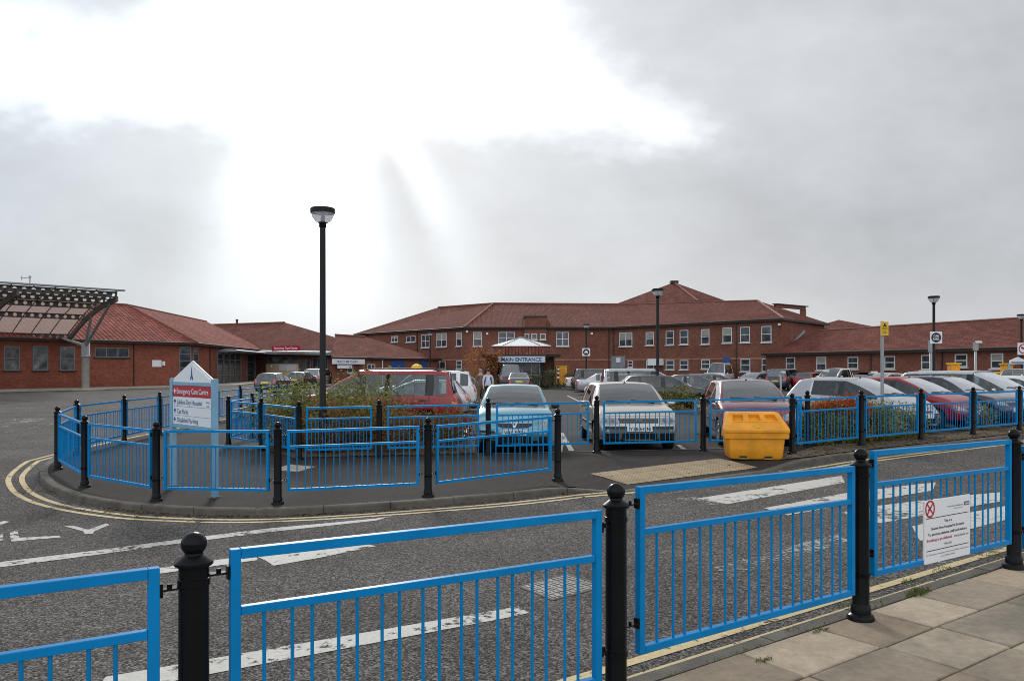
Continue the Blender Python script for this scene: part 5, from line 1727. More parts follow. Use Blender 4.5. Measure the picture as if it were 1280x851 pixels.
o, D, tr, I_ = car('maroon hatchback with black mirrors parked behind the yellow grit bin', 'small', 5.26, 16.3, DOWN - .10, MAROON, level=2, by='front', front=dict(mirror=M['plastic'], strip=True))
D('bumper_strip', 'f', [(-.76, .47), (.76, .47), (.76, .53), (-.76, .53)], M['plastic'], nx=12, ny=1, off=.010)

# ---- right row facing the hedge rail
hd = math.atan2(-.825, .565)
o, D, tr, I_ = car('silver three door hatchback behind the red topped hedge', 'raked', 10.6, 19.8, hd, SILVER, level=2, by='front', front=dict(mirror=M['plastic'], strip=False, default=False))
for s in (-1, 1):
    q = [(.34, .52), (.78, .66), (.80, .80), (.52, .66)] if s > 0 else [(-.78, .66), (-.34, .52), (-.52, .66), (-.80, .80)]
    D('headlight', 'f', q, M['lens'], nx=8, ny=4, rnd=.3)
    D('fog_lamp', 'f', [(s * .58 - .09, .30), (s * .58 + .09, .30), (s * .58 + .09, .42), (s * .58 - .09, .42)], M['lens'], nx=4, ny=3, rnd=.8)
D('air_intake', 'f', [(-.42, .27), (.42, .27), (.46, .46), (-.46, .46)], M['ink'], nx=8, ny=3, rnd=.2)
D('grille', 'f', [(-.34, .54), (.34, .54), (.34, .585), (-.34, .585)], M['ink'], nx=6, ny=1)
D('bumper_strip', 'f', [(-.77, .475), (.77, .475), (.77, .515), (-.77, .515)], M['plastic'], nx=12, ny=1, off=.010)
D('number_plate', 'f', [(-.26, .40), (.26, .40), (.26, .51), (-.26, .51)], M['plate_w'], nx=2, ny=1, off=.03)
car('bright red hatchback parked beyond the silver three door hatchback', 'raked', 12.66, 21.2, hd, RED, level=2, by='front')
car('dark navy hatchback between the red car and the pale silver car', 'hatch', 14.7, 22.6, hd, NAVY, level=2, by='front')
car('tall pale silver car last in the row at the right edge', 'mpv', 16.7, 24.0, hd, C(190, 192, 196, .45, .3), level=2, by='front', h_scale=.93)
car('white hatchback mostly outside the right edge of the photo', 'hatch', 18.9, 25.4, hd, WHITE, by='front')

# ---- red people carrier and the cars behind it (tails towards the aisle)
car('red people carrier with roof rails seen side on behind the left bed', 'mpv', -1.36, 21.0, PI, RED, level=2, by='rear', front=dict(strip=False), roofbars=True, rear=dict(default=False), h_scale=1.0)
red = [q for q in bpy.data.objects if q.get('label', '').startswith('red people carrier')][0]
tr = split_body('mpv', 2)[2]; Wm = .91
for s in (-1, 1):
    for nm, q, m_ in (('tail_light', [(s * .80, .76), (s * .93, .76), (s * .93, .88), (s * .80, .88)], M['amber_lens']), ('tail_light', [(s * .80, .885), (s * .93, .885), (s * .90, 1.06), (s * .80, 1.06)], M['red_lens'])):
        if s < 0: q = [q[1], q[0], q[3], q[2]]
        b = decal(tr, 'r', q, nx=4, ny=4, off=.008, back=.05)
        if b: part(nm, b, m_, red)
    ax = 'l' if s > 0 else 's'
    for q, m_ in (([(-2.29, .80), (-2.12, .80), (-2.12, .90), (-2.29, .90)], M['amber_lens']),):
        b = decal(tr, ax, q, nx=4, ny=2, off=.006)
        if b: part('tail_light', b, m_, red)
car('light silver hatchback directly behind the red people carrier', 'raked', -1.5, 28.0, PI, SILVER, by='rear')
car('white tall estate car behind the silver hatchback left of the two walkers', 'suv', -1.5, 33.2, PI, WHITE, by='rear', roofbars=True, privacy=True)
car('black hatchback far end of the row left of the two walkers', 'hatch', -1.5, 40.0, PI, BLACK, by='rear')

# ---- right hand column facing away from the aisle
car('black hatchback just behind the beige hatchback', 'hatch', 4.25, 32.4, 0, BLACK, by='rear', privacy=True)
car('tall silver estate with red tail lamps behind the black hatchback', 'mpv', 4.15, 37.6, 0, SILVER2, by='rear', roofbars=False)
car('small white hatchback parked nose out beside the silver estate', 'small', 4.25, 45.5, PI, WHITE, by='front')
car('pale silver coupe with sloping tail beside the aisle', 'saloon', 4.2, 51.5, 0, SILVER, by='rear')
car('dark people carrier at the far end of the aisle', 'mpv', 4.4, 58.0, 0, CHAR, by='rear', privacy=True)
car('white car at the very end of the aisle partly hidden', 'saloon', 4.3, 63.0, 0, WHITE, by='rear')
car('dark grey saloon seen side on in the middle of the car park', 'saloon', 8.25, 38.5, PI - .05, CHAR, front=dict(strip=False))
car('dark grey hatchback facing right behind the grey saloon', 'hatch', 11.7, 45.0, 0.0, C(88, 92, 98, .5, .3), front=dict(strip=False))
car('black saloon roof just visible between the grey cars', 'saloon', 8.6, 47.0, 0.0, BLACK)

# ---- far lane
car('blue grey saloon parked across the far lane facing left', 'saloon', 19.4, 62, PI + .65, C(120, 128, 142, .5, .3), level=1)
car('dark people carrier with yellow rear plate before the wing corner', 'mpv', 21.9, 62, .85, C(52, 52, 64, .4, .3))
car('white pickup truck facing left before the right wing', 'pickup', 24.3, 58, PI + .6, C(222, 212, 200, .2, .3), cat='pickup truck', name='pickup_truck')
car('small grey car behind the pickup truck', 'hatch', 28.3, 62, PI + .6, CHAR)
car('pinkish white hatchback before the right wing', 'raked', 25.8, 54, PI + .5, C(214, 196, 192, .2, .3))
car('dark green saloon side on before the right wing', 'saloon', 26.2, 50.5, PI + .06, C(46, 58, 56, .4, .3))
car('pale silver estate behind the dark navy hatchback before the right wing', 'estate', 29.6, 50.5, PI + .25, C(196, 198, 198, .4, .3))
car('small black car before yellow boxes at the right wing', 'small', 31.4, 48.3, PI / 2 + .2, BLACK)
car('silver off roader at the right edge behind the last rail', 'suv', 25.8, 39.5, PI + .85, C(184, 180, 172, .45, .3))
car('tiny red car behind the pickup truck nose', 'small', 23.6, 61.2, .8, RED)
car('white minibus with high roof before the two storey wing', 'van', 20.3, 76, PI + 1.1, WHITE, name='minibus', cat='minibus')
# ---- left side and entrance
car('dark hatchback with yellow rear plate driving away at the left building', 'hatch', -17.7, 58.0, 1.52, C(60, 64, 72, .4, .3), zf=zr)
car('grey hatchback before the beige panel of the emergency entrance', 'hatch', -18.9, 70, 1.5, CHAR, zf=zr)
car('silver people carrier partly behind the tall lamp post', 'mpv', -18.6, 75.5, 1.4, SILVER, zf=zr)
car('dark saloon with lit red tail lamps before the main entrance', 'saloon', 0.53, 60.5, PI / 2, C(70, 70, 74, .4, .3), zf=zi)
car('black van standing before the main entrance doors', 'van', -0.1, 65.5, PI / 2, BLACK, name='van', cat='van', h_scale=.92)
# ------------------------------------------------------------------ buildings
V2 = lambda a: Vector((a[0], a[1]))
def wing(name, label, F, Rg, ze, zrd, z0=-.3, over=.55, wall=None, roof=None, hips=(), wall_name='wall', hipmat=None, B=None):
    """F: front eave line left to right, Rg: ridge line (one per F point), back mirrored"""
    if len(Rg) != len(F): raise ValueError
    o = thing(name, label, 'building', ((F[0][0] + F[-1][0]) / 2, (F[0][1] + F[-1][1]) / 2, 0))
    B = B or [(2 * r[0] - f[0], 2 * r[1] - f[1]) for f, r in zip(F, Rg)]
    zrs = zrd if isinstance(zrd, (list, tuple)) else [zrd] * len(F)
    w = MB()
    loop = list(F) + list(B[::-1])
    for i in range(len(loop)):
        a, b = loop[i], loop[(i + 1) % len(loop)]
        w.poly([(*a, z0), (*b, z0), (*b, ze), (*a, ze)])
    w.build(wall_name, wall or M['brick2'], o)
    def out(f, r, i):
        d = V2(f) - V2(r); d.normalize(); 
        q = V2(f) + d * over
        return (q.x, q.y)
    Fo = [out(f, r, i) for i, (f, r) in enumerate(zip(F, Rg))]; Bo = [out(b, r, i) for i, (b, r) in enumerate(zip(B, Rg))]
    zl = ze - .05
    rm = MB()
    def tri(pts):
        rm.poly(pts)
    for i in range(len(F) - 1):
        tri([(*Fo[i], zl), (*Fo[i + 1], zl), (*Rg[i + 1], zrs[i + 1])]); tri([(*Fo[i], zl), (*Rg[i + 1], zrs[i + 1]), (*Rg[i], zrs[i])])
        tri([(*Bo[i + 1], zl), (*Bo[i], zl), (*Rg[i], zrs[i])]); tri([(*Bo[i + 1], zl), (*Rg[i], zrs[i]), (*Rg[i + 1], zrs[i + 1])])
    tri([(*Bo[0], zl), (*Fo[0], zl), (*Rg[0], zrs[0])]); tri([(*Fo[-1], zl), (*Bo[-1], zl), (*Rg[-1], zrs[-1])])
    ro = rm.build('roof', roof or M['tile'], o)
    # boarded eaves: fascia and soffit
    e = MB()
    lo = Fo + Bo[::-1]; li = list(F) + B[::-1]
    for i in range(len(lo)):
        j = (i + 1) % len(lo); a, b, c, d = lo[i], lo[j], li[j], li[i]
        e.poly([(*a, zl - .20), (*b, zl - .20), (*b, zl - .004), (*a, zl - .004)])
        e.poly([(*d, zl - .19), (*c, zl - .19), (*b, zl - .20), (*a, zl - .20)])
    e.build('fascia', M['fascia'], o)
    gt = MB()
    for i in range(len(Fo) - 1): gt.tube((*Fo[i], zl - .03), (*Fo[i + 1], zl - .03), .06, n=6)
    gt.build('gutter', M['fascia'], o)
    rd = MB()
    for i in range(len(Rg) - 1): rd.tube((*Rg[i], zrs[i] + .02), (*Rg[i + 1], zrs[i + 1] + .02), .10, n=8)
    rd.build('ridge', M['ridge'], o)
    h = MB()
    for i in range(len(F)):
        if i in hips: h.tube((*Fo[i], zl + .03), (*Rg[i], zrs[i] + .03), .10, n=8)
    if hips: h.build('hip_tiles', hipmat or M['mortar_hip'], o)
    return o

def wall_hit(p0, p1, px):
    k = (px - 640) / FPX
    t = (k * p0[1] - p0[0]) / ((p1[0] - p0[0]) - k * (p1[1] - p0[1]))
    return t, (p0[0] + (p1[0] - p0[0]) * t, p0[1] + (p1[1] - p0[1]) * t)

def window(o, p0, p1, px0, py0, px1, py1, fm='frame_w', cols=1, rows=2, pane='pane', sill=True, blind=0.0, proud=.05, nm='window', head=True):
    """window seen between two pixels on the wall p0-p1 (left to right as seen)"""
    _, a = wall_hit(p0, p1, px0); _, b = wall_hit(p0, p1, px1)
    m = ((a[0] + b[0]) / 2, (a[1] + b[1]) / 2)
    z1 = H + (HZ - py0) / FPX * m[1]; z0 = H + (HZ - py1) / FPX * m[1]
    A, Bv = Vector((*a, 0)), Vector((*b, 0))
    u = (Bv - A).normalized(); w = (Bv - A).length; n = Vector((u.y, -u.x, 0))
    if n.dot(Vector((0, 0, 0)) - A) < 0: n = -n
    f = MB(); t = .075
    def bar(x0, x1, za, zb, d0=0, d1=proud):
        c = A + u * ((x0 + x1) / 2) + n * ((d0 + d1) / 2) + Vector((0, 0, (za + zb) / 2))
        f.box(c, (x1 - x0, d1 - d0, zb - za), Matrix((u, n, (0, 0, 1))).transposed())
    bar(0, t, z0, z1); bar(w - t, w, z0, z1); bar(t, w - t, z1 - t, z1); bar(t, w - t, z0, z0 + t)
    for c in range(1, cols): x = w * c / cols; bar(x - .045, x + .045, z0 + t, z1 - t, .005, proud - .004)
    for r_ in range(1, rows):
        z = z0 + (z1 - z0) * r_ / rows
        for c in range(cols): bar((w * c / cols) + (t if c == 0 else .047), w * (c + 1) / cols - (t if c == cols - 1 else .047), z - .035, z + .035, .005, proud - .008)
    fo = f.build(nm, M[fm], o)
    q = MB(); P = lambda x, z, d: A + u * x + n * d + Vector((0, 0, z))
    q.poly([P(t * .5, z0 + t * .5, .012), P(w - t * .5, z0 + t * .5, .012), P(w - t * .5, z1 - t * .5, .012), P(t * .5, z1 - t * .5, .012)])
    po = q.build('pane', M[pane], fo)
    if blind:
        q = MB(); zb = z1 - (z1 - z0) * blind
        q.poly([P(t, zb, .018), P(w - t, zb, .018), P(w - t, z1 - t, .018), P(t, z1 - t, .018)]); q.build('blind', M['blind'], fo)
    if sill:
        q = MB(); c = A + u * w / 2 + n * .07 + Vector((0, 0, z0 - .06)); q.box(c, (w + .18, .16, .09), Matrix((u, n, (0, 0, 1))).transposed()); q.build('sill', M['frame_w'] if fm == 'frame_w' else M['fascia'], fo)
    if head:
        q = MB(); c = A + u * w / 2 + n * .012 + Vector((0, 0, z1 + .12)); q.box(c, (w + .3, .03, .21), Matrix((u, n, (0, 0, 1))).transposed()); q.build('lintel', M['ridge'], fo)
    return fo

def wall_box(name, o, p0, p1, px0, py0, px1, py1, m, proud=.06, nm=None):
    _, a = wall_hit(p0, p1, px0); _, b = wall_hit(p0, p1, px1)
    d = (a[1] + b[1]) / 2; z1 = H + (HZ - py0) / FPX * d; z0 = H + (HZ - py1) / FPX * d
    A, Bv = Vector((*a, 0)), Vector((*b, 0)); u = (Bv - A).normalized(); n = Vector((u.y, -u.x, 0))
    if n.dot(-A) < 0: n = -n
    q = MB(); q.box((A + Bv) / 2 + n * (proud / 2 + .002) + Vector((0, 0, (z0 + z1) / 2)), ((Bv - A).length, proud, z1 - z0), Matrix((u, n, (0, 0, 1))).transposed())
    return q.build(name, m, o), A, Bv, u, n, z0, z1

def downpipe(o, p0, p1, px, z0, z1):
    _, a = wall_hit(p0, p1, px); u = (V2(p1) - V2(p0)).normalized(); n = Vector((u.y, -u.x))
    if n.dot(-V2(a)) < 0: n = -n
    q = MB(); q.tube((a[0] + n.x * .07, a[1] + n.y * .07, z0), (a[0] + n.x * .07, a[1] + n.y * .07, z1), .05, n=8); q.build('downpipe', M['fascia'], o)

# ---- A: left brick wing, near corner at the left
A0, A1, A2 = (-47.6, 52.0), (-31.3, 76.0), (-34.7, 107.0)
RA0, RA1, RA2 = (-53.4, 55.9), (-38.5, 77.8), (-41.7, 106.2)
a = wing('brick_wing', 'left single storey brick building with bright red tiled hip roof and glazed bays', [A0, A1, A2], [RA0, RA1, RA2], 4.17, 7.99, over=.7, wall=M['brick'], roof=M['tile_bright'], hips=(1,), hipmat=M['ridge'])
for x0, y0, x1, y1 in ((4.5, 432.5, 24.5, 463), (40.5, 432.5, 60, 463), (74.5, 433, 93.5, 463)):
    window(a, A0, A1, x0, y0, x1, y1, 'frame_g', 1, 2, 'pane_l', head=False)
window(a, A0, A1, 118, 434.5, 161, 446.5, 'frame_g', 3, 1, 'pane', head=False)
window(a, A0, A1, 224, 433.5, 238.5, 468, 'frame_g', 1, 4, 'pane', sill=False, head=False)
downpipe(a, A0, A1, 167, -.1, 4.0)
s_, *_ = wall_box('notice', a, A0, A1, 190, 450, 201.5, 458.5, M['signwhite'], .05)
wall_box('notice', a, A0, A1, 202.2, 451.5, 204.6, 457, M['white'], .25)
window(a, A1, A2, 241.5, 434, 247.5, 468, 'frame_g', 1, 4, 'pane', sill=False, head=False)
window(a, A1, A2, 271, 440, 300.5, 478, 'frame_g', 4, 4, 'pane', sill=False, head=False, proud=.12)
window(a, A1, A2, 308, 444, 318, 477, 'frame_g', 1, 4, 'pane', sill=False, head=False, proud=.12)
window(a, A1, A2, 319, 444, 330, 470, 'frame_g', 2, 3, 'pane', sill=False, head=False, proud=.12)
downpipe(a, A1, A2, 262, -.1, 4.0)
# flat grey canopy along its glazed side
q = MB()
_, c0 = wall_hit(A1, A2, 272); _, c1 = wall_hit(A1, A2, 334)
un = V2(c1) - V2(c0); un.normalize(); nn = Vector((un.y, -un.x)); 
if nn.x < 0: nn = -nn
prof = [(0.0, 3.72), (0.9, 3.80), (1.9, 3.74), (2.1, 3.62), (2.05, 3.50), (0.0, 3.42)]
r0 = [(c0[0] + nn.x * d, c0[1] + nn.y * d, z) for d, z in prof]; r1 = [(c1[0] + nn.x * d, c1[1] + nn.y * d, z) for d, z in prof]
for i in range(len(prof)):
    j = (i + 1) % len(prof); q.poly([r0[i], r0[j], r1[j], r1[i]])
q.poly(r0[::-1]); q.poly(r1)
q.build('canopy', M['greycanopy'], a)
# ---- C: emergency care centre
C0, C1 = (-37.5, 106), (-17.0, 95.2)
c_ = wing('emergency_building', 'low brown roofed building with the red Emergency Care Centre sign over its canopy', [C0, C1], [(-48.0, 120.5), (-33.2, 113.5)], 4.0, 8.3, over=.6, hips=())
q = MB(); u = (V2(C1) - V2(C0)).normalized(); n = Vector((u.y, -u.x))
if n.dot(-V2(C0)) < 0: n = -n
_, k0 = wall_hit(C0, C1, 333); _, k1 = wall_hit(C0, C1, 421)
prof = [(-.1, 3.95), (.8, 4.0), (1.5, 3.92), (1.7, 3.75), (1.65, 3.50), (-.1, 3.42)]
r0 = [(k0[0] + n.x * d, k0[1] + n.y * d, z) for d, z in prof]; r1 = [(k1[0] + n.x * d, k1[1] + n.y * d, z - .25) for d, z in prof]
for i in range(len(prof)):
    j = (i + 1) % len(prof); q.poly([r0[i], r0[j], r1[j], r1[i]])
q.poly(r0[::-1]); q.poly(r1); q.build('canopy', M['greycanopy'], c_)
window(c_, C0, C1, 334, 446, 374, 454.5, 'frame_g', 3, 1, 'pane_l', sill=False, head=False)
wall_box('panel', c_, C0, C1, 333, 454.8, 373.5, 478, M['beige'], .10)
wall_box('notice', c_, C0, C1, 350, 455.5, 371, 463, M['signwhite'], .16)
window(c_, C0, C1, 375, 449, 389, 476, 'frame_g', 2, 2, 'pane_l', sill=False, head=False)
window(c_, C0, C1, 391, 447, 410, 476, 'frame_g', 3, 2, 'pane', sill=False, head=False)
q = MB(); q.tube((-41.6, 117.6, 8.1), (-41.6, 117.6, 8.9), .16, n=10); q.tube((-41.6, 117.6, 8.9), (-41.6, 117.6, 9.0), .22, n=10); q.build('flue', M['fascia'], c_)
# red sign above the canopy: rests on it
x, d, z = W(357.5, 435.3, 98.0)
o = thing('entrance_sign', 'red Emergency Care Centre sign standing on the grey canopy edge', 'sign', (x, d, z))
fu = Vector((u.x, u.y, 0)); fn = Vector((n.x, n.y, 0))
oo = Vector((x, d, z)); hw, hh = 2.35, .31
q = MB(); flat_poly(q, [(-hw, -hh), (hw, -hh), (hw, hh), (-hw, hh)], oo, fu, up, .08); q.poly([oo + fu * a_ + up * b_ for a_, b_ in ((-hw, -hh), (-hw, hh), (hw, hh), (hw, -hh))]); q.build('board', M['signred'], o)
q = MB(); put_text(q, 'Emergency Care Centre', oo + fn * .082 - up * .13, fu, up, w=3.95, h=.33, bold=.02); q.build('lettering', M['signwhite'], o)
q = MB()
for t in (-1.8, 0, 1.8): q.bar(oo + fu * t - fn * .03 + up * -.29, oo + fu * t - fn * .03 - up * .62, .06, .06)
q.build('bracket', M['galv'], o)

# ---- D: low wing before the main building
D0, D1 = (-17.4, 75.0), (-8.8, 93.0)
nD = Vector((-.90, .43)); uD = (V2(D1) - V2(D0)).normalized(); nD = Vector((-uD.y, uD.x))
RD0 = V2(D0) + nD * 5.6 + uD * 2.5; RD1 = V2(D1) + nD * 5.6 - uD * 7.0
d_ = wing('clinic_wing', 'low brown brick wing with the fracture clinic sign left of the main building', [D0, D1], [(-19.1, 84.0), tuple(RD1)], 2.80, 5.25, over=.45, B=[(-20.2, 88.0), (-18.7, 97.7)])
for x0, x1 in ((488, 505), (525, 533)):
    wall_box('door', d_, D0, D1, x0, 451, x1, 470, M['bluedoor'], .06)
window(d_, D0, D1, 459, 455, 468.5, 463, 'frame_w', 2, 1, 'pane', head=False)
window(d_, D0, D1, 434, 455, 441, 466, 'frame_w', 1, 1, 'pane', head=False)
_, a_ = wall_hit(D0, D1, 477); q = MB(); q.tube((a_[0] + .1, a_[1] - .1, -.1), (a_[0] + .1, a_[1] - .1, 2.6), .07, n=8); q.build('downpipe', M['frame_w'], d_)
def hung_sign(label, px0, py0, px1, py1, txt, off=.35):
    _, a_ = wall_hit(D0, D1, px0); _, b_ = wall_hit(D0, D1, px1)
    A_, B_ = Vector((*a_, 0)), Vector((*b_, 0)); u_ = (B_ - A_).normalized(); n_ = Vector((u_.y, -u_.x, 0))
    if n_.dot(-A_) < 0: n_ = -n_
    dm = (a_[1] + b_[1]) / 2; z1_ = H + (HZ - py0) / FPX * dm; z0_ = H + (HZ - py1) / FPX * dm
    c0_ = (A_ + B_) / 2 + n_ * off + up * ((z0_ + z1_) / 2); hw_ = (B_ - A_).length / 2; hh_ = (z1_ - z0_) / 2
    o = thing('wall_sign', label, 'sign', c0_)
    q = MB(); flat_poly(q, [(-hw_, -hh_), (hw_, -hh_), (hw_, hh_), (-hw_, hh_)], c0_, u_, up, .06); q.poly([c0_ + u_ * s + up * t for s, t in ((-hw_, -hh_), (-hw_, hh_), (hw_, hh_), (hw_, -hh_))]); q.build('board', M['signwhite'], o)
    q = MB(); q.box(c0_ - n_ * off / 2, (.1, off, .1), Matrix((u_, n_, (0, 0, 1))).transposed()); q.build('bracket', M['fascia'], o)
    if txt:
        q = MB(); put_text(q, txt, c0_ + n_ * .064 - up * hh_ * .42 - u_ * hw_ * .75, u_, up, w=hw_ * 1.3, h=hh_ * .85, bold=.02, align='l'); q.build('lettering', M['inkblue'], o)
hung_sign('long white fracture clinic sign hanging before the low wing', 411.5, 448.8, 452, 455, 'FRACTURE CLINIC')
hung_sign('shorter white sign below the fracture clinic sign', 418, 456.3, 435.5, 460.5, '')

# ---- main two storey building
MP0, MP1, MP2, MP3 = (-21.7, 108.7), (-5.4, 90.4), (11.7, 90.4), (25.9, 74.3)
MR0, MR1, MR2, MR3 = (-10.1, 106.6), (-2.4, 99.9), (16.2, 100.2), (27.3, 86.5)
m_ = wing('hospital_building', 'large two storey brown brick building with hipped red tiled roof in the centre', [MP0, MP1, MP2, MP3], [MR0, MR1, MR2, MR3], 6.45, [9.95, 9.95, 9.85, 9.15], over=.5, hips=(1,), hipmat=M['mortar_hip'])
# right end: side wall turns back
P4 = (33.5, 83.4)
q = MB(); 
e0, e1 = Vector((*MP3, 0)), Vector((*P4, 0))
q.poly([(*MP3, -.3), (*P4, -.3), (*P4, 6.45), (*MP3, 6.45)]); q.poly([(*P4, -.3), (34, 100, -.3), (34, 100, 6.45), (*P4, 6.45)]); q.build('end_wall', M['brick2'], m_)
q = MB(); o3 = (25.75, 73.75); o4 = (34.1, 83.3)
q.poly([(*o3, 6.40), (*o4, 6.40), (*MR3, 9.16)]); q.poly([(*o4, 6.40), (34.6, 100, 6.4), (*MR3, 9.16)]); q.build('end_roof', M['tile'], m_)
q = MB(); q.poly([(*o3, 6.2), (*o4, 6.2), (*o4, 6.395), (*o3, 6.395)]); q.poly([(*MP3, 6.21), (*P4, 6.21), (*o4, 6.2), (*o3, 6.2)]); q.build('fascia', M['fascia'], m_)
q = MB(); q.tube((*o3, 6.43), (*MR3, 9.2), .11, n=8); q.build('hip_tiles', M['mortar_hip'], m_)
for seg, lst in (((MP0, MP1), ((489.5, 420, 497.5, 427.5, 2, 1), (508, 420, 519.5, 427.5, 2, 1), (527, 418, 537, 434.5, 2, 2), (546, 416.5, 558.5, 433.5, 2, 2), (570.5, 415.5, 577.5, 432.5, 1, 2))),
                 ((MP1, MP2), ((591.5, 415, 602.5, 432.5, 1, 2), (623, 415, 643.5, 429, 2, 2), (695.5, 415, 711, 432.5, 2, 2))),
                 ((MP2, MP3), ((774.5, 415.5, 790.5, 433, 2, 2), (807.5, 415, 817.5, 431.5, 1, 2), (832.5, 413.5, 842.5, 431, 1, 2), (850, 412.5, 860.5, 430.5, 1, 2), (876.5, 411.5, 887, 430, 1, 2), (903.5, 409.5, 915, 428.5, 1, 2), (925.5, 408.5, 937.5, 428, 1, 2), (952, 407.5, 964.5, 427.5, 1, 2),
                             (785, 450.5, 791, 459, 1, 2), (808, 451, 817.5, 462, 1, 2), (832.5, 450, 843, 462, 1, 2), (850, 450, 860.5, 462, 1, 2), (877, 449, 887.5, 461, 1, 2), (926, 448.5, 938, 464.5, 1, 2), (952.5, 448, 965, 464.5, 1, 2)))):
    for i, (x0, y0, x1, y1, cl, rw) in enumerate(lst):
        window(m_, *seg, x0, y0, x1, y1, 'frame_w', cl, rw, 'pane', blind=.45 if (int(x0) % 3 == 0) else 0)
window(m_, MP0, MP1, 543, 451.5, 557, 461, 'frame_w', 2, 1, 'pane'); window(m_, MP0, MP1, 571, 450.5, 577.5, 461, 'frame_w', 1, 2, 'pane')
for p0_, p1_ in ((MP0, MP1), (MP1, MP2), (MP2, MP3)):
    u2 = (V2(p1_) - V2(p0_)).normalized(); n2 = Vector((u2.y, -u2.x))
    q = MB(); a2 = V2(p0_) + n2 * .02; b2 = V2(p1_) + n2 * .02
    q.bar((*a2, 2.62), (*b2, 2.62), .05, .16); q.build('string_course', M['mortar_hip'], m_)
for seg, px in (((MP2, MP3), 767.5), ((MP2, MP3), 921), ((MP1, MP2), 761), ((MP0, MP1), 522)): downpipe(m_, *seg, px, -.1, 6.2)
wall_box('service_door', m_, MP2, MP3, 763, 445, 782, 478, M['greycanopy'], .12)
wall_box('notice', m_, MP2, MP3, 771.5, 447, 776.5, 453, M['signwhite'], .18)
wall_box('notice', m_, MP2, MP3, 818, 448.5, 829.5, 456.5, M['signwhite'], 1.2)
wall_box('door', m_, MP2, MP3, 904, 446.5, 913, 478, M['bluedoor'], .10)
wall_box('yellow_door_panel', m_, MP2, MP3, 908, 453.5, 913, 462, M['yellow2'], .14)
for px, py, sg in ((584, 414.5, (MP1, MP2)), (609, 417, (MP1, MP2)), (739.5, 417, (MP1, MP2)), (975, 405.5, (MP2, MP3))):
    wall_box('alarm_box', m_, *sg, px - 1.3, py - 1.3, px + 1.3, py + 1.3, M['white'], .2)
# brick stair bay breaking through the roof
q = MB(); bx0, bx1 = 1.45, 4.0
q.box(((bx0 + bx1) / 2, 92.3, 3.7), (bx1 - bx0, 4.4, 7.7)); q.build('stair_bay', M['brick2'], m_)
q = MB(); q.box(((bx0 + bx1) / 2, 92.3, 7.63), (bx1 - bx0 + .2, 4.6, .16)); q.build('bay_capping', M['fascia'], m_)
for x0, x1 in ((655.8, 661.5), (664, 671.5), (675, 682)):
    window(m_, (bx0, 90.1), (bx1, 90.1), x0, 417, x1, 424.5, 'frame_w', 1, 1, 'pane', head=False)
# brick portal frame on the right hip
q = MB(); q.bar((27.2, 80.3, 8.08), (31.4, 83.6, 8.08), .4, .30); q.bar((31.2, 83.4, 4.8), (31.2, 83.4, 7.92), .5, .5, (1, 0, 0)); q.build('brick_frame', M['brick2'], m_)
q = MB(); q.bar((27.1, 80.2, 8.28), (31.7, 83.8, 8.28), .6, .09); q.build('frame_capping', M['fascia'], m_)
for px, py, d in ((640, 401, 94.5), (680 + 290 / 4.57, 340 + 255 / 4.57, 96), (680 + 890 / 4.57, 340 + 272 / 4.57, 88), (600, 386, 98)):
    pass
# clerestory tower with pyramid roof behind
Fc = Vector((22.9, 97.0)); ud = Vector((-.73, .68)).normalized(); vd = Vector((.68, .73)).normalized()
cs = [Fc + ud * 12.2, Fc, Fc + vd * 10.0, Fc + ud * 12.2 + vd * 10.0]
t_ = thing('roof_tower', 'pyramid roofed block rising behind the right half of the main building', 'building', (*(sum(cs, Vector((0, 0))) / 4), 0))
q = MB()
for i in range(4): a_, b_ = cs[i], cs[(i + 1) % 4]; q.poly([(*a_, -.3), (*b_, -.3), (*b_, 9.95), (*a_, 9.95)])
q.build('wall', M['brick2'], t_)
cen = sum(cs, Vector((0, 0))) / 4; co = [c + (c - cen).normalized() * .8 for c in cs]
q = MB()
for i in range(4): a_, b_ = co[i], co[(i + 1) % 4]; q.poly([(*a_, 9.98), (*b_, 9.98), (*cen, 13.2)])
q.build('roof', M['tile'], t_)
q = MB()
for i in range(4): a_, b_, c2, d2 = co[i], co[(i + 1) % 4], cs[(i + 1) % 4], cs[i]; q.poly([(*a_, 9.78), (*b_, 9.78), (*b_, 9.975), (*a_, 9.975)]); q.poly([(*d2, 9.79), (*c2, 9.79), (*b_, 9.78), (*a_, 9.78)])
q.build('fascia', M['fascia'], t_)
q = MB(); q.tube((*co[1], 10.0), (*cen, 13.2), .11, n=8); q.build('hip_tiles', M['mortar_hip'], t_)
q = MB(); q.box((*cen, 13.22), (1.0, 1.0, .32)); q.build('roof_vent', M['fascia'], t_)

# ---- right single storey wing
RW0, RW1 = (25.1, 73.0), (38.0, 37.8)
u_ = (V2(RW1) - V2(RW0)).normalized(); n_ = Vector((-u_.y, u_.x)); 
if n_.x < 0: n_ = -n_
S0 = V2(RW0) - u_ * 2.0
rw = wing('right_wing', 'long single storey brown brick wing with tiled roof along the right side', [tuple(S0), RW1], [tuple(S0 + n_ * 6.3), tuple(V2(RW1) + n_ * 6.3)], 3.12, 5.35, over=.5)
for x0, y0, x1, y1 in ((983, 446.5, 994, 462), (1021, 446, 1033, 463), (1060, 446, 1073, 461), (1106, 445, 1119, 461), (1152, 443.5, 1166, 462), (1194, 442.5, 1209.5, 458.5), (1239, 441.5, 1254.5, 460.5)):
    window(rw, RW0, RW1, x0, y0, x1, y1, 'frame_w', 1, 2, 'pane', blind=.5 if int(x0) in (1021, 1239) else 0)
for px in (1089, 1178): downpipe(rw, RW0, RW1, px, -.1, 2.95)
q = MB(); q.bar((25.82, 74.05, 3.16), (29.55, 78.55, 5.42), .12, .22); q.build('lead_flashing', M['galv'], m_)
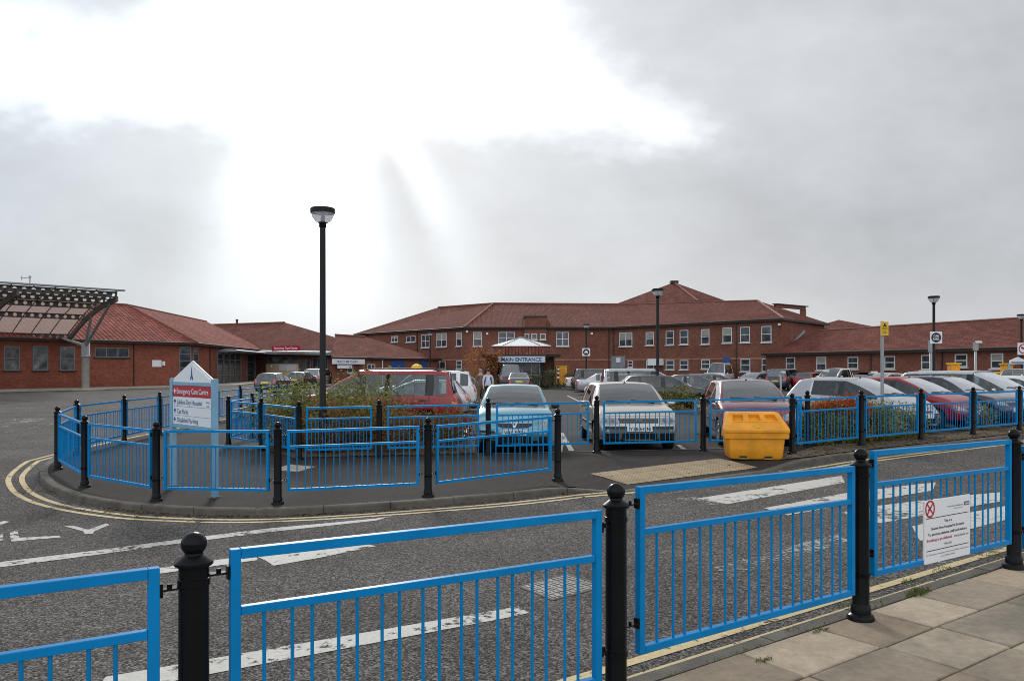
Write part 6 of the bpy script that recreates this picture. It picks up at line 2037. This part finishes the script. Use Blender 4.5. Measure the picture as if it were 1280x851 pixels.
# pavilion roof beyond
pc = Vector((37.2, 88.5)); pz = 6.2
pv = thing('pavilion', 'small pyramid roof just showing between the main building and the right wing', 'building', (*pc, 0))
q = MB(); r_ = 3.3
cs = [pc + Vector((a_, b_)) for a_, b_ in ((-r_, -r_), (r_, -r_), (r_, r_), (-r_, r_))]
for i in range(4): q.poly([(*cs[i], -.3), (*cs[(i + 1) % 4], -.3), (*cs[(i + 1) % 4], 5.9), (*cs[i], 5.9)])
q.build('wall', M['brick2'], pv)
q = MB(); co = [pc + (c - pc) * 1.12 for c in cs]
for i in range(4): q.poly([(*co[i], 5.9), (*co[(i + 1) % 4], 5.9), (*pc, 7.15)])
q.build('roof', M['tile'], pv)
for i in range(4): pass
q = MB()
for i in range(4): q.poly([(*cs[i], 5.88), (*cs[(i + 1) % 4], 5.88), (*co[(i + 1) % 4], 5.885), (*co[i], 5.885)])
q.build('soffit', M['fascia'], pv)

# ---- entrance pavilion
po = thing('entrance_porch', 'octagonal tiled entrance porch with glazed white top and MAIN ENTRANCE sign', 'porch', (.85, 73.5, 0))
cx, cy = .85, 74.0
def oct_(r, z, k=.42):
    return [(cx + r * a_, cy + r * b_, z) for a_, b_ in ((-k, -1), (k, -1), (1, -k), (1, k), (k, 1), (-k, 1), (-1, k), (-1, -k))]
def band(q, a_, b_):
    for i in range(8): q.poly([a_[i], a_[(i + 1) % 8], b_[(i + 1) % 8], b_[i]])
q = MB(); band(q, oct_(3.65, 2.92, .62), oct_(2.65, 3.66, .62)); q.build('roof', M['tile'], po)
q = MB(); band(q, oct_(3.62, 2.70, .62), oct_(3.65, 2.915, .62)); q.poly(oct_(3.62, 2.70, .62)[::-1]); q.build('fascia', M['fascia'], po)
q = MB(); band(q, oct_(2.75, 3.67, .62), oct_(2.75, 3.76, .62)); band(q, oct_(2.75, 3.76, .62), oct_(.35, 4.50, .62)); q.poly(oct_(.35, 4.50, .62)); q.build('glazed_lantern', M['white'], po)
q = MB(); q.tube((cx, cy, 4.5), (cx, cy, 4.68), .3, .2, 10); q.build('lantern_cap', M['frame_g'], po)
q = MB()
for i in range(8):
    a_, b_ = oct_(2.75, 3.78, .62)[i], oct_(.35, 4.52, .62)[i]; q.tube(a_, b_, .04, n=5)
q.build('glazing_bars', M['frame_g'], po)
for x_, y_ in ((-2.95, -1.8), (-1.9, -2.95), (1.9, -2.95), (2.95, -1.8), (2.95, 1.8)):
    q = MB(); q.box((cx + x_, cy + y_, 1.2), (.26, .26, 3.0)); q.build('column', M['brick2'] if x_ < -2 else M['lampblack'], po)
q = MB(); q.box((cx - 2.75, cy - .4, 1.25), (1.0, 2.6, 2.9)); q.build('brick_pier', M['brick2'], po)
# glazed doors
q = MB()
for x_ in (-1.75, -.95, -.1, .1, .95, 1.75): q.box((cx + x_, cy - 1.0, 1.05), (.08, .08, 2.3))
q.box((cx, cy - 1.0, 2.22), (3.6, .09, .08)); q.box((cx, cy - 1.0, 1.0), (3.6, .07, .06)); do = q.build('door_frame', M['frame_w'], po)
q = MB(); q.box((cx, cy - .93, 1.05), (3.5, .03, 2.25)); q.build('door_glass', M['pane_l'], po)
q = MB(); q.box((cx, cy + 1.6, 1.3), (6.4, 3.0, 2.7)); q.build('lobby_wall', M['brick2'], po)
so = thing('name_sign', 'pale blue MAIN ENTRANCE sign under the porch eaves', 'sign', (cx, cy - 3.75, 2.47))
sx0, sx1 = (622.5 - 640) / FPX * 70.2, (681 - 640) / FPX * 70.2
q = MB(); q.box(((sx0 + sx1) / 2, 70.2, 2.46), (sx1 - sx0, .12, .52)); q.build('board', M['signlilac'], so)
q = MB(); q.box(((sx0 + sx1) / 2, 70.3, 2.46), (sx1 - sx0 + .12, .06, .62)); q.build('sign_frame', M['frame_g'], so)
q = MB(); put_text(q, 'MAIN ENTRANCE', ((sx0 + sx1) / 2, 70.136, 2.30), (1, 0, 0), (0, 0, 1), w=3.65, h=.33, bold=.03); q.build('lettering', M['navy'], so)
# yellow container and banded post right of the porch
o = thing('yellow_container', 'tall yellow container right of the main entrance porch', 'container', (4.75, 75.5, 0))
q = MB(); q.box((4.75, 75.5, .95), (1.1, 1.0, 1.75)); bo = q.build('body', M['yellow2'], o); bv = bo.modifiers.new('b', 'BEVEL'); bv.width = .06; bv.segments = 2
q = MB(); q.box((4.75, 75.5, 1.88), (1.16, 1.06, .1)); q.box((4.75, 74.97, .95), (.9, .03, 1.3)); q.build('rim', M['yellow'], o)
q = MB()
for s in (-1, 1):
    for t in (-1, 1): q.tube((4.75 + s * .42, 75.5 + t * .38, -.04), (4.75 + s * .42, 75.5 + t * .38, .09), .07, n=8)
q.build('castor', M['rubber'], o)
o = thing('banded_post', 'short black post with white bands right of the porch', 'post', (4.2, 70.5, 0))
q = MB(); q.lathe([(.09, -.1), (.09, 1.75), (.05, 1.82), (0, 1.83)], 12, c=(4.2, 70.5, 0)); q.build('shaft', M['lampblack'], o)
q = MB()
for z in (.75, 1.15, 1.5): q.lathe([(.091, z), (.095, z + .01), (.095, z + .16), (.091, z + .17)], 12, c=(4.2, 70.5, 0))
q.build('bands', M['white'], o)
# yellow cabinets
def cabinet(x, y, w, d, h, label, dome=False, zf=zi):
    z = zf(x, y); o = thing('yellow_cabinet', label, 'cabinet', (x, y, z), 0, 'yellow cabinets about the car park')
    q = MB(); q.box((0, 0, h / 2), (w, d, h)); b_ = part('body', q, M['yellow'], o); bv = b_.modifiers.new('b', 'BEVEL'); bv.width = .04; bv.segments = 2
    q = MB()
    if dome:
        q.lathe([(w * .62, h), (w * .6, h + .12), (w * .45, h + .3), (w * .2, h + .38), (0, h + .4)], 14)
    else: q.box((0, 0, h + .05), (w + .1, d + .1, .1))
    part('lid', q, M['yellow2'], o)
    q = MB(); q.box((0, -d / 2 - .01, h * .6), (w * .6, .02, h * .3)); part('front_panel', q, M['plastic'], o)
cabinet(-9.0, 73.5, .9, .7, 1.65, 'yellow domed cabinet before the blue doors of the low wing', True)
cabinet(27.4, 44, 1.0, .9, 1.45, 'large yellow cabinet left of the silver off roader'); cabinet(29.2, 51.4, .6, .5, 2.0, 'yellow cabinet against the right wing between two windows'); cabinet(29.9, 47.0, .5, .5, 1.95, 'yellow cabinet below the last window of the right wing')
# grey camera posts
def campost(px, ty, d, label, head):
    x = (px - 640) / FPX * d; zt_ = H + (HZ - ty) / FPX * d
    o = thing('camera_post', label, 'post', (x, d, zi(x, d)), 0, 'slim grey posts before the right wing')
    z = o.location.z
    q = MB(); q.lathe([(.07, -.1), (.07, zt_ - z), (0, zt_ - z + .01)], 10); part('pole', q, M['galv'], o)
    q = MB(); q.box((0, 0, zt_ - z + head / 2), (.22, .2, head)); part('head', q, M['galv'], o)
    if head < .6: 
        q = MB(); q.box((.12, -.1, zt_ - z + head), (.34, .14, .12)); part('camera', q, M['white'], o)
campost(1163.5, 440, 44, 'grey signal post left of the car park lamp', .65); campost(1219.5, 438, 46, 'grey camera post between two windows of the right wing', .5)
campost(1029, 466, 46, 'short grey post before the pickup truck', .12); campost(1089, 468, 43, 'short grey post before the pinkish hatchback', .12); campost(976, 466, 55, 'thin grey post before the dark people carrier', .06)
# small gabled sign at the right
o = thing('direction_sign', 'small white gabled sign before the right wing at the right edge', 'sign', (29.9, 46.0, 0))
q = MB(); f = Vector((29.9, 46.0, 0))
flat_poly(q, [(-.5, 1.95), (.5, 1.95), (.5, 2.15), (0, 2.36), (-.5, 2.15)], f, (1, 0, 0), (0, 0, 1), .06); q.poly([f + Vector((a_, 0, b_)) for a_, b_ in ((-.5, 1.95), (-.5, 2.15), (0, 2.36), (.5, 2.15), (.5, 1.95))]); q.build('board', M['signwhite'], o)
for s in (-.45, .45): q = MB(); q.box((29.9 + s, 46.06, .95), (.1, .1, 2.1)); q.build('post', M['signblue'], o)
q = MB(); flat_poly(q, [(-.4, 2.0), (.4, 2.0), (.4, 2.07), (-.4, 2.07)], f + Vector((0, -.062, 0)), (1, 0, 0), (0, 0, 1), .004); q.build('text_band', M['inkblue'], o)

# ---- steel canopy at the far left
O_ = Vector((-37.7, 66.0, 4.45)); Vv = Vector((8.3, -8.0, 2.95)); Uu = Vector((-.70, -.72, 0)).normalized()
LC = 15.0
cp = thing('steel_canopy', 'dark steel canopy with pierced beams on a thick column at the far left', 'canopy', (-35.1, 64.0, 0))
nC = Uu.cross(Vv).normalized()
if nC.z < 0: nC = -nC
def cpt(s, t, h=0):          # s metres along, t 0..1 up the slope
    return O_ + Uu * s + Vv * t + Vector((0, 0, .55 * math.sin(PI * t))) + nC * h
def pierced(q, a_, b_, hgt, pitch, r):
    """plate with round holes: a to b along its lower edge"""
    d = b_ - a_; L = d.length; e = d / L; k = max(1, int(L / pitch)); p_ = L / k
    N = 12
    for i in range(k):
        c0_ = a_ + e * (p_ * (i + .5)) + up * hgt / 2
        inn = [c0_ + e * (r * math.cos(2 * PI * j / N)) + up * (r * math.sin(2 * PI * j / N)) for j in range(N)]
        def sq(j):
            t = 2 * PI * j / N; cx_, sy_ = math.cos(t), math.sin(t); m__ = max(abs(cx_) / (p_ / 2), abs(sy_) / (hgt / 2)); return c0_ + e * (cx_ / m__) + up * (sy_ / m__)
        outp = [sq(j) for j in range(N)]
        for j in range(N): q.poly([inn[j], outp[j], outp[(j + 1) % N], inn[(j + 1) % N]])
    fl = .11; nn_ = e.cross(up).normalized()
    for z in (0, hgt): q.box((a_ + b_) / 2 + up * z, (L, fl * 2, .045), Matrix((e, nn_, (0, 0, 1))).transposed())
rows = (.02, .36, .60, .76, .88, .98)
for t in rows:
    q = MB(); pierced(q, cpt(0, t, -.42), cpt(LC, t, -.42), .38, .56, .135); q.build('pierced_beam', M['steel'], cp)
for s in (0.1, 6.5, 12.9):
    q = MB()
    for k in range(8): q.bar(cpt(s, k / 8, -.58), cpt(s, (k + 1) / 8, -.58), .16, .38)
    q.build('rafter', M['steel'], cp)
q = MB()
for j, (t0, t1) in enumerate(zip(rows, rows[1:])):
    for k in range(11): q.poly([cpt(.1 + k * 1.35, t0, .02), cpt(.1 + k * 1.35 + 1.3, t0, .02), cpt(.1 + k * 1.35 + 1.3, t1, .02), cpt(.1 + k * 1.35, t1, .02)])
tg, ntg, bg_ = new_mat('tinted_canopy_sheet')
bg_.inputs['Base Color'].default_value = (.42, .34, .30, 1); bg_.inputs['Roughness'].default_value = .35
t1_ = ntg.node('ShaderNodeBsdfTranslucent'); t1_.inputs[0].default_value = (.50, .42, .38, 1)
t2_ = ntg.node('ShaderNodeBsdfTransparent'); t2_.inputs[0].default_value = (.85, .75, .70, 1)
ma_ = ntg.node('ShaderNodeMixShader'); ma_.inputs[0].default_value = .6; ntg.l.new(bg_.outputs[0], ma_.inputs[1]); ntg.l.new(t1_.outputs[0], ma_.inputs[2])
mb_ = ntg.node('ShaderNodeMixShader'); mb_.inputs[0].default_value = .4; ntg.l.new(ma_.outputs[0], mb_.inputs[1]); ntg.l.new(t2_.outputs[0], mb_.inputs[2])
ntg.l.new(mb_.outputs[0], ntg.n['Material Output'].inputs[0])
q.build('glazing', tg, cp)
q = MB()
for k in range(12):
    for i in range(8): q.bar(cpt(.08 + k * 1.35, i / 8, .0), cpt(.08 + k * 1.35, (i + 1) / 8, .0), .05, .07)
q.build('glazing_bars', M['steel'], cp)
q = MB()
q.bar(cpt(-.35, 1.03, .02), cpt(LC, 1.03, .02), .35, .12); q.build('edge_trim', M['greycanopy'], cp)
cb = Vector((-35.1, 64.0, 0))
q = MB(); q.lathe([(.30, -.2), (.30, 2.55), (.31, 2.6)], 20, c=cb); q.build('column', M['column'], cp)
q = MB(); q.lathe([(.31, 2.6), (.40, 2.62), (.40, 2.68), (.33, 2.70), (.33, 3.75), (.2, 3.8)], 20, c=cb); q.build('column_sleeve', M['galv'], cp)
for tgt in (cpt(.6, .06, -.6), cpt(.1, .52, -.7), cpt(.1, .88, -.7)):
    q = MB(); q.tube(cb + Vector((0, 0, 3.5)), tgt, .14, .10, 10); q.build('strut', M['galv'], cp)
q = MB(); q.lathe([(1.6, -.15), (1.6, .03), (0, .035)], 24, c=cb); q.build('plinth', M['concrete'], cp)
# TV aerial on the left roof
o = thing('roof_aerial', 'thin roof aerial above the steel canopy at the far left', 'aerial', (-46.5, 75.0, 7.9))
q = MB(); q.tube((0, 0, -4.0), (0, 0, 2.6), .05, n=6); q.tube((-.85, 0, 2.45), (.1, 0, 2.5), .03, n=5); q.tube((-.8, 0, 2.25), (-.8, 0, 2.65), .03, n=5); q.box((0, 0, 2.55), (.2, .1, .22)); part('mast', q, M['galv'], o)

# ---- raised paths along the buildings
def path(pts, w, label_z=.02):
    P_ = ribbon(pts, w)
    return drape('footpath', P_, zp, M['concrete'], label_z, 4.0, skirt=.14)
path([(-45.5, 50.9), (-29.9, 73.9)], 4.0); path([(-28.6, 76.5), (-31.6, 100)], 3.0)
path([(12.8, 86.0), (23.8, 73.4), (35.8, 39.5)], 2.6)
path([(-6, 87), (11, 87)], 3.0)
drape('lawn_edge', [(7.0, 66.5), (20, 63.5), (20, 64.1), (7.0, 67.1)], zi, M['kerb'], .06, 4.0, skirt=.1)
drape('island_kerb', [(6.0, 29.2), (9.6, 29.2), (9.6, 31.0), (6.0, 31.0)], zi, M['kerb'], .10, 4.0, skirt=.12)

# ------------------------------------------------------------------ people
def person(x, y, rz, label, joints, radii, edges, cloth, hair):
    """one skinned body; clothing regions by height"""
    z = zi(x, y)
    o = thing('person', label, 'person', (x, y, z), rz)
    me = bpy.data.meshes.new('body'); me.from_pydata(joints, edges, []); 
    b = bpy.data.objects.new('body', me); COL.objects.link(b)
    sk = b.modifiers.new('skin', 'SKIN'); sk.use_smooth_shade = True
    for v, r_ in zip(me.skin_vertices[0].data, radii): v.radius = r_ if isinstance(r_, tuple) else (r_, r_)
    me.skin_vertices[0].data[0].use_root = True
    su = b.modifiers.new('sub', 'SUBSURF'); su.levels = 2; su.render_levels = 2
    bpy.context.view_layer.update()
    m2 = bpy.data.meshes.new_from_object(b.evaluated_get(bpy.context.evaluated_depsgraph_get()))
    bpy.data.objects.remove(b)
    for mm in (M['skin'], cloth[0], cloth[1], M['rubber']): m2.materials.append(mm)
    for p_ in m2.polygons:
        c = p_.center; i = 0
        if c.z < .09: i = 3
        elif c.z < .98: i = 2
        elif c.z < 1.47 and not (c.z < 1.20 and abs(c.y) > .255): i = 1
        if i == 2 and abs(c.y) > .24: i = 0
        p_.material_index = i; p_.use_smooth = True
    bo = bpy.data.objects.new('body', m2); COL.objects.link(bo); bo.parent = o
    q = MB(); hd_ = joints[3]
    q.lathe([(0.001, hd_[2] + .135), (.055, hd_[2] + .125), (.088, hd_[2] + .085), (.094, hd_[2] + .03), (.088, hd_[2] - .02)], 16, c=(hd_[0] - .012, hd_[1], 0)); part('hair', q, hair, o)
    q = MB()
    for s in (-1, 1): q.tube((hd_[0] + .082, s * .03, hd_[2] + .01), (hd_[0] + .096, s * .03, hd_[2] + .01), .009, n=6)
    part('eyes', q, M['ink'], o)
    return o
def walker(ph):
    s = math.sin(ph)
    J = [(0, 0, .98), (.01, 0, 1.22), (.0, 0, 1.46), (.02, 0, 1.64), (.03, 0, 1.72), (.095, 0, 1.635)]
    Rr = [(.125, .165), (.115, .16), (.065, .07), (.088, .075), (.07, .065), (.018, .018)]
    Ed = [(0, 1), (1, 2), (2, 3), (3, 4), (3, 5)]
    for sg in (-1, 1):
        k = len(J); w = s * sg
        J += [(.0, sg * .10, .90), (.10 * w + .03, sg * .105, .50), (.22 * w - .03, sg * .11, .09), (.22 * w + .10, sg * .115, .045)]
        Rr += [(.095, .095), (.062, .062), (.042, .042), (.040, .03)]
        Ed += [(0, k), (k, k + 1), (k + 1, k + 2), (k + 2, k + 3)]
        k = len(J)
        J += [(-.01, sg * .19, 1.41), (-.05 * w - .02, sg * .245, 1.13), (-.14 * w + .06, sg * .26, .89), (-.15 * w + .085, sg * .258, .81), (-.14 * w + .10, sg * .235, .85)]
        Rr += [(.062, .062), (.045, .045), (.032, .032), (.024, .034), (.012, .012)]
        Ed += [(2, k), (k, k + 1), (k + 1, k + 2), (k + 2, k + 3), (k + 2, k + 4)]
    return J, Rr, Ed
J, Rr, Ed = walker(.8)
person(-1.12, 36.5, -PI / 2 + .25, 'person in a pale polo shirt and dark trousers walking up the aisle', J, Rr, Ed, (M['shirt'], M['trouser']), M['hair'])
J, Rr, Ed = walker(-.7)
person(-1.5, 37.3, PI / 2 + .3, 'person in a brown top walking just behind the one in the pale shirt', J, Rr, Ed, (M['brownshirt'], mat('khaki_trousers', (.14, .10, .07, 1), .9)), mat('grey_hair', (.22, .19, .17, 1), .8))

# ------------------------------------------------------------------ sky, sun, camera
SUN_EL, SUN_AZ = 26.0, -13.5       # the bright gap in the cloud, left of the middle
wd = bpy.data.worlds.new('World'); SC.world = wd; wd.use_nodes = True
nt = NT(wd.node_tree); bg = nt.n['Background']
sky = nt.node('ShaderNodeTexSky'); sky.sky_type = 'NISHITA'; sky.sun_disc = False
sky.sun_elevation = math.radians(SUN_EL); sky.sun_rotation = math.radians(SUN_AZ); sky.air_density = 1; sky.dust_density = 2.5; sky.ozone_density = 1
co = nt.node('ShaderNodeTexCoord').outputs['Generated']
sp = nt.node('ShaderNodeSeparateXYZ'); nt.l.new(co, sp.inputs[0])
Xd, Yd, Zd = sp.outputs
yy = nt.m('MAXIMUM', Yd, .08)
U_ = nt.m('DIVIDE', Xd, yy); Vh = nt.m('DIVIDE', Zd, yy)      # cloud deck mapped on the north side of the sky
cv = nt.node('ShaderNodeCombineXYZ'); nt.put(cv.inputs[0], U_); nt.put(cv.inputs[1], nt.m('MULTIPLY', Vh, 1.7)); nt.put(cv.inputs[2], 0.37)
nA = nt.noise(cv.outputs[0], 5.5, 6, .6); nB = nt.noise(cv.outputs[0], 2.2, 5, .55); nC_ = nt.noise(cv.outputs[0], 13, 5, .6)
wob = nt.m('SUBTRACT', nt.m('ADD', nt.m('MULTIPLY', nA, .16), nt.m('ADD', nt.m('MULTIPLY', nC_, .05), nt.m('MULTIPLY', nB, .22))), .215)
# bright opening high up: lower edge falls to the right, upper cloud closes it
lowE = nt.m('SUBTRACT', .318, nt.m('MULTIPLY', nt.m('MAXIMUM', U_, 0), .10))
hiE = nt.m('SUBTRACT', .50, nt.m('MULTIPLY', nt.m('MAXIMUM', nt.m('ADD', U_, .02), 0), .85))
open_ = nt.m('MULTIPLY', nt.smooth(nt.m('ADD', nt.m('SUBTRACT', Vh, lowE), wob), -.035, .065), nt.smooth(nt.m('ADD', nt.m('SUBTRACT', hiE, Vh), wob), -.05, .09))
# rays from the gap
uc, vc = -.245, .46
du = nt.m('SUBTRACT', U_, uc); dv = nt.m('SUBTRACT', vc, Vh)
ang = nt.m('MULTIPLY', nt.m('ARCTAN2', du, nt.m('MAXIMUM', dv, .001)), 180 / PI)
rad = nt.m('SQRT', nt.m('ADD', nt.m('MULTIPLY', du, du), nt.m('MULTIPLY', dv, dv)))
aw = nt.m('ADD', ang, nt.m('MULTIPLY', nt.m('SUBTRACT', nB, .5), 8))
beam = nt.m('MULTIPLY', nt.smooth(aw, -38, -10), nt.m('SUBTRACT', 1, nt.smooth(aw, 0, 24)))
beam = nt.m('MULTIPLY', beam, nt.m('SUBTRACT', 1, nt.smooth(rad, .18, .50)))
ray = nt.m('MULTIPLY', nt.m('MULTIPLY', nt.smooth(aw, 23, 30), nt.m('SUBTRACT', 1, nt.smooth(aw, 29, 40))), nt.m('MULTIPLY', nt.smooth(rad, .12, .2), nt.m('SUBTRACT', 1, nt.smooth(rad, .20, .48))))
core = nt.m('SUBTRACT', 1, nt.smooth(nt.m('ADD', rad, nt.m('MULTIPLY', nA, .08)), .08, .27))
front = nt.smooth(Yd, .05, .35)
lit = nt.m('MULTIPLY', nt.m('ADD', nt.m('MULTIPLY', open_, .46), nt.m('ADD', nt.m('MULTIPLY', beam, .85), nt.m('ADD', nt.m('MULTIPLY', ray, .30), nt.m('MULTIPLY', core, 1.5)))), front)
# small blue gap far left
gap = nt.m('MULTIPLY', nt.m('SUBTRACT', 1, nt.smooth(nt.m('SQRT', nt.m('ADD', nt.m('POWER', nt.m('ADD', U_, .615), 2), nt.m('POWER', nt.m('SUBTRACT', Vh, .43), 2))), .006, .022)), front)
# cloud body: soft grey, a little lighter to the horizon, blue grey left and neutral right
body_v = nt.m('ADD', .57, nt.m('MULTIPLY', nt.m('SUBTRACT', nB, .5), .42))
body_v = nt.m('ADD', body_v, nt.m('MULTIPLY', nt.m('SUBTRACT', nA, .5), .20))
body_v = nt.m('ADD', body_v, nt.m('MULTIPLY', nt.m('SUBTRACT', 1, nt.smooth(Vh, 0.0, .16)), .06))
glow = nt.m('SUBTRACT', 1, nt.smooth(rad, .1, .62)); body_v = nt.m('ADD', body_v, nt.m('MULTIPLY', nt.m('MULTIPLY', glow, front), .14))
body_v = nt.m('ADD', body_v, nt.m('MULTIPLY', nt.smooth(nt.m('MULTIPLY', Yd, -1.0), -.15, .5), nt.m('ADD', .62, nt.m('MULTIPLY', nt.m('SUBTRACT', nt.noise(co, 2.6, 6, .62), .5), 2.4))))
tintc = nt.mix(nt.smooth(U_, -.5, .35), (.90, .995, 1.085, 1), (.965, .995, 1.045, 1))
bc = nt.node('ShaderNodeVectorMath', operation='SCALE'); nt.put(bc.inputs[0], tintc); nt.put(bc.inputs['Scale'], nt.m('MULTIPLY', nt.m('ADD', body_v, lit), 10.0))
cl = nt.mix(.05, bc.outputs[0], sky.outputs[0])
cl = nt.mix(nt.m('MULTIPLY', gap, .35), cl, (6.0, 7.6, 9.5, 1))
nt.put(bg.inputs['Color'], cl)
bg.inputs['Strength'].default_value = 0.1

sun = bpy.data.lights.new('sun', 'SUN'); sun.energy = 1.6; sun.angle = math.radians(10); sun.color = (1, .96, .89)
so_ = bpy.data.objects.new('sun', sun); COL.objects.link(so_)
el, az = math.radians(SUN_EL), math.radians(SUN_AZ)
d = Vector((math.sin(az) * math.cos(el), math.cos(az) * math.cos(el), math.sin(el)))
so_.rotation_euler = (-d).to_track_quat('-Z', 'Y').to_euler(); so_.location = (0, 0, 30)

cam = bpy.data.cameras.new('camera'); cam.sensor_width = 36; cam.lens = FPX / 1280 * 36
cam.shift_y = (HZ - 425.5) / 1280.0; cam.clip_start = .05; cam.clip_end = 9000
co_ = bpy.data.objects.new('camera', cam); COL.objects.link(co_); co_.location = (0, 0, H); co_.rotation_euler = (PI / 2, 0, 0)
SC.camera = co_
vs = SC.view_settings; vs.view_transform = 'Standard'; vs.look = 'None'; vs.exposure = 0.12; vs.gamma = 1
vs.use_curve_mapping = False
SC.cycles.max_bounces = 8; SC.cycles.transparent_max_bounces = 16
SC.cycles.use_denoising = True
SC.cycles.filter_width = 0.95
